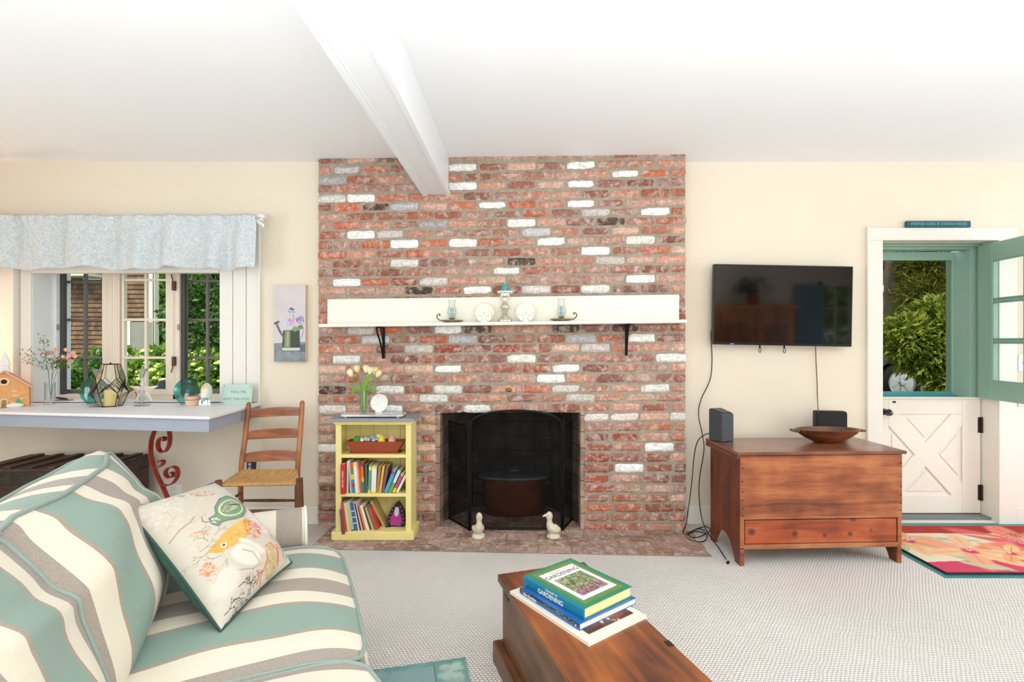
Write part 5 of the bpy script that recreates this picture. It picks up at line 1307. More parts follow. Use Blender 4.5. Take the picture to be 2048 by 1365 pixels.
def pear(col, nme):
    def f(o):
        MB().lathe([(0,-.045),(.02,-.042),(.026,-.02),(.024,-.004),(.014,.012),(.007,.022),(0,.027)], n=20).build('toy_body', mat(nme, col, .35), o, smooth=True)
        MB().lathe([(.003,.024),(.0025,.034),(0,.036)], n=8).build('toy_tip', mat(nme, col, .35), o)
    return f
toy('pear_toy', 'yellow pear shaped toy in the terracotta planter', 'toy', 763, 880, pear((244,206,44), 'toy_yellow'))
toy('pear_toy', 'pink pear shaped toy at the right in the terracotta planter', 'toy', 784, 881, pear((238,168,160), 'toy_pink'))

# ---- books
def bookmat(c): return mat('cloth_%d_%d_%d' % c, c, .45, noise=(25,.06))
def make_book(label, x0, th, h, lean, col, zb, yf, depth, group, text=None, band=None, ext=0, px=None):
    """x0: local x (world) of lower-left spine corner; lean: radians to the right"""
    o = thing('book', label, 'book', (x0, yf, zb), 0, group); o.rotation_euler = (0, lean, 0)
    if lean < 0: o.location.z = zb
    elif lean > 0: o.location = (x0, yf, zb+th*sin(lean))
    o.location.z = zb+(abs(th*sin(lean)) if lean > 0 else 0)
    cb = MB(); t_ = min(.0016, th*.2)
    cb.box(0, t_, 0, depth, 0, h).box(th-t_, th, 0, depth, 0, h).box(t_, th-t_, 0, t_, 0, h); cb.build('book_cover', bookmat(col), o)
    MB().box(t_, th-t_, t_, depth-.003, .002, h-.003).build('book_pages', m_page, o)
    if band:
        bb2 = MB()
        for (a, b2, c_) in band: bb2 = MB().box(0.0002, th-.0002, -.0005, 0, h*a, h*b2); bb2.build('spine_band', bookmat(c_), o)
    if text:
        text_mesh('spine_title', text[0], text[1], text[2], Matrix.Translation((th/2, -.0008, h/2)) @ Matrix.Rotation(pi/2, 4, 'Y') @ Matrix.Rotation(pi/2, 4, 'X') if False else Matrix(((0,1,0,th/2),(0,0,-1,-.0008),(-1,0,0,h/2),(0,0,0,1))), o, .0002)
    return o
GRP2 = 'picture books on the middle shelf of the yellow bookcase'; GRP3 = 'picture books on the bottom shelf of the yellow bookcase'
z2s = bshelf(1); z3s = bshelf(2)
def sx_(px, d=3.44): return (px-CX)/F*d
m_wt = mat('white_ink', (246,246,242), .4)
# middle shelf: (px bottom-left, thickness px, height px, lean, colour, label bits, depth front)
mid = [
 (681, 8.2, 60, 0.00, (206,50,50), 'large red book at the left end of the middle shelf', ('ANIMAL COLORS', .014, m_wt), None, -.03),
 (690, 3.0, 62, .01, (120,84,70), 'thin brown book right beside the large red book', None, None, -.005),
 (693.5, 2.6, 64, .01, (236,232,226), 'thin white book second to the right of the large red book', None, None, -.005),
 (696.8, 3.2, 61, -.05, (92,110,84), 'thin dark green book left of the multicoloured spine', None, None, 0),
 (700.5, 3.0, 66, -.06, (214,196,176), 'thin beige book left of the multicoloured spine', None, None, 0),
 (704, 6.4, 60, -.07, (70,140,176), 'book with blue, yellow and red multicoloured spine on the middle shelf', None, [(.45,.62,(236,206,70)),(.62,.8,(80,150,120)),(.8,1,(220,90,60)),(.2,.3,(190,50,60))], 0),
 (711, 5.6, 61, -.08, (240,236,226), 'white book right of the multicoloured spine', None, [(.9,1,(240,220,60))], 0),
 (717, 3.2, 62, -.09, (226,188,140), 'thin tan book left of the orange spine', None, None, 0),
 (720.5, 4.0, 60, -.09, (210,98,48), 'orange spined book on the middle shelf', None, [(.8,1,(220,60,60))], 0),
 (725, 5.0, 62, -.08, (232,110,50), 'book with orange spine turning green at the foot', None, [(.0,.35,(60,120,130)),(.35,.5,(190,200,70)),(.86,1,(52,96,120))], 0),
 (730.6, 4.6, 57, -.02, (74,104,92), 'dark green grey book right of the orange spines', None, None, 0),
 (735.5, 5.4, 57, .04, (106,160,128), 'sea green book with yellow head band', None, [(.8,.93,(240,214,110)),(0,.1,(240,206,90))], 0),
 (742, 9.5, 54, .035, (238,232,216), 'thick white book with yellow bands in the middle of the middle shelf', None, [(.93,1,(244,206,60)),(0,.05,(244,206,60))], 0),
 (752, 5.0, 54, .10, (176,132,80), 'brown spined book right of the thick white book', None, None, 0),
 (757.5, 4.4, 54, .14, (236,178,80), 'golden yellow spined book on the middle shelf', None, None, 0),
 (762.5, 5.0, 54, .18, (128,92,84), 'purple brown book leaning left of the bright blue book', None, None, 0),
 (768, 7.0, 50, .38, (84,156,206), 'bright blue leaning book on the middle shelf', None, [(.78,.88,(190,60,120))], 0),
 (776.5, 6.0, 48, .42, (206,226,222), 'pale blue and green leaning book right of the bright blue one', None, [(0,.45,(110,170,80))], 0),
 (784.5, 6.0, 43, .45, (188,84,122), 'pink spined leaning book with yellow foot', None, [(0,.22,(244,196,60)),(.85,1,(200,190,80))], 0),
 (792, 4.5, 43, .47, (240,228,208), 'cream leaning book at the right end of the middle shelf', None, [(.92,1,(236,110,50))], 0)]
for (px, tp, hp, ln, col, lab, tx, bd_, yo) in mid:
    yf = 3.445+yo; k = yf/F
    make_book(lab, sx_(px, yf), tp*k, hp*k, ln, col, z2s, yf, .125 if yo > -.01 else .14, GRP2, tx, bd_)
low = [
 (680, 6.5, 50, -.10, (122,82,70), 'short brown book at the left end of the bottom shelf', None, -.05),
 (687, 4.6, 63, -.13, (206,78,88), 'coral red book second from the left on the bottom shelf', None, -.045),
 (692.4, 2.4, 62, -.14, (236,226,210), 'thin cream book right of the coral red book', None, -.04),
 (695.6, 3.4, 62, -.15, (226,206,110), 'pale yellow book on the bottom shelf', None, -.035),
 (700, 5.0, 64, -.16, (180,200,170), 'pale green book with dark green foot on the bottom shelf', [(0,.12,(60,120,60))], -.03),
 (706, 7.0, 61, -.17, (72,104,138), 'blue book with small pale marks on the bottom shelf', [(.3,.34,(200,210,220)),(.5,.54,(200,210,220)),(.7,.74,(200,210,220))], -.025),
 (713.6, 2.8, 62, -.19, (236,236,232), 'thin white book right of the blue book on the bottom shelf', None, -.02),
 (717, 3.0, 60, -.21, (52,40,44), 'thin black book on the bottom shelf left of the orange ones', None, -.02),
 (720.5, 2.4, 62, -.23, (226,206,196), 'thin pale pink book on the bottom shelf', None, -.02),
 (723.6, 3.0, 54, -.25, (150,36,34), 'thin dark red book on the bottom shelf', None, -.015),
 (727.2, 3.6, 56, -.27, (230,140,70), 'orange book in the middle of the bottom shelf', None, -.015),
 (731.4, 5.2, 56, -.29, (236,234,226), 'white book right of the orange book on the bottom shelf', None, -.015),
 (737.4, 4.2, 52, -.31, (70,72,62), 'dark olive book on the bottom shelf', None, -.01),
 (742.2, 3.6, 52, -.33, (236,184,76), 'mustard yellow book on the bottom shelf', None, -.01),
 (746.4, 3.8, 52, -.34, (78,118,130), 'slate blue book left of the last red book on the bottom shelf', None, -.01),
 (750.8, 3.6, 52, -.35, (206,72,48), 'bright red book right of the slate blue one on the bottom shelf', None, -.01)]
for (px, tp, hp, ln, col, lab, bd_, yo) in low:
    yf = 3.455+yo; k = yf/F
    make_book(lab, sx_(px, yf)+.012, tp*k, hp*k, ln, col, z3s, yf, .12, GRP3, None, bd_)
# big patterned book leaning at the end
yf = 3.50; k = yf/F
pb = make_book('wide tan patterned picture book leaning against the right end of the bottom row', sx_(768, yf), 5*k, 62*k, -.48, (196,168,110), z3s, yf, .10, GRP3)
pc_ = MB().box(-.0012, 0, .004, .096, .004, 62*k-.004).build('cover_print', mat('pattern_cover', (176,160,120), .4, noise=(40,.3), col2=(226,206,170)), pb)
# ---- purple iron shaped thing
ic = P(789, 1060, 3.48)
iron = thing('iron_shaped_box', 'black and magenta iron-shaped tin standing on the bottom shelf of the bookcase', 'tin', (ic.x+.0, 3.50, z3s))
iron.rotation_euler = (radians(-6), radians(4), radians(-4))
hh = .186
def tear(w_, h_, z0, n=18):
    L_ = [(-w_*.86, z0), (-w_, z0+h_*.22)]
    for q in range(n+1):
        t = q/n; L_.append((-w_*(1-t**2.3)*(1-.08*t), z0+h_*(.22+.78*t)))
    L_ += [(-x, z) for (x, z) in L_[::-1][1:]]
    return L_
MB().prism(tear(.062, hh-.014, .014), 0, .035, 'y').build('iron_plate', mat('tin_black', (44,28,36), .4), iron, bevel=.003)
MB().prism(tear(.040, .115, .024), -.003, 0, 'y').build('iron_face', mat('tin_magenta', (178,52,140), .4), iron, bevel=.001)
MB().prism([(.018*cos(a)*.9, .118+.032*sin(a)) for a in [2*pi*q/24 for q in range(24)]], -.006, -.003, 'y').build('iron_badge', mat('tin_silver', (206,200,206), .35), iron)
MB().box(-.072, .070, -.012, .04, 0, .014).build('iron_base', mat('tin_black', (44,28,36), .4), iron, bevel=.004)
dt = MB()
for q in range(6): dt.lathe([(.0032,0),(.0032,.002)], n=10, M=Matrix.Translation((-.028+.011*q, -.0035, .032)) @ Matrix.Rotation(pi/2, 4, 'X'))
for q in range(5):
    t = q/4; dt.lathe([(.005,0),(.005,.001)], n=10, M=Matrix.Translation((.050-.03*t*t, -.001, .05+.1*t)) @ Matrix.Rotation(pi/2, 4, 'X')); dt.lathe([(.005,0),(.005,.001)], n=10, M=Matrix.Translation((-.050+.03*t*t, -.001, .05+.1*t)) @ Matrix.Rotation(pi/2, 4, 'X'))
dt.build('iron_dots', mat('tin_dots', (150,110,140), .4), iron)

# ================================================================== FIREPLACE ITEMS
# screen
m_mesh = bpy.data.materials.new('fine_wire_mesh'); m_mesh.use_nodes = True; nt = m_mesh.node_tree; N = nt.nodes; L = nt.links
b = N['Principled BSDF']; b.inputs['Base Color'].default_value = (.004,.004,.004,1); b.inputs['Roughness'].default_value = .8; b.inputs['Specular IOR Level'].default_value = .1
t = N.new('ShaderNodeBsdfTransparent'); mx = N.new('ShaderNodeMixShader'); mx.inputs[0].default_value = .62
out = [n for n in N if n.type == 'OUTPUT_MATERIAL'][0]; L.new(t.outputs[0], mx.inputs[1]); L.new(b.outputs[0], mx.inputs[2]); L.new(mx.outputs[0], out.inputs[0])
scr = thing('fire_screen', 'black three panel fire screen with arched mesh centre in front of the firebox', 'fire screen', (-.297, 3.585, .01))
SO = Vector((-.297, 3.585, .01)); CL = P(939, 0, 3.585).x; CR = P(1125, 0, 3.585).x
def sl(x, y, z): return Vector((x-SO.x, y-SO.y, z-SO.z))
zp = .765; za_ = .845
arc = []
cxm2 = (CL+CR)/2; hw = (CR-CL)/2-.008
for q in range(25):
    a = pi*q/24; arc.append(sl(cxm2-hw*cos(a), 3.585, .745+(za_-.745)*sin(a)**.85))
fm = MB(); fm.tube(arc, .008, 8)
for x in (CL+.008, CR-.008): fm.tube([sl(x, 3.585, .015), sl(x, 3.585, .745)], .0065, 8)
fm.tube([sl(CL, 3.585, .025), sl(CR, 3.585, .025)], .007, 8)
fm.build('centre_frame', m_black, scr, smooth=True)
cmesh = MB(); pts = [sl(CL+.008, 3.585, .02)]+arc+[sl(CR-.008, 3.585, .02)]; cmesh.add(pts, [tuple(range(len(pts)))]); cmesh.build('centre_mesh', m_mesh, scr)
for nme, xa_, xb2, yb2 in (('left', CL-.006, P(889,0,3.87).x, 3.87), ('right', CR+.006, P(1153,0,3.90).x, 3.90)):
    wf = MB(); A0 = (xa_, 3.585); B0 = (xb2, yb2)
    wf.tube([sl(A0[0], A0[1], .012), sl(A0[0], A0[1], zp)], .0075, 8).lathe([(.005,0),(.007,.01),(0,.026)], tuple(sl(A0[0], A0[1], zp)), 8)
    wf.tube([sl(B0[0], B0[1], .012), sl(B0[0], B0[1], .74)], .007, 8); wf.tube([sl(A0[0], A0[1], .02), sl(B0[0], B0[1], .02)], .006, 8); wf.tube([sl(A0[0], A0[1], .735), sl(B0[0], B0[1], .735)], .006, 8)
    wf.build('side_frame', m_black, scr, smooth=True)
    MB().add([sl(A0[0], A0[1], .02), sl(B0[0], B0[1], .02), sl(B0[0], B0[1], .735), sl(A0[0], A0[1], .735)], [(0,1,2,3)]).build('side_mesh', m_mesh, scr)
# copper boiler
tb = thing('copper_boiler', 'oval copper wash boiler with grey metal lid standing inside the firebox', 'copper boiler', (.018, 3.955, .008))
m_cop = mat('copper', (150,82,48), .42, metal=.65, noise=(6,.25)); m_zinc = mat('zinc_lid', (150,152,156), .45, metal=.7, noise=(12,.2))
MB().lathe([(.205,0),(.215,.01),(.225,.20),(.228,.205),(.225,.21),(.238,.285),(.235,.285),(.215,.02),(0,.015)], n=48, sy=.48, sx=1.05).build('boiler_body', m_cop, tb, smooth=True)
MB().lathe([(.262,.278),(.268,.284),(.262,.296),(.22,.302),(.12,.306),(0,.308)], n=48, sy=.47, sx=1.05).build('boiler_lid', m_zinc, tb, smooth=True)
MB().tube(scurve([(-.03,0,.305),(-.025,0,.325),(.025,0,.325),(.03,0,.305)], 12), .005, 8).build('lid_handle', m_zinc, tb, smooth=True)
for sgn in (-1, 1): MB().tube(scurve([(sgn*.245,-.03,.24),(sgn*.285,-.03,.235),(sgn*.285,.03,.235),(sgn*.245,.03,.24)], 12), .006, 8).build('boiler_handle', m_cop, tb, smooth=True)
# ducks
m_duck = mat('duck_plaster', (228,216,192), .8, noise=(50,.18), bump=(70,.6,.004))
def duck(px, label, heading):
    c_ = G(px, 1076, .008); o = thing('duck_figurine', label, 'duck figurine', (c_.x, c_.y, .008), heading, 'duck figurines on the hearth')
    # one continuous body: surface of revolution rings along a spine (x forward)
    rings = [(-.052,.060,.004,.004),(-.046,.058,.016,.014),(-.034,.055,.028,.028),(-.012,.055,.037,.036),(.008,.062,.036,.036),(.020,.080,.029,.028),(.024,.098,.021,.021),(.024,.114,.0165,.0175),(.024,.126,.0165,.0175),(.025,.140,.0215,.023),(.026,.154,.0225,.024),(.025,.168,.016,.018),(.024,.178,.004,.005)]
    vs = []; n = 22; k = len(rings)
    dirs = []
    for i in range(k):
        a = Vector((rings[max(i-1,0)][0], 0, rings[max(i-1,0)][1])); b3 = Vector((rings[min(i+1,k-1)][0], 0, rings[min(i+1,k-1)][1])); dirs.append((b3-a).normalized())
    for i, (x, z, rw_, rh) in enumerate(rings):
        d = dirs[i]; up = Vector((0,1,0)).cross(d); up.normalize()
        for j in range(n):
            a = 2*pi*j/n; vs.append(Vector((x,0,z))+Vector((0,1,0))*rw_*cos(a)+up*rh*sin(a))
    fs = [(i*n+j, i*n+(j+1) % n, (i+1)*n+(j+1) % n, (i+1)*n+j) for i in range(k-1) for j in range(n)]+[tuple(range(n))[::-1], tuple((k-1)*n+j for j in range(n))]
    MB().add(vs, fs).build('duck_body', m_duck, o, smooth=True, subsurf=1)
    MB().tube([(.042,0,.156),(.058,0,.151),(.072,0,.147)], [.010,.008,.0035], 10, flat=.6).build('bill', m_duck, o, smooth=True)
    for sg in (-1, 1):
        MB().ball((-.016, sg*.030, .060), .026, 12, sc=(1.15,.45,.75)).build('wing', m_duck, o, smooth=True)
        MB().ball((.037, sg*.018, .158), .0028, 8).build('eye', mat('duck_eye', (120,106,90), .6), o)
    MB().lathe([(.040,0),(.047,.006),(.046,.016),(.036,.026),(.020,.034),(0,.036)], (-.004,0,0), 24, sx=1.0, sy=.95).build('duck_base', m_duck, o, smooth=True)
duck(957, 'cream plaster duck figurine facing forward at the left of the hearth', radians(-75))
duck(1106, 'cream plaster duck figurine turned toward the left one at the right of the hearth', radians(190))

# ================================================================== MANTEL ITEMS
def onM(px, yo):   # world point on the shelf at local depth yo
    s, _ = FS(px, 645, yo); w_ = Lp+fe*s+fnrm*yo; return Vector((w_.x, w_.y, mz(s)))
m_brass = mat('aged_brass', (168,152,118), .4, metal=.4, noise=(30,.2)); m_cblue = mat('candle_blue', (150,186,190), .5, noise=(40,.05)); m_merc = mat('mercury_glass', (226,218,200), .18, metal=.75, noise=(25,.25))
m_teac = mat('candle_teal', (70,156,148), .5, noise=(60,.12)); m_wick = mat('wick', (40,36,32), .9)
g_chim = thin_glass('chimney_glass', (252,253,252), .03)
def chamber(px, label, flip):
    c_ = onM(px, -.10); o = thing('chamberstick', label, 'candle holder', c_, 0, 'chambersticks on the mantel')
    MB().lathe([(.040,0),(.048,.002),(.070,.010),(.079,.017),(.077,.018),(.060,.011),(.030,.007),(0,.007)], n=36).build('drip_pan', m_brass, o, smooth=True)
    MB().lathe([(.012,.007),(.012,.022),(.020,.026),(.023,.032),(.021,.033),(.013,.029),(0,.028)], n=24).build('candle_cup', m_brass, o, smooth=True)
    hd = scurve([(flip*.055,0,.010),(flip*.085,0,.018),(flip*.104,0,.036),(flip*.100,0,.055),(flip*.088,0,.060),(flip*.082,0,.052),(flip*.090,0,.049)], 26)
    MB().tube(hd, .0032, 8).build('scroll_handle', mat('dark_bronze', (70,56,42), .5, metal=.5), o, smooth=True)
    MB().lathe([(.0115,.028),(.0115,.100),(.009,.103),(0,.102)], n=20).build('candle', m_cblue, o, smooth=True, label='pale blue candle'); MB().tube([(0,0,.10),(.001,0,.11)], .001, 5).build('wick', m_wick, o)
    pf = [(.021,.033),(.024,.045),(.030,.065),(.030,.080),(.024,.105),(.021,.130),(.023,.150),(.029,.160)]
    q = MB().lathe(pf+[(r-.001, z) for r, z in pf[::-1]], n=30); q.f = [f for f in q.f if len(f) == 4]; q.m = q.m[:len(q.f)]
    q.build('glass_chimney', g_chim, o, smooth=True)
chamber(904, 'left brass chamberstick with pale blue candle on the mantel', -1)
chamber(1123, 'right brass chamberstick with pale blue candle on the mantel', 1)
m_cream_d = mat('cream_porcelain', (246,238,220), .3, coat=.3)
for px, nm_ in ((969,'left'), (1051,'right')):
    c_ = onM(px, -.09); o = thing('shell_plate', 'cream scalloped shell plate %s of the tall candlestick on the mantel' % nm_, 'plate', c_, 0, 'shell plates on the mantel')
    q = scallop(MB(), .066, lob=11, cz=.066, tilt=.16).build('plate', m_cream_d, o, smooth=True); md = q.modifiers.new('s', 'SOLIDIFY'); md.thickness = .003
    pf = [(.048*cos(a), .036+.040*sin(a)) if sin(a) > -.75 else (.048*cos(a)*.9, .006) for a in [2*pi*k/30 for k in range(30)]]
    fo = MB().prism(pf, -.052, -.044, 'y').build('pierced_disc', m_cream_d, o, bevel=.002)
    hl = MB()
    for k in range(5):
        a = pi/2+k*2*pi/5; hl.prism([(.004*cos(a)+.014*cos(a)+.0045*cos(a+u_)*1, .036+.018*sin(a)+.0045*sin(a+u_)*.6) for u_ in (0, 1.57, 3.14, 4.71)], -.0526, -.052, 'y')
        hl.prism([(.030*cos(a)+.003*cos(u_), .036+.028*sin(a)+.004*sin(u_)) for u_ in (0, 1.57, 3.14, 4.71)], -.0526, -.052, 'y')
    hl.build('slots', mat('slot_shadow', (90,80,66), .9), fo)
    MB().box(-.02, .02, -.052, -.01, 0, .006).build('plate_stand', m_cream_d, o, bevel=.002)
c_ = onM(1010, -.10); o = thing('tall_candlestick', 'tall mercury glass candlestick with shell rim and teal candle in the middle of the mantel', 'candlestick', c_)
sc_ = 1.0
MB().lathe([(.046,0),(.050,.004),(.050,.014),(.044,.020),(.040,.030),(.024,.046),(.016,.060),(.018,.066),(.015,.072),(.026,.086),(.034,.100),(.033,.110),(.020,.126),(.014,.136),(.016,.142),(.018,.150),(.018,.168),(.014,.172)], n=36).build('candlestick_column', m_merc, o, smooth=True)
MB().lathe([(.030,.172),(.040,.178),(.040,.198),(.034,.200),(0,.200)], n=32).build('candle_cup', m_merc, o, smooth=True)
sh_ = MB(); random.seed(9)
for k in range(20): a = 2*pi*k/20; sh_.ball((.045*cos(a), .045*sin(a), .205+.003*(k % 2)), .0085, 8, sc=(1,1,.8))
sh_.build('shell_ring', m_white, o, smooth=True)
MB().lathe([(.0265,.200),(.0265,.258),(.024,.260),(.020,.254),(0,.252)], n=28).build('candle', m_teac, o, smooth=True, label='short teal pillar candle')

# ================================================================== PAINTING
pa, pb2 = P(548, 0, 3.71), P(611, 0, 3.71); zt_, zb4 = P(0, 570, 3.71).z, P(0, 724, 3.71).z
pt_ = thing('flower_painting', 'narrow canvas painting of flowers in a watering can left of the chimney', 'painting', ((pa.x+pb2.x)/2, 3.71, zb4))
pw_, ph_ = pb2.x-pa.x, zt_-zb4
MB().box(-pw_/2, pw_/2, .0005, .04, 0, ph_).build('canvas_edge', mat('canvas_edge', (226,206,180), .8), pt_)
nu, nv = 90, 200; U, V = UV(nu, nv)
# pixel-like coords of the crop (x 1700..1900, y 528..1004 of the zoom)
X = 1700+U*195; Y = 1004-V*476; c = Canvas(X, Y, (212,204,206))
c.poly([(1690,890),(1910,880),(1910,1010),(1690,1010)], (136,144,152)); c.specks(1800, 640, 100, 110, 60, 40, [(218,208,208),(206,198,204),(214,206,204)], .35); c.specks(1800,960,100,40,60,20,[(150,158,166),(124,132,140)],.4)
c.poly([(1850,900),(1895,896),(1895,945),(1850,940)], (84,86,96), .7)
c.poly([(1756,810),(1858,806),(1862,915),(1858,935),(1755,935),(1750,915)], (72,82,70)); c.poly([(1766,815),(1800,813),(1800,915),(1762,915)], (140,150,110), .9); c.poly([(1780,815),(1792,815),(1790,910),(1776,910)], (176,186,140), .7)
c.poly([(1750,916),(1862,916),(1858,938),(1755,938)], (210,214,214), .9); c.line([(1756,812),(1858,808)], 5, (110,124,100)); c.line([(1752,938),(1860,938)], 4, (60,66,66))
c.line([(1760,850),(1738,820),(1718,775)], 13, (92,106,100)); c.line([(1703,768),(1728,757)], 12, (70,78,78)); c.line([(1858,870),(1876,840),(1882,800),(1872,770)], 4, (120,128,132)); 
for (x, y, r, cs_) in ((1810,690,20,[(176,190,214),(110,124,156),(214,222,236)]),(1812,755,26,[(206,160,196),(226,190,214),(176,130,180)]),(1862,745,24,[(150,140,196),(180,170,216),(120,116,176)]),(1780,770,16,[(214,216,236),(190,190,224)]),(1830,800,16,[(120,150,110),(150,176,130)]),(1862,790,12,[(110,140,104)])): c.specks(x, y, r, r*.9, 60, 5, cs_, .9)
c.specks(1812,680,10,8,12,4,[(40,44,60)],.8); c.line([(1815,710),(1825,740)], 3, (90,110,80)); c.line([(1845,985),(1890,996)], 2, (60,60,66)); c.line([(1800,1000),(1895,992)], 1, (90,90,96))
grid_mesh('painted_front', nu, nv, lambda u, v: Vector((-pw_/2+u*pw_, 0, v*ph_)), c, mat('canvas_paint', (200,200,200), .75, attr='Col', bump=(200,.2,.001)), pt_, smooth=False)

# ================================================================== COUNTER
m_ctop = mat('counter_white', (240,238,238), .4, noise=(5,.02)); m_cgrey = mat('counter_grey', (166,172,186), .5, noise=(12,.03))
ct = thing('wall_counter', 'long white topped counter with grey-blue apron below the window', 'counter', (-1.8, WY, .88))
CO = Vector((-1.8, WY, .88)); zc_ = .88
fl0, fr0, br0 = Vector((-4.25, 3.42)), Vector((-1.797, 3.06)), Vector((-1.822, WY-.002)); bl0 = Vector((-4.25, WY-.002))
def cpr(off, z0, z1, mb):
    d = (fr0-fl0).normalized(); nrm = Vector((d.y, -d.x)); a = fl0-nrm*off; b3 = fr0-nrm*off-d*off; e_ = Vector((br0.x-off, br0.y))
    pts = [(p.x-CO.x, p.y-CO.y) for p in (a, b3, e_, bl0)]; mb.prism(pts, z0-CO.z, z1-CO.z, 'z'); return mb
cpr(0, zc_-.018, zc_, MB()).build('counter_top', m_ctop, ct, bevel=.003)
cpr(.022, zc_-.098, zc_-.018, MB()).build('apron', m_cgrey, ct, bevel=.002)
# scroll iron bracket
mred = mat('red_iron', (148,52,38), .4, metal=.2, noise=(20,.15), coat=.2)
sbk = thing('scroll_bracket', 'red painted scrollwork iron bracket below the counter', 'bracket', (P(330,0,3.34).x, 3.34, .78))
SBO = Vector((P(330,0,3.34).x, 3.34, .78))
def zz4(x, y): return P(x/3.1015, 800+y/3.1015, 3.34)-SBO
def band(pts, w_=.030, n=30):
    c_ = scurve([zz4(*p) for p in pts], n); vs = []; t2 = .003
    for i, p in enumerate(c_):
        d = (c_[min(i+1, n)]-c_[max(i-1, 0)]); d.y = 0; d.normalize(); nn_ = Vector((d.z, 0, -d.x))*t2
        vs += [p+nn_+Vector((-.004,-w_/2,0)), p+nn_+Vector((.004,w_/2,0)), p-nn_+Vector((.004,w_/2,0)), p-nn_+Vector((-.004,-w_/2,0))]
    mb = MB(); mb.add(vs, [(i*4+j, i*4+(j+1) % 4, (i+1)*4+(j+1) % 4, (i+1)*4+j) for i in range(n) for j in range(4)]+[(0,1,2,3), (n*4+3, n*4+2, n*4+1, n*4)]); return mb
ys = 185
for pts in ([(962,ys),(940,250),(935,330),(948,400),(972,465),(1005,530),(1040,610),(1062,660)],
            [(1048,ys),(1054,240),(1046,290),(1020,325),(992,318),(980,285),(985,250),(1005,232),(1022,238),(1018,256)],
            [(958,425),(985,418),(1008,402),(1014,384),(998,376),(985,384)],
            [(1008,528),(1045,532),(1080,510),(1102,470),(1098,430),(1070,414),(1038,428),(1026,455),(1040,480),(1065,482),(1078,462),(1062,450)],
            [(1062,660),(1085,655),(1095,630),(1080,615)]):
    band(pts).build('scroll', mred, sbk, smooth=True)
MB().box(zz4(950,0).x, zz4(1060,0).x, -.06, .06, -.004, .0).build('top_plate', mred, sbk)
MB().bar(zz4(1062,660), Vector((zz4(1062,660).x+.02, WY-3.34, -.55)), .02, .006).build('wall_stay', mred, sbk)

ZC = .88
def onC(px, py): return G(px, py, ZC)
# ---- church birdhouse
c_ = onC(8, 816); k = c_.y/F
bh = thing('church_birdhouse', 'orange painted brick church birdhouse with white steeple at the left end of the counter', 'birdhouse', (c_.x, c_.y, ZC), radians(40))
m_or = mat('birdhouse_orange', (226,164,104), .7, noise=(28,.14)); m_peach = mat('birdhouse_roof', (232,178,150), .7); m_snow = mat('snow_paint', (240,236,232), .7); m_hole = mat('hole_dark', (60,34,24), .9)
w0 = 37*k; hw_ = 42*k; hp_ = 72*k
MB().prism([(-w0,0),(w0,0),(w0,hw_),(0,hp_),(-w0,hw_)], 0, .12, 'y').build('house_body', m_or, bh, bevel=.002)
rf = MB()
rf.bar((-w0-.012,.06,hw_-.008), (0,.06,hp_+.004), .15, .008, up=(0,0,1)); rf.bar((w0+.012,.06,hw_-.008), (0,.06,hp_+.004), .15, .008, up=(0,0,1)); rf.build('roof', m_peach, bh)
rg_ = MB(); rg_.lathe([(.016,0),(.027,0),(.027,.003),(.016,.003)], n=24, M=Matrix.Translation((0,0,52*k)) @ Matrix.Rotation(pi/2,4,'X')); rg_.build('hole_ring', mat('ring_tan', (236,206,170), .7), bh)
MB().lathe([(.016,0),(.016,.0035),(0,.0035)], n=20, M=Matrix.Translation((0,0,52*k)) @ Matrix.Rotation(pi/2,4,'X')).build('entry_hole', m_hole, bh)
arc_ = [(-.019,0),(-.019,.045)]+[(.019*cos(a), .045+.019*sin(a)) for a in [pi-pi*q/10 for q in range(11)]]+[(.019,.045),(.019,0)]
MB().prism(arc_, -.003, 0, 'y').build('door_surround', mat('ring_tan', (236,206,170), .7), bh); MB().prism([(x*.68, z*.86) for x, z in arc_], -.005, -.003, 'y').build('church_door', mat('door_brown', (176,130,80), .7, noise=(60,.3)), bh)
for (x, z) in ((-.075,.075),(.055,.078),(-.08,.02),(-.05,.115),(.05,.11),(-.075,.045),(.045,.03),(-.05,.09),(.08,.055)): MB().box(x-.014, x+.014, -.0015, 0, z-.006, z+.006).build('painted_brick', mat('brick_light', (240,190,140), .7), bh)
MB().prism([(.052,.012),(.092,.012),(.084,.03),(.088,.03),(.078,.046),(.081,.046),(.070,.066),(.060,.046),(.063,.046),(.054,.03),(.060,.03)], -.003, -.0005, 'y').build('painted_tree', mat('tree_green', (80,170,120), .7), bh)
MB().ball((-.06,-.018,.012), .03, 14, sc=(1.7,.6,.55)).ball((.055,-.018,.012), .03, 14, sc=(1.5,.6,.6)).build('snow_mound', m_snow, bh, smooth=True)
stp = MB(); stp.box(-.024,.024,.03,.078,hp_-.02,hp_+.022).box(-.02,.02,.034,.074,hp_+.022,hp_+.045)
a0 = hp_+.045; stp.add([(-.026,.028,a0),(.026,.028,a0),(.026,.08,a0),(-.026,.08,a0),(0,.054,a0+.105)], [(3,2,1,0),(0,1,4),(1,2,4),(2,3,4),(3,0,4)])
stp.build('steeple', m_snow, bh, bevel=.001)
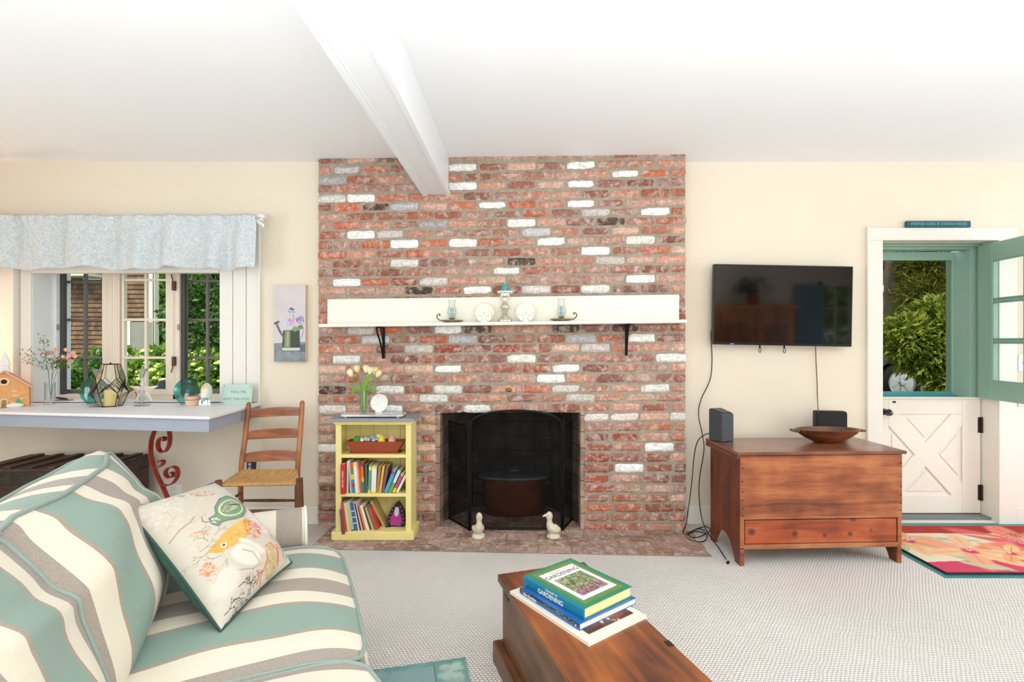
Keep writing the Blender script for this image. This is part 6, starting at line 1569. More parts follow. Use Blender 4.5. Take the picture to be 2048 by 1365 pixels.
# ---- flower vase with branches
c_ = onC(100, 809); vz = thing('flower_vase', 'slim clear glass vase with green sprigs and pink flowers on the counter', 'vase', (c_.x, c_.y, ZC)); VO = Vector((c_.x, c_.y, ZC)); dV = c_.y
MB().lathe([(.036,0),(.038,.004),(.031,.03),(.030,.14),(.033,.155),(.031,.155),(.028,.14),(.028,.03),(0,.012)], n=24).build('vase_glass', m_gv, vz, smooth=True)
def vp(px, py, dz=0): return P(px, py, dV+dz)-VO
m_sprig = mat('sprig_green', (104,142,104), .5); m_sprig2 = mat('sprig_stem', (128,140,112), .6); m_pinkf = mat('pink_petal', (246,176,160), .6, noise=(60,.1)); m_moss = mat('moss_green', (92,104,40), .8)
stems = [[(100,800),(98,760),(94,735),(70,718),(50,706)], [(100,800),(97,750),(92,720),(88,690),(86,680)], [(102,800),(104,750),(108,720),(110,700)], [(102,800),(108,760),(122,725),(136,705),(144,710)], [(100,800),(96,742),(80,735),(62,728),(48,720)], [(101,790),(106,748),(118,735)]]
for si, st_ in enumerate(stems):
    cc = scurve([vp(p[0], p[1], .03*sin(i*1.3+si)) for i, p in enumerate(st_)], 16); MB().tube(cc, .0018, 5).build('stem', m_sprig2, vz, smooth=True)
random.seed(21); lv = MB()
def lf1(mb, p, L_, ang, pit=0, mi=0):
    d = Vector((cos(ang)*cos(pit), sin(pit), sin(ang)*cos(pit))); s_ = d.cross(Vector((0,1,0))).normalized()*L_*.28
    mb.add([p, p+d*L_*.45+s_, p+d*L_, p+d*L_*.45-s_+Vector((0,-.002,0))], [(0,1,2,3)], mi)
for (px, py, n_, sp_r) in ((86,678,12,10),(90,690,12,9),(86,706,10,8),(60,706,12,12),(46,704,7,8),(76,718,14,10),(56,722,12,10),(70,728,10,9),(92,712,16,10),(100,722,16,10),(84,730,10,9),(92,738,9,8),(108,728,12,8),(100,706,8,8)):
    for q in range(n_):
        p = vp(px+random.uniform(-sp_r, sp_r), py+random.uniform(-sp_r, sp_r)*.8, random.uniform(-.04, .04)); lf1(lv, p, random.uniform(.012, .022), random.uniform(-.6, 3.6), random.uniform(-.6, .6))
lv.build('sprig_leaves', m_sprig, vz)
lv2 = MB()
for q in range(150): p = vp(118+random.gauss(0, 9), 727+random.gauss(0, 7), random.uniform(-.03, .03)); lf1(lv2, p, random.uniform(.012, .022), random.uniform(0, 6.2), random.uniform(-.8, .8))
lv2.build('moss_spray', m_moss, vz)
for (px, py) in ((111,698),(104,704),(92,706),(108,713),(131,700),(138,713),(126,714),(146,707),(150,713),(141,724),(134,716)):
    fm_ = MB(); p = vp(px, py, random.uniform(-.03, .01)); rr_ = random.uniform(.015, .021)
    for q in range(7):
        a = q*2*pi/7; pp = p+Vector((cos(a)*rr_*.5, random.uniform(-.004,.004), sin(a)*rr_*.45)); fm_.ball(tuple(pp), rr_*.52, 7, sc=(1,.5,.8))
    fm_.build('blossom', m_pinkf, vz, smooth=True)
# ---- grey tray with dark handle
c_ = onC(132, 803); gt = thing('grey_tray', 'small flat grey dish behind the flower vase on the counter', 'dish', (c_.x, c_.y-.02, ZC))
MB().prism([(-.055,-.02),(.055,-.02),(.06,.02),(-.05,.02)], 0, .014, 'z').build('dish_body', mat('slate_grey', (110,112,120), .5), gt, bevel=.003)
c2 = thing('pocket_knife', 'dark brown pocket knife lying on the small grey dish', 'pocket knife', (c_.x-.01, c_.y-.02, ZC+.021))
MB().tube([(-.045,0,.008),(-.02,0,.004),(.02,0,.0),(.04,.0,-.001)], [.006,.008,.007,.004], 8).build('knife_handle', mat('knife_brown', (74,52,44), .5), c2, smooth=True)
# ---- teal plates
m_tg = thin_glass('teal_glass', (112,214,208), .08);  pass
def tplate(px, label, r_px):
    d_ = 3.66; r_ = r_px/F*d_; c_ = P(px, 778, d_); o = thing('glass_plate', label, 'plate', (c_.x, d_, ZC), 0, 'teal glass plates on the window counter')
    M_ = Matrix.Translation((0, 0, r_+.002)) @ Matrix.Rotation(pi/2-.10, 4, 'X')
    MB().lathe([(0,0),(r_*.52,0),(r_*.60,.004),(r_*.88,.010),(r_,.016),(r_,.019),(r_*.86,.014),(r_*.6,.008),(0,.004)], n=44, M=M_).build('plate_body', m_tg, o, smooth=True)
    MB().lathe([(r_*.50,.005),(r_*.53,.008),(r_*.56,.005)], n=44, M=M_).build('plate_ring', mat('teal_ring', (20,110,112), .2), o, smooth=True)
    MB().tube(scurve([(-.03,-.03,.018),(-.03,-.028,.003),(-.03,.05,.003),(-.012,.055,.06),(.012,.055,.06),(.03,.05,.003),(.03,-.028,.003),(.03,-.03,.018)], 40), .0018, 6).build('plate_easel', m_black, o)
tplate(190, 'teal glass plate standing behind the left glass candlestick', 27); tplate(376, 'teal glass plate standing beside the decorated egg', 25.5)
# ---- glass candlesticks
m_cg = thin_glass('cut_glass', (238,242,242), .22, .05)
for px, py, lab in ((195, 814, 'clear glass candlestick left of the geometric lantern'), (284, 812, 'clear glass candlestick right of the geometric lantern')):
    c_ = onC(px, py); o = thing('glass_candlestick', lab, 'candlestick', c_, 0, 'glass candlesticks on the window counter'); 
    pf = [(.047,0),(.049,.003),(.040,.008),(.016,.016),(.010,.030),(.018,.042),(.020,.052),(.010,.062),(.012,.072),(.020,.084),(.013,.096),(.009,.108),(.013,.120),(.018,.130),(.014,.142),(.011,.160),(.014,.182),(.021,.205),(.035,.226),(.036,.229)]
    MB().lathe([(r*.97, z*1.12) for r, z in pf]+[(.018,.232),(.010,.20),(0,.19)], n=24).build('candlestick_body', m_cg, o, smooth=True)
# ---- geometric lantern
c_ = onC(221, 813); ln_ = thing('geometric_lantern', 'faceted glass lantern with black lead lines and a cream candle on the counter', 'lantern', c_)
k = c_.y/F; Hn = 84*k; n6 = 6
levels = [(17*k, 0, .0), (30*k, 27*k, .0), (30*k, 31*k, 0), (15.5*k, Hn, .0)]
def hp3(r_, z, off): return [Vector((r_*cos(2*pi*(j+off)/n6+.52), r_*sin(2*pi*(j+off)/n6+.52), z)) for j in range(n6)]
b0 = hp3(19*k, .002, 0); w1 = hp3(30*k, 27*k, .0); dia = hp3(29.5*k, 40*k, .5); w2 = hp3(24*k, 56*k, 0); t0 = hp3(16*k, Hn, 0)
gl = MB()
vs = b0+w1+w2+t0
gl.add(vs, [(q*6+j, q*6+(j+1) % 6, (q+1)*6+(j+1) % 6, (q+1)*6+j) for q in range(3) for j in range(6)])
gl.build('lantern_glass', thin_glass('lantern_pane', (246,244,232), .1), ln_)
led = MB(); rL = .0022
for j in range(6):
    j2 = (j+1) % 6; m_ = (dia[j])
    mid_hi = (w2[j]+w2[j2])/2; mlo = (w1[j]+w1[j2])/2
    led.tube([b0[j], b0[j2]], rL, 5); led.tube([t0[j], t0[j2]], rL, 5); led.tube([b0[j], w1[j]], rL, 5); led.tube([w2[j], t0[j]], rL, 5)
    cen = (w1[j]+w1[j2]+w2[j]+w2[j2])/4
    for off in (0, 7*k):
        up_ = Vector((0,0,off)); f_ = 1 if off == 0 else .97
        led.tube([w1[j], cen+Vector((0,0,off*.6))], rL, 5); led.tube([w1[j2], cen+Vector((0,0,off*.6))], rL, 5)
    led.tube([cen, w2[j]], rL, 5); led.tube([cen, w2[j2]], rL, 5); led.tube([cen+Vector((0,0,-6*k)), w2[j]*.985+Vector((0,0,-6*k))], rL*.8, 5)
led.build('lead_lines', m_black, ln_)
MB().tube([(-17*k, 0, Hn), (-17*k, 0, Hn+13*k)], .0018, 5).box(-16*k, 16*k, -.003, .003, Hn-.001, Hn+.003).ball((0,0,Hn+.004), .007, 8).build('lantern_top', m_black, ln_)
MB().lathe([(.036,.004),(.036,32*k),(.033,32*k+.003),(0,32*k)], n=28).build('candle', mat('candle_cream', (250,226,160), .5, sss=.2), ln_, smooth=True, label='cream pillar candle')
# ---- starfish and bird behind
c_ = P(287, 785, 3.69); sf_ = thing('starfish', 'white dried starfish propped behind the right glass candlestick', 'starfish', (c_.x, 3.69, ZC))
k = 3.69/F; st = MB(); R1, R2 = 36*k, 11*k; vs = [Vector((0,-.014,27*k))]; 
for q in range(10): a = pi/2+q*pi/5; r_ = R1 if q % 2 == 0 else R2; vs.append(Vector((r_*cos(a), 0, 27*k+r_*sin(a)*.92 if r_*sin(a)*.92 > -27*k else 0.0)))
vs.append(Vector((0,.012,27*k)))
st.add(vs, [(0,1+q,1+(q+1) % 10) for q in range(10)]+[(11,1+(q+1) % 10,1+q) for q in range(10)]).build('starfish_body', mat('starfish_white', (240,228,212), .8, bump=(90,.6,.003)), sf_, bevel=.003)
c_ = onC(262, 806); bd2 = thing('carved_bird', 'brown and white carved shore bird between the lantern and the right candlestick', 'bird figurine', (c_.x, c_.y, ZC), 0)
def bpnt(px, py): p = P(px, py, c_.y); return Vector((p.x-c_.x, 0, p.z-ZC))
m_bw = mat('bird_white', (236,222,210), .7, noise=(40,.1)); m_bb = mat('bird_brown', (160,104,74), .7, noise=(50,.2))
MB().tube([bpnt(242,804), bpnt(250,799), bpnt(258,790), bpnt(266,783), bpnt(271,778)], [.004,.016,.024,.020,.009], 12, flat=.7).build('bird_body', m_bw, bd2, smooth=True)
MB().tube([bpnt(252,792)+Vector((0,-.006,0)), bpnt(260,783)+Vector((0,-.010,0)), bpnt(268,777)+Vector((0,-.008,0)), bpnt(275,775)], [.004,.012,.013,.008], 10, flat=.8).build('bird_wing', m_bb, bd2, smooth=True)
MB().tube([bpnt(269,780), bpnt(273,790), bpnt(271,800), bpnt(268,806)], .003, 6).build('bird_leg', m_bb, bd2)
MB().box(-.045, .030, -.014, .014, 0, .004).build('bird_base', m_bw, bd2)
# ---- round box, egg
c_ = onC(385, 811); rbx = thing('round_box', 'small round cream box with coral lid beside the right teal plate', 'box', c_)
MB().lathe([(.042,0),(.047,.004),(.047,.040),(0,.040)], n=28, sx=1.0, sy=.8).build('box_body', mat('box_cream', (226,216,196), .6, noise=(30,.2), col2=(236,170,140)), rbx, smooth=True)
MB().lathe([(.050,.040),(.051,.052),(.046,.062),(0,.064)], n=28, sx=1, sy=.8).build('box_lid', mat('box_lid', (226,178,150), .6, noise=(30,.15)), rbx, smooth=True); MB().lathe([(.0515,.037),(.0515,.042)], n=28, sy=.8).build('box_band', mat('box_band', (120,150,100), .6), rbx)
c_ = onC(413, 812); eg = thing('decorated_egg', 'tall painted egg on a white stand beside the round box on the counter', 'egg', c_)
k = c_.y/F
MB().lathe([(.046,0),(.050,.003),(.050,.006),(0,.006)], n=28).build('egg_saucer', m_white, eg, smooth=True)
MB().lathe([(.026,.006),(.030,.012),(.022,.024),(.026,.034),(.022,.036),(0,.030)], n=24).build('egg_stand', m_white, eg, smooth=True)
for (x, s_) in ((-.030,1.0),(.031,1.1),(.012,.8)): MB().lathe([(0,0),(.010,.002),(.011,.012),(.006,.022),(.008,.030),(.005,.037),(0,.040)], (x,-.022,.006), 14).build('stand_figure', m_white, eg, smooth=True)
ne = 60; U, V = UV(ne, ne); c = Canvas(U, V, (206,214,190)); c.specks(.5, .5, .5, .45, 120, .05, [(216,222,200),(196,206,180),(186,196,160)], .6)
c.ell(.75, .55, .10, .20, 0, (236,214,196), .3); c.ell(.75, .68, .05, .07, 0, (226,180,150), .3); c.ell(.72, .38, .10, .10, .3, (240,236,230), .3); c.ell(.80, .25, .10, .06, 0, (110,160,176), .5); c.specks(.75, .8, .12, .08, 30, .03, [(196,176,120)], .6)
grid_mesh('egg_body', ne, ne, lambda u, v: Vector((.037*sin(pi*v)**.9*(1-.10*(v-.5))*cos(2*pi*u), .037*sin(pi*v)**.9*sin(2*pi*u), .094-.064*cos(pi*v))), c, mat('egg_paint', (220,220,200), .3, attr='Col', coat=.4), eg)
# ---- sign
a_, b_2 = P(437, 0, onC(440, 811).y).x, P(498, 0, onC(440, 811).y).x; dS = onC(468, 810).y
sgn = thing('tabletop_sign', 'pale green wooden sign leaning at the right end of the counter', 'sign', ((a_+b_2)/2, dS, ZC)); sgn.rotation_euler = (radians(-9), 0, 0)
swd = (b_2-a_)/2; sht = 41/F*dS
MB().box(-swd, swd, 0, .010, 0, sht).build('sign_board', mat('sign_green', (190,214,204), .55, noise=(10,.04)), sgn, bevel=.002)
m_st = mat('sign_grey_letter', (128,146,140), .6)
text_mesh('sign_lettering', 'YOU, ME,', .026, m_st, Mface(.01, -.0008, sht*.62), sgn, .0004, sx=1.1); text_mesh('sign_lettering', 'AND THE DOG', .026, m_st, Mface(.0, -.0008, sht*.28), sgn, .0004, sx=1.05)
nl = MB()
for x in (-swd+.014, swd-.014):
    for z in (.012, sht-.012): nl.ball((x, -.001, z), .003, 8)
nl.build('sign_nails', m_black, sgn); MB().box(-swd, swd, -.0008, 0, sht*.80, sht*.81).box(-swd, swd, -.0008, 0, sht*.13, sht*.14).build('sign_groove', mat('groove', (150,176,166), .6), sgn)
MB().box(swd-.03, swd-.02, .01, .045, .0, .012).build('sign_foot', m_black, sgn)
# white power cable
wc = [P(496,806,3.60)+Vector((0,0,0)), Vector((P(508,0,3.6).x, 3.60, ZC+.012)), P(519,806,3.66), P(523,812,3.70), P(521,830,3.72), P(520,900,3.73), P(516,925,3.73), P(512,940,3.70), P(505,945,3.66)]
wc[0].z = ZC+.004; b0 = wc[-1].copy(); o = MB().tube([q-b0 for q in scurve(wc, 60)], .0028, 7).build('white_cable', m_white, None, smooth=True); o.location = b0; tag(o, 'thin white cord hanging from the right end of the counter behind the chair', 'cable')
ps = thing('power_strip', 'dark power strip hanging on the wall behind the ladderback chair', 'power strip', (P(500,0,3.7).x, WY, P(0,955,3.7).z))
MB().box(-.030, .022, -.045, 0, 0, .115).build('strip_body', mat('strip_dark', (60,58,60), .5), ps, bevel=.008)
for z in (.03,.062,.09): MB().lathe([(.011,0),(.011,.004)], n=14, M=Matrix.Translation((-.004,-.045,z)) @ Matrix.Rotation(pi/2,4,'X')).build('strip_socket', mat('strip_light', (180,180,180), .5), ps)
wo = thing('wall_outlet', 'white wall outlet low on the wall behind the sofa and scroll bracket', 'outlet', (P(348,0,WY).x, WY, P(0,1000,WY).z))
MB().box(-.055, .055, -.006, 0, 0, .115).build('outlet_plate', m_white, wo, bevel=.002); MB().box(-.022,.022,-.009,-.006,.016,.05).box(-.022,.022,-.009,-.006,.064,.098).build('outlet_socket', m_trim, wo)

# ================================================================== LADDERBACK CHAIR
w_ch = wood('chair_wood', (110,58,26), (150,86,42), (184,118,66), 'z', .38, 1.2, coat=.2); w_chx = wood('chair_slat_wood', (110,56,24), (146,80,38), (176,108,56), 'x', .38, 1.2, coat=.2); w_chd = wood('chair_leg_wood', (66,36,20), (96,56,32), (126,78,46), 'z', .45, 1.2)
m_rush = mat('rush_seat', (214,164,102), .7, stretch=(90,8,8), noise=(1.4,.30), bump=(2.2,.8,.006))
CHO = Vector((-1.58, 3.30, 0)); ch = thing('ladderback_chair', 'brown ladderback chair with woven rush seat beside the counter', 'chair', CHO)
def cl(x, y, z): return Vector((x, y, z))-CHO
RLt, RLs, RLf = P(497.5, 811, 3.50), P(482, 950, 3.42), None
RRt, RRs = P(604.5, 808, 3.50), P(595, 950, 3.42)
RLf = RLs+(RLs-RLt)*.0+Vector((-.01, .02, -RLs.z)); RRf = RRs+Vector((-.012, .02, -RRs.z))
for (t_, s_, f_) in ((RLt, RLs, RLf), (RRt, RRs, RRf)):
    pts = [f_, s_, s_+(t_-s_)*.5, t_]; cc = scurve([p-CHO for p in pts], 16); rr_ = [.0165]*17; rr_[0] = .014; rr_[-1] = .0155
    p_ = MB().tube(cc, rr_, 12); tip = t_-CHO; p_.lathe([(.0155,0),(.017,.006),(.010,.018),(.0,.024)], tuple(tip), 12); p_.build('rear_post', w_ch, ch, smooth=True)
FLt, FRt = P(437, 958, 3.10), P(599, 954, 3.13); FLt.z = .49; FRt.z = .495
for t_ in (FLt, FRt):
    f_ = Vector((t_.x+.004, t_.y+.01, 0)); MB().tube([f_-CHO, Vector((f_.x, f_.y, .25))-CHO, t_-CHO], [.014,.019,.0195], 12).build('leg', w_chd, ch, smooth=True)
for (y0_, y1_) in ((820,837.5),(863,881.5),(906.5,926.5)):
    def onpost(A, B, py):
        t_ = (py-811)/(950-811); return A+(B-A)*t_
    la, lb = onpost(RLt, RLs, y0_), onpost(RLt, RLs, y1_); ra, rb = onpost(RRt, RRs, y0_-3), onpost(RRt, RRs, y1_-3)
    vs = []; n_ = 14
    for q in range(n_+1):
        t_ = q/n_; bow = .018*sin(pi*t_); top = la*(1-t_)+ra*t_+Vector((0, bow, .016*(sin(pi*t_)**.6)-.012)); bot = lb*(1-t_)+rb*t_+Vector((0, bow, .0))
        vs += [top-CHO, top-CHO+Vector((0,.008,0)), bot-CHO+Vector((0,.008,0)), bot-CHO]
    MB().add(vs, [(i*4+j, i*4+(j+1) % 4, (i+1)*4+(j+1) % 4, (i+1)*4+j) for i in range(n_) for j in range(4)]+[(3,2,1,0), (n_*4, n_*4+1, n_*4+2, n_*4+3)]).build('back_slat', w_chx, ch, bevel=.0015)
# seat
q0, q1, q2, q3 = FLt.copy(), FRt.copy(), RRs.copy(), RLs.copy()
for q in (q0, q1): q.z = .462
for q in (q2, q3): q.z = .475
ns = 24; vs = []
for j in range(ns+1):
    for i in range(ns+1):
        u_, v_ = i/ns, j/ns; p = q0*(1-u_)*(1-v_)+q1*u_*(1-v_)+q2*u_*v_+q3*(1-u_)*v_; a, c2_ = abs(2*u_-1), abs(2*v_-1)
        p.z += .012-.020*(1-a**2)*(1-c2_**2)-.012*max(a, c2_)**14+.0016*sin((u_*24 if c2_ > a else v_*24)*pi); vs.append(p-CHO)
top = len(vs)
for j in range(ns+1):
    for i in range(ns+1): p = vs[j*(ns+1)+i].copy(); a, c2_ = abs(2*i/ns-1), abs(2*j/ns-1); p.z = .462-.018+.012*max(a,c2_)**14; vs.append(p)
fs = [(j*(ns+1)+i, j*(ns+1)+i+1, (j+1)*(ns+1)+i+1, (j+1)*(ns+1)+i) for j in range(ns) for i in range(ns)]; fs += [tuple(top+x for x in f[::-1]) for f in fs]
rim = [i for i in range(ns+1)]+[j*(ns+1)+ns for j in range(1, ns+1)]+[ns*(ns+1)+i for i in range(ns-1, -1, -1)]+[j*(ns+1) for j in range(ns-1, 0, -1)]
fs += [(rim[i], top+rim[i], top+rim[(i+1) % len(rim)], rim[(i+1) % len(rim)]) for i in range(len(rim))]
MB().add(vs, fs).build('seat', m_rush, ch, smooth=True)
for (A, B, z) in ((FLt, FRt, .30), (FLt, FRt, .15), (FLt, RLs, .32), (FRt, RRs, .32), (FLt, RLs, .18), (FRt, RRs, .18), (RLs, RRs, .27)):
    a, b3 = A.copy(), B.copy(); a.z = b3.z = z; MB().tube([a-CHO, (a+b3)/2-CHO, b3-CHO], [.008,.011,.008], 10).build('stretcher', w_chd, ch, smooth=True)

# ================================================================== TRUNK
trk = thing('old_trunk', 'dark antique slatted trunk below the counter behind the sofa', 'trunk', (-2.55, 3.62, 0), radians(1.5))
m_tk = mat('trunk_dark', (72,52,40), .7, noise=(9,.3), bump=(40,.4,.004)); w_tk = wood('trunk_slat', (40,24,16), (70,44,30), (96,64,44), 'y', .6, 1); m_tm = mat('trunk_metal', (66,58,50), .5, metal=.5, noise=(30,.3))
TW, TD, TH = .80, .40, .545
MB().box(-TW, 0, -TD, 0, .02, TH-.09).build('trunk_body', m_tk, trk, bevel=.006)
tl = MB().box(-TW-.006, .006, -TD-.006, .004, TH-.09, TH-.012).build('trunk_lid', m_tk, trk, bevel=.01)
for k in range(6): MB().box(-TW+.04+k*.135, -TW+.085+k*.135, -TD-.004, 0, TH-.012, TH).build('lid_slat', w_tk, tl, bevel=.003)
e_ = MB().box(-TW-.010, .010, -TD-.012, -TD-.004, TH-.105, TH-.03).box(-TW-.01, -TW+.02, -TD-.01, .0, TH-.02, TH-.006).box(-.02, .01, -TD-.01, .0, TH-.02, TH-.006)
for k in range(16): e_.ball((-TW+.03+k*.05, -TD-.013, TH-.05), .005, 6)
e_.build('metal_trim', m_tm, trk)
MB().tube(scurve([(-TW+.10,-TD-.01,.40),(-TW+.115,-TD-.035,.37),(-TW+.10,-TD-.04,.33),(-TW+.075,-TD-.02,.31)], 14), .010, 8).ball((-TW+.11,-TD-.012,.41), .022, 10).build('trunk_handle', m_tm, trk)

# ================================================================== REAR OF THE ROOM (seen mirrored in the TV)
w_cab = wood('cabinet_pine', (150,80,34), (190,112,54), (214,142,80), 'z', .4, .7)
cabn = thing('pine_cabinet', 'tall pine cabinet at the rear wall, mirrored in the television', 'cabinet', (3.35, YR+.45, 0))
MB().box(0, 1.30, -.44, 0, 0, 1.86).build('cabinet_carcass', w_cab, cabn); MB().box(-.04, 1.39, -.45, .04, 1.86, 1.92).build('cabinet_cornice', w_cab, cabn, bevel=.01)
for k in range(2): d_ = MB().box(.05+k*.63, .64+k*.63, 0, .025, .15, 1.78).build('cabinet_door', w_cab, cabn, bevel=.005); MB().box(.14+k*.63, .55+k*.63, .025, .03, .3, 1.62).build('door_panel', wood('cabinet_panel', (110,56,24), (150,84,40), (180,112,60), 'z', .4, .7), d_)
fn = thing('potted_fern', 'dark fern on top of the rear pine cabinet, mirrored in the television', 'fern', (4.05, YR+.25, 1.92))
MB().lathe([(.08,0),(.11,.16),(.12,.17),(0,.16)], n=20).build('fern_pot', m_terra, fn, smooth=True)
ff = MB(); random.seed(6)
for q in range(60):
    a = random.uniform(0, 2*pi); R_ = random.uniform(.18, .42); h_ = random.uniform(.1, .35); cc = scurve([(0,0,.15), (cos(a)*R_*.5, sin(a)*R_*.5*.5, .15+h_), (cos(a)*R_, sin(a)*R_*.5, .15+h_*.5)], 10)
    for p in cc[2:]:
        for sg in (-1, 1): d = Vector((-sin(a)*sg, cos(a)*sg, -.3))*.05; ff.add([p, p+d+Vector((.01,0,0)), p+d*1.1-Vector((.01,0,0))], [(0,1,2)])
ff.build('fronds', mat('fern_green', (34,58,26), .6), fn)
rwn = bpy.data.objects.new('window_2', None); COL.objects.link(rwn); rwn.location = (RWX0, YR, RWZ0); struct(rwn)
rb_ = MB(); rb_.box(-.08, 0, -.05, .03, -.08, RWZ1-RWZ0+.08).box(RWX1-RWX0, RWX1-RWX0+.08, -.05, .03, -.08, RWZ1-RWZ0+.08).box(-.08, RWX1-RWX0+.08, -.05, .03, RWZ1-RWZ0, RWZ1-RWZ0+.1).box(-.1, RWX1-RWX0+.1, -.05, .06, -.08, 0)
for k in (1, 2): rb_.box((RWX1-RWX0)*k/3-.012, (RWX1-RWX0)*k/3+.012, -.06, -.03, 0, RWZ1-RWZ0)
for k in (1, 2, 3): rb_.box(0, RWX1-RWX0, -.06, -.03, (RWZ1-RWZ0)*k/4-.012, (RWZ1-RWZ0)*k/4+.012)
rb_.build('window_frame', m_trim, rwn)
cu = MB(); vs = []
for j in range(2):
    for i in range(41): vs.append((4.86+.48*i/40, YR+.09+.03*sin(i*1.1), .1 if j == 0 else 2.3))
cu.add(vs, [(i, i+1, 41+i+1, 41+i) for i in range(40)]); cuo = cu.build('window_curtain', mat('curtain_blue', (150,186,206), .9), None, smooth=True); md = cuo.modifiers.new('s', 'SOLIDIFY'); md.thickness = .003
tag(cuo, 'pale blue curtain beside the rear window, mirrored in the television', 'curtain')

rt_ = thing('garden_tree', 'green tree outside the rear window, mirrored in the television', 'tree', (8.0, -6.5, 0))
ZRT = True
# lamp on the counter, just outside the frame
tl_ = thing('table_lamp', 'small table lamp with cream shade at the far left end of the counter', 'lamp', (-3.98, 3.585, .88))
MB().lathe([(.05,0),(.055,.01),(.02,.03),(.03,.10),(.045,.16),(.015,.24),(.01,.30),(0,.30)], n=24).build('lamp_base', m_brass, tl_, smooth=True)
q = MB().lathe([(.14,.27),(.09,.45)], n=32); q.f = [f for f in q.f if len(f) == 4]; q.m = q.m[:len(q.f)]
q.build('lamp_shade', thin_glass('shade_cloth', (250,226,190), .02, .8), tl_, smooth=True)
MB().ball((0,0,.34), .03, 12).build('light_bulb', mat('bulb', (255,220,170), .5, emit=((255,196,130), 6)), tl_, smooth=True)
pl_ = bpy.data.lights.new('lamp_glow', 'POINT'); pl_.energy = 9; pl_.color = (1.0, .60, .38); pl_.shadow_soft_size = .06
plo = bpy.data.objects.new('lamp_glow', pl_); COL.objects.link(plo); plo.parent = tl_; plo.location = (0, 0, .39)
# ================================================================== OUTDOORS
def leafmat(name, c1, c2):
    m = bpy.data.materials.new(name); m.use_nodes = True; nt = m.node_tree; N = nt.nodes; L = nt.links; b = N['Principled BSDF']; b.inputs['Roughness'].default_value = .5
    at = N.new('ShaderNodeAttribute'); at.attribute_name = 'Col'; L.new(at.outputs['Color'], b.inputs['Base Color'])
    tr = N.new('ShaderNodeBsdfTranslucent'); L.new(at.outputs['Color'], tr.inputs[0]); mx = N.new('ShaderNodeMixShader'); mx.inputs[0].default_value = .35
    out = [n for n in N if n.type == 'OUTPUT_MATERIAL'][0]; L.new(b.outputs[0], mx.inputs[1]); L.new(tr.outputs[0], mx.inputs[2]); L.new(mx.outputs[0], out.inputs[0]); return m
m_leaf = leafmat('leaf', 0, 0); m_bark = mat('bark', (120,108,98), .95, noise=(14,.3), bump=(30,.8,.03), stretch=(1,1,.25))
def foliage(name, parent, blobs, n, size, cols, seed, narrow=.42, droop=.2, cluster=1, clr=.1):
    rs_ = np.random.RandomState(seed); mb = MB(); vol = [b_[3]*b_[4]*b_[5] for b_ in blobs]; tot = sum(vol)
    for (cx_, cy_, cz_, rx, ry, rz_), vv in zip(blobs, vol):
        k = int(n*vv/tot)
        for q in range(max(1, k//cluster)):
            d = rs_.normal(size=3); d /= np.linalg.norm(d); r_ = .55+.45*rs_.rand()**.5
            r_ *= 1+.10*sin(d[0]*9+cx_)+.08*sin(d[2]*11+d[1]*7)
            c0_ = np.array([cx_+d[0]*rx*r_, cy_+d[1]*ry*r_, cz_+d[2]*rz_*r_])
            if c0_[2] < .02: c0_[2] = .02+.1*rs_.rand()
            for w_ in range(cluster):
                p = c0_+rs_.normal(size=3)*clr*.0 if cluster == 1 else c0_
                a = d*.8+rs_.normal(size=3)*.7; a[2] -= droop*(rs_.rand()); a /= np.linalg.norm(a); s_ = np.cross(a, rs_.normal(size=3)); s_ /= np.linalg.norm(s_)+1e-9
                Ls = size*(.7+.6*rs_.rand()); col = lin(cols[rs_.randint(len(cols))]); jt = .8+.4*rs_.rand(); col = tuple(v*jt for v in col); nrm = np.cross(a, s_)
                mb.add([p, p+a*Ls*.5+s_*Ls*narrow*.5+nrm*Ls*.06, p+a*Ls, p+a*Ls*.5-s_*Ls*narrow*.5+nrm*Ls*.06], [(0,1,2,3)], 0, col)
    me = bpy.data.meshes.new(name); me.from_pydata(mb.v, [], mb.f); me.materials.append(m_leaf)
    at = me.color_attributes.new('Col', 'FLOAT_COLOR', 'POINT'); at.data.foreach_set('color', np.array([c+(1.0,) for c in mb.c], dtype=np.float32).ravel()); me.update()
    o = bpy.data.objects.new(name, me); COL.objects.link(o)
    if parent: o.parent = parent
    return o
GZ = -.12
gm = mat('lawn', (86,104,48), .95, noise=(4,.35), bump=(60,.8,.03), col2=(120,130,80))
gr_ = struct(MB().box(-22, 26, WY+.5, 34, GZ-.2, GZ).build('floor_outside', gm)); gr_['label'] = 'ground outside the house'
drv = mat('gravel_drive', (150,140,130), .95, noise=(60,.2))
struct(MB().box(4.6, 16, 9.0, 13, GZ, GZ+.32).build('trim_9', drv))['label'] = 'gravel drive outside the entry door'
# --- neighbouring shingled house seen through the left window
m_sh = bpy.data.materials.new('cedar_shingles'); m_sh.use_nodes = True; nt = m_sh.node_tree; N = nt.nodes; L = nt.links; b = N['Principled BSDF']; b.inputs['Roughness'].default_value = .9
tc = N.new('ShaderNodeTexCoord'); mp = N.new('ShaderNodeMapping'); mp.inputs['Rotation'].default_value = (pi/2, 0, 0); L.new(tc.outputs['Object'], mp.inputs[0])
br = N.new('ShaderNodeTexBrick'); br.inputs['Scale'].default_value = 1; br.inputs['Brick Width'].default_value = .095; br.inputs['Row Height'].default_value = .115; br.inputs['Mortar Size'].default_value = .002; br.offset = .37
br.inputs['Color1'].default_value = lin((128,98,74))+(1,); br.inputs['Color2'].default_value = lin((96,72,56))+(1,); br.inputs['Mortar'].default_value = lin((44,32,26))+(1,)
L.new(mp.outputs[0], br.inputs['Vector']); n2 = N.new('ShaderNodeTexNoise'); n2.inputs['Scale'].default_value = 3; n2.inputs['Detail'].default_value = 6; L.new(tc.outputs['Object'], n2.inputs['Vector'])
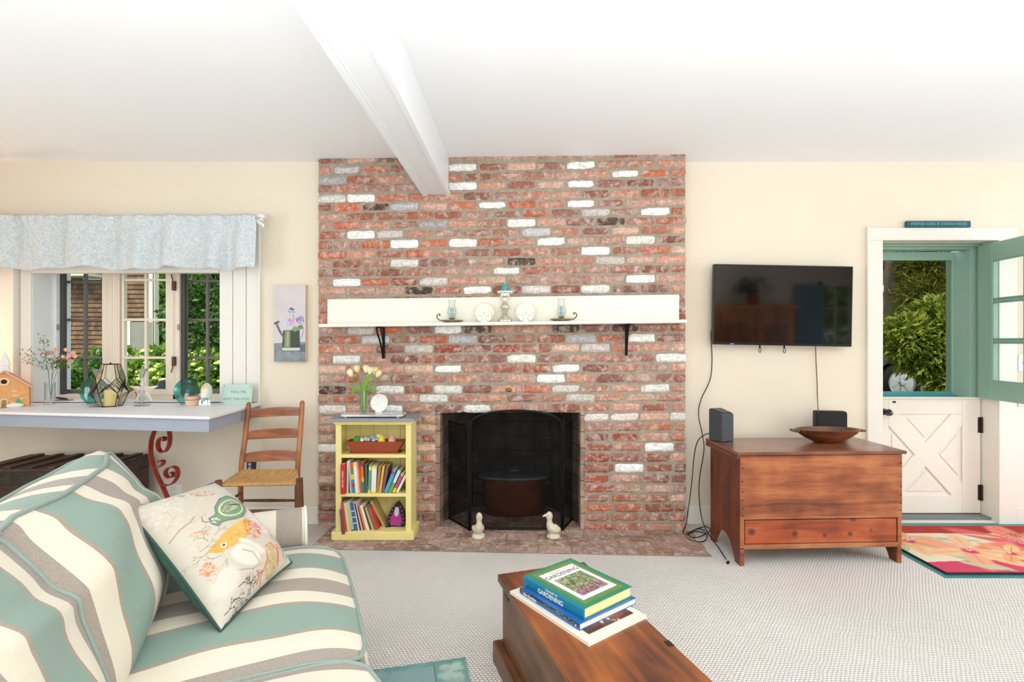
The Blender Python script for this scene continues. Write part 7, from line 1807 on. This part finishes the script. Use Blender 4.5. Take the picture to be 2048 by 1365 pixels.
r2 = N.new('ShaderNodeMapRange'); r2.inputs[1].default_value = .3; r2.inputs[2].default_value = .7; r2.inputs[3].default_value = .65; r2.inputs[4].default_value = 1.35; L.new(n2.outputs['Fac'], r2.inputs[0])
sx = N.new('ShaderNodeVectorMath'); sx.operation = 'SCALE'; L.new(br.outputs['Color'], sx.inputs[0]); L.new(r2.outputs[0], sx.inputs['Scale']); L.new(sx.outputs[0], b.inputs['Base Color'])
HY = 13.0
def hp(px, py, d=HY): return P(px, py, d)
nh = thing('neighbour_house', 'brown cedar shingled house with pale corner boards outside the left window', 'house', (hp(311,0).x, HY, GZ))
HO = Vector((hp(311,0).x, HY, GZ))
xr = 0; xl = hp(0,0).x-HO.x-2.5
cw = MB()   # shingle courses as overlapping laps
z = 0; rowh = .115
wlb = MB().box(xl, xr-.17, .02, .12, 0, 3.6)
wlb.build('wall_body', m_sh, nh)
lp = MB(); k = 0
while z < 3.5:
    lp.add([(xl, -.012, z), (xr-.16, -.012, z), (xr-.16, .018, z+rowh+.01), (xl, .018, z+rowh+.01), (xl, .02, z), (xr-.16, .02, z)], [(0,1,2,3), (4,5,1,0)]); z += rowh
lp.build('shingle_courses', m_sh, nh)
m_ht = mat('house_trim', (222,220,196), .6)
MB().box(-.16, .0, -.03, .13, 0, 3.62).build('corner_board', m_ht, nh)
px0, px1 = hp(253,0).x-HO.x, hp(263,0).x-HO.x; pz0, pz1 = 0, hp(0,643).z-GZ
MB().box(px0, px1, -.05, -.012, 0, pz1).build('door_trim', m_ht, nh)
MB().box(px1, hp(306,0).x-HO.x, -.035, -.012, 0, pz1-.02).build('bulkhead_panel', mat('panel_grey', (138,134,128), .7, noise=(6,.1)), nh)
MB().box(xl, hp(205,0).x-HO.x, -.45, .0, hp(0,556).z-GZ, hp(0,552).z-GZ+.02).build('eave', m_ht, nh)
vent = MB(); vx0, vx1 = hp(168,0).x-HO.x, hp(203,0).x-HO.x; vz0 = hp(0,560).z-GZ
for q in range(5): vent.box(vx0, vx1, -.035-.01*q % .02, -.012, vz0+q*.05, vz0+q*.05+.03)
vent.build('louvre_vent', m_white, nh)
MB().tube([(hp(309,0).x-HO.x, -.05, 0), (hp(309,0).x-HO.x, -.05, 3.2)], .008, 6).build('utility_wire', m_black, nh)
# --- shrubs and trees by the left window
yg = [(120,150,50),(90,130,34),(146,172,70),(70,104,28),(104,140,44)]; dg = [(50,84,30),(70,104,40),(38,66,24),(88,120,50)]
hyd = []
def shrub(name, label, cat, blobs, n, size, cols, seed, group=None, narrow=.42, trunk=None, flowers=None):
    c_ = blobs[0]; o = thing(name, label, cat, (0, 0, 0), 0, group); bx0, by0 = c_[0], c_[1]
    o.location = (bx0, by0, GZ); bl = [(b_[0]-bx0, b_[1]-by0, b_[2]-GZ)+tuple(b_[3:]) for b_ in blobs]
    f = foliage('foliage', o, bl, n, size, cols, seed, narrow)
    tb_ = MB(); 
    if trunk: tb_.tube([(0,0,0), (.05,0,trunk[1]*.5), (0,0,trunk[1])], [trunk[0], trunk[0]*.8, trunk[0]*.5], 10)
    else:
        for q in range(5): tb_.tube([(.05*cos(q*1.3), .05*sin(q*1.3), 0), (.25*cos(q*1.3), .25*sin(q*1.3), max(.3, bl[0][2]))], [.015, .008], 6)
    tb_.build('trunk' if trunk else 'stems', m_bark, o, smooth=True)
    if flowers:
        rs_ = np.random.RandomState(seed+5); fb_ = MB(); nF, colr = flowers
        for q in range(nF):
            b_ = bl[rs_.randint(len(bl))]; d = rs_.normal(size=3); d[1] = -abs(d[1]); d[2] = abs(d[2])*.8+.1*rs_.normal(); d /= np.linalg.norm(d)
            p = (b_[0]+d[0]*b_[3]*1.02, b_[1]+d[1]*b_[4]*1.02, max(.15, b_[2]+d[2]*b_[5]*1.02)); fb_.ball(p, .030+.02*rs_.rand(), 7, sc=(1,1,.55))
        fb_.build('flower_heads', mat('hydrangea_bloom', (206,214,120), .7, noise=(40,.1)), o, smooth=True)
    return o
def W(px, py, d): v = P(px, py, d); return (v.x, v.y, v.z)
def bl_(px, py, d, rx, ry, rz_): return W(px, py, d)+(rx, ry, rz_)
shrub('hydrangea_bush', 'green hydrangea bush with pale yellow blooms outside the middle window sash', 'bush', [bl_(320,778,6.0,.52,.4,.46), bl_(318,735,6.1,.22,.22,.24), bl_(278,785,5.7,.34,.3,.34), bl_(335,785,5.6,.3,.3,.3)], 6500, .085, yg, 1, None, .6, None, (90, 0))
shrub('hydrangea_bush', 'hydrangea bush with pale blooms outside the right window sash', 'bush', [bl_(404,776,6.8,.52,.4,.48), bl_(388,745,6.7,.24,.25,.24), bl_(432,780,6.7,.3,.3,.36)], 5200, .08, yg+dg[:1], 2, None, .6, None, (70, 0))
shrub('green_bush', 'leafy green bush outside the left window sash', 'bush', [bl_(186,792,6.3,.42,.4,.50), bl_(150,805,5.9,.4,.3,.42), bl_(198,742,6.4,.22,.25,.2)], 5200, .085, [(96,136,52),(120,156,70),(70,110,40),(60,96,36)], 3, None, .5)
shrub('maple_sapling', 'bright green young tree outside beside the corner of the neighbouring house', 'tree', [bl_(344,625,14.2,.5,.5,.9), bl_(346,690,14.0,.5,.5,.7), bl_(350,560,14.4,.5,.5,.7)], 4200, .16, [(130,160,54),(96,134,36),(150,176,80),(60,90,28)], 4, None, .5, (.05, 1.9))
shrub('garden_tree', 'medium green tree outside the right window sash', 'tree', [bl_(395,640,10.5,.62,.6,1.0), bl_(385,600,10.4,.35,.4,.5), bl_(425,690,10.2,.55,.5,.7)], 6000, .11, [(86,124,52),(110,146,68),(62,96,40),(50,80,34)], 5, None, .5, (.06, 1.8))
for k, (px, d, r_) in enumerate(((230, 17, 2.3), (345, 17.0, 2.2), (455, 17, 2.6), (150, 18.0, 2.2))):
    shrub('woodland_tree', ['dark tree behind the neighbouring house left of the corner board','dark tree in the woods behind the bright green sapling','dark tree in the woods behind the right window sash','dark tree at the far left beyond the neighbouring house'][k], 'tree', [bl_(px, 600, d, r_, .9, 2.2), bl_(px+10, 720, d-.3, r_*.9, .8, 1.6), bl_(px-5, 480, d, r_*.9, .9, 1.8)], 9500, .36, [(30,50,22),(44,70,30),(24,38,20),(56,84,36)], 20+k, 'dark woodland trees outside the left window', .5, (.16, 2.6))
# black bell-like lamp outside the window
c_ = P(330, 803, 5.2); bl2 = thing('garden_lamp', 'dark bell shaped lamp cap on a post outside the middle sash', 'garden lamp', (c_.x, 5.2, GZ))
MB().tube([(0,0,0),(0,0,.80)], .03, 10).build('lamp_post', m_black, bl2); zb5 = P(0,803,5.2).z-GZ
MB().lathe([(.20,zb5-.02),(.20,zb5+.03),(.17,zb5+.06),(.11,zb5+.12),(.07,zb5+.18),(.05,zb5+.21),(0,zb5+.22)], n=28).build('lamp_cap', mat('dark_cap', (58,60,58), .5), bl2, smooth=True)
# --- outside the entry door
shrub('rhododendron_bush', 'large bright green rhododendron outside the entry door', 'bush', [bl_(1862,690,8.2,.56,.45,.50), bl_(1880,650,8.2,.45,.4,.42), bl_(1812,675,8.1,.32,.3,.34), bl_(1898,745,8.0,.34,.3,.42)], 9500, .135, [(132,152,52),(156,172,70),(110,132,40),(180,186,96),(90,112,34)], 6, None, .34)
shrub('cypress_tree', 'feathery yellow green cypress behind the rhododendron', 'tree', [bl_(1880,560,10.5,.72,.7,1.0), bl_(1900,480,10.5,.8,.7,1.0), bl_(1845,600,10.3,.45,.5,.45), bl_(1862,500,10.6,.6,.5,.7), bl_(1905,620,10.2,.5,.5,.7)], 14000, .20, [(112,118,36),(140,142,54),(80,88,26),(96,100,30)], 7, None, .10, (.12, 2.6))
for k, (px, d) in enumerate(((1900, 16), (1790, 17))):
    shrub('woodland_tree', ['dark tree far behind the cypress outside the entry door','dark tree far behind the trunk outside the entry door'][k], 'tree', [bl_(px, 640, d, 2.2, 1.2, 2.6), bl_(px, 480, d, 2.2, 1.2, 2.2)], 7500, .38, [(50,58,30),(70,76,36),(34,42,22)], 40+k, 'dark woodland trees outside the entry door', .5, (.16, 2.6))
tt = thing('tree_trunk', 'thick grey tree trunk outside at the left edge of the storm door', 'tree trunk', W(1787, 0, 11.5)[:2]+(GZ,))
MB().tube([(0,0,0),(.02,0,1.5),(-.02,0,3),(0,0,5)], [.30,.19,.16,.14], 14).build('trunk_bark', m_bark, tt, smooth=True)
g2 = thing('shingled_cottage', 'grey shingled cottage with white gable boards behind the trunk outside the entry door', 'house', (P(1772,0,14).x, 14, GZ))
MB().box(-3.5, .55, 0, 2, 0, 3.4).build('cottage_wall', m_sh, g2)
MB().bar((-.8,-.05,3.5), (.60,-.05,2.2), .06, .12).build('gable_board', m_ht, g2); MB().box(-.2, .2, -.04, 0, 1.5, 1.56).build('window_head', m_ht, g2)
# car
cw_ = P(1812, 768, 9.4); rw2 = 37/F*9.4
car = thing('dark_car', 'dark grey car with silver alloy wheel parked outside the entry door', 'car', (cw_.x, 9.4, GZ+.322))
m_car = mat('car_paint', (40,44,52), .2, metal=.5, coat=1); m_tire = mat('tyre', (26,26,27), .8); m_rim = mat('alloy', (214,216,220), .25, metal=.9); m_cgl = mat('car_glass', (30,36,42), .05, coat=1)
Rt = .36
def carprof(): return [(-3.3,.30),(-3.3,.85),(-3.1,1.0),(-2.4,1.08),(-1.7,1.50),(-.9,1.58),(-.35,1.10),(.55,.98),(.85,.82),(.9,.34),(.48,.30)]+[(.44*cos(a), .35+.44*sin(a)) for a in [pi*q/12 for q in range(0, 13)]]+[(-.48,.28),(-2.2,.28)]
MB().prism([(x, z) for x, z in carprof()], .10, 1.75, 'y').build('car_body', m_car, car, bevel=.04, seg=3)
MB().prism([(-2.25,1.10),(-1.6,1.44),(-.95,1.50),(-.5,1.12)], .08, .10, 'y').build('car_window', m_cgl, car); MB().box(-.9, .1, .085, .10, .92, .945).build('chrome_strip', m_rim, car)
for wx_ in (0, -2.6):
    Mw = Matrix.Translation((wx_, .12, .35)) @ Matrix.Rotation(pi/2, 4, 'X')
    wh = MB().lathe([(.20,-.02),(.25,.02),(.33,.03),(Rt,.01),(Rt,-.16),(.2,-.18)], n=40, M=Mw).build('tyre', m_tire, car, smooth=True)
    rm = MB().lathe([(.225,.005),(.25,.025),(.245,.035),(.215,.02)], n=40, M=Mw)
    for q in range(7):
        a = q*2*pi/7; rm.add([Mw @ Vector((r_*cos(a+o_), r_*sin(a+o_), zz_)) for (r_, o_, zz_) in ((.05,-.3,.03),(.23,-.07,.02),(.23,.07,.02),(.05,.3,.03),(.05,-.3,-.01),(.23,-.07,-.02),(.23,.07,-.02),(.05,.3,-.01))], [(0,1,2,3),(7,6,5,4),(0,4,5,1),(1,5,6,2),(2,6,7,3),(3,7,4,0)])
    rm.lathe([(.06,-.01),(.06,.035),(.03,.045),(0,.045)], n=16, M=Mw); rm.build('wheel_rim', m_rim, wh)
    MB().lathe([(.225,-.06),(0,-.06)], n=24, M=Mw).build('wheel_well', m_tire, wh)

f_ = foliage('foliage', rt_, [(0,0,1.6,2.2,1.0,1.6),(.5,0,3.2,1.8,1.0,1.4)], 5000, .25, [(190,214,120),(160,196,90),(210,224,150),(130,170,70)], 77, .5)
MB().tube([(0,0,0),(0,0,2.5)], [.12,.07], 10).build('trunk', m_bark, rt_, smooth=True)
gr3 = struct(MB().box(-6, 14, -14, YR-.2, -.2, -.005).build('floor_outside_rear', gm)); gr3['label'] = 'ground outside the rear wall'

# wooded bank far behind
bk2 = MB(); rs_ = np.random.RandomState(3); nxg, nyg = 90, 14; vs = []
for j in range(nyg+1):
    for i in range(nxg+1):
        x = -26+54*i/nxg; t = j/nyg; vs.append((x, 21+4*t+.8*rs_.rand(), GZ+8.5*t**.8+.5*rs_.rand()*(t > 0)))
bk2.add(vs, [(j*(nxg+1)+i, j*(nxg+1)+i+1, (j+1)*(nxg+1)+i+1, (j+1)*(nxg+1)+i) for j in range(nyg) for i in range(nxg)])
wbk = thing('wooded_bank', 'dark wooded bank far behind the garden outside both openings', 'woods', (0, 22, GZ)); 
ob = bk2.build('bank_ground', mat('bank_dark', (40,52,28), .95, noise=(2,.4)), wbk); ob.location = (0, -22, -GZ)
fo = foliage('bank_foliage', wbk, [(x, -1.0, 3.6, 3.2, 1.2, 4.6) for x in range(-24, 26, 4)], 15000, .62, [(44,64,30),(60,84,38),(34,50,24),(76,100,46)], 91, .6); fo['kind'] = 'stuff'
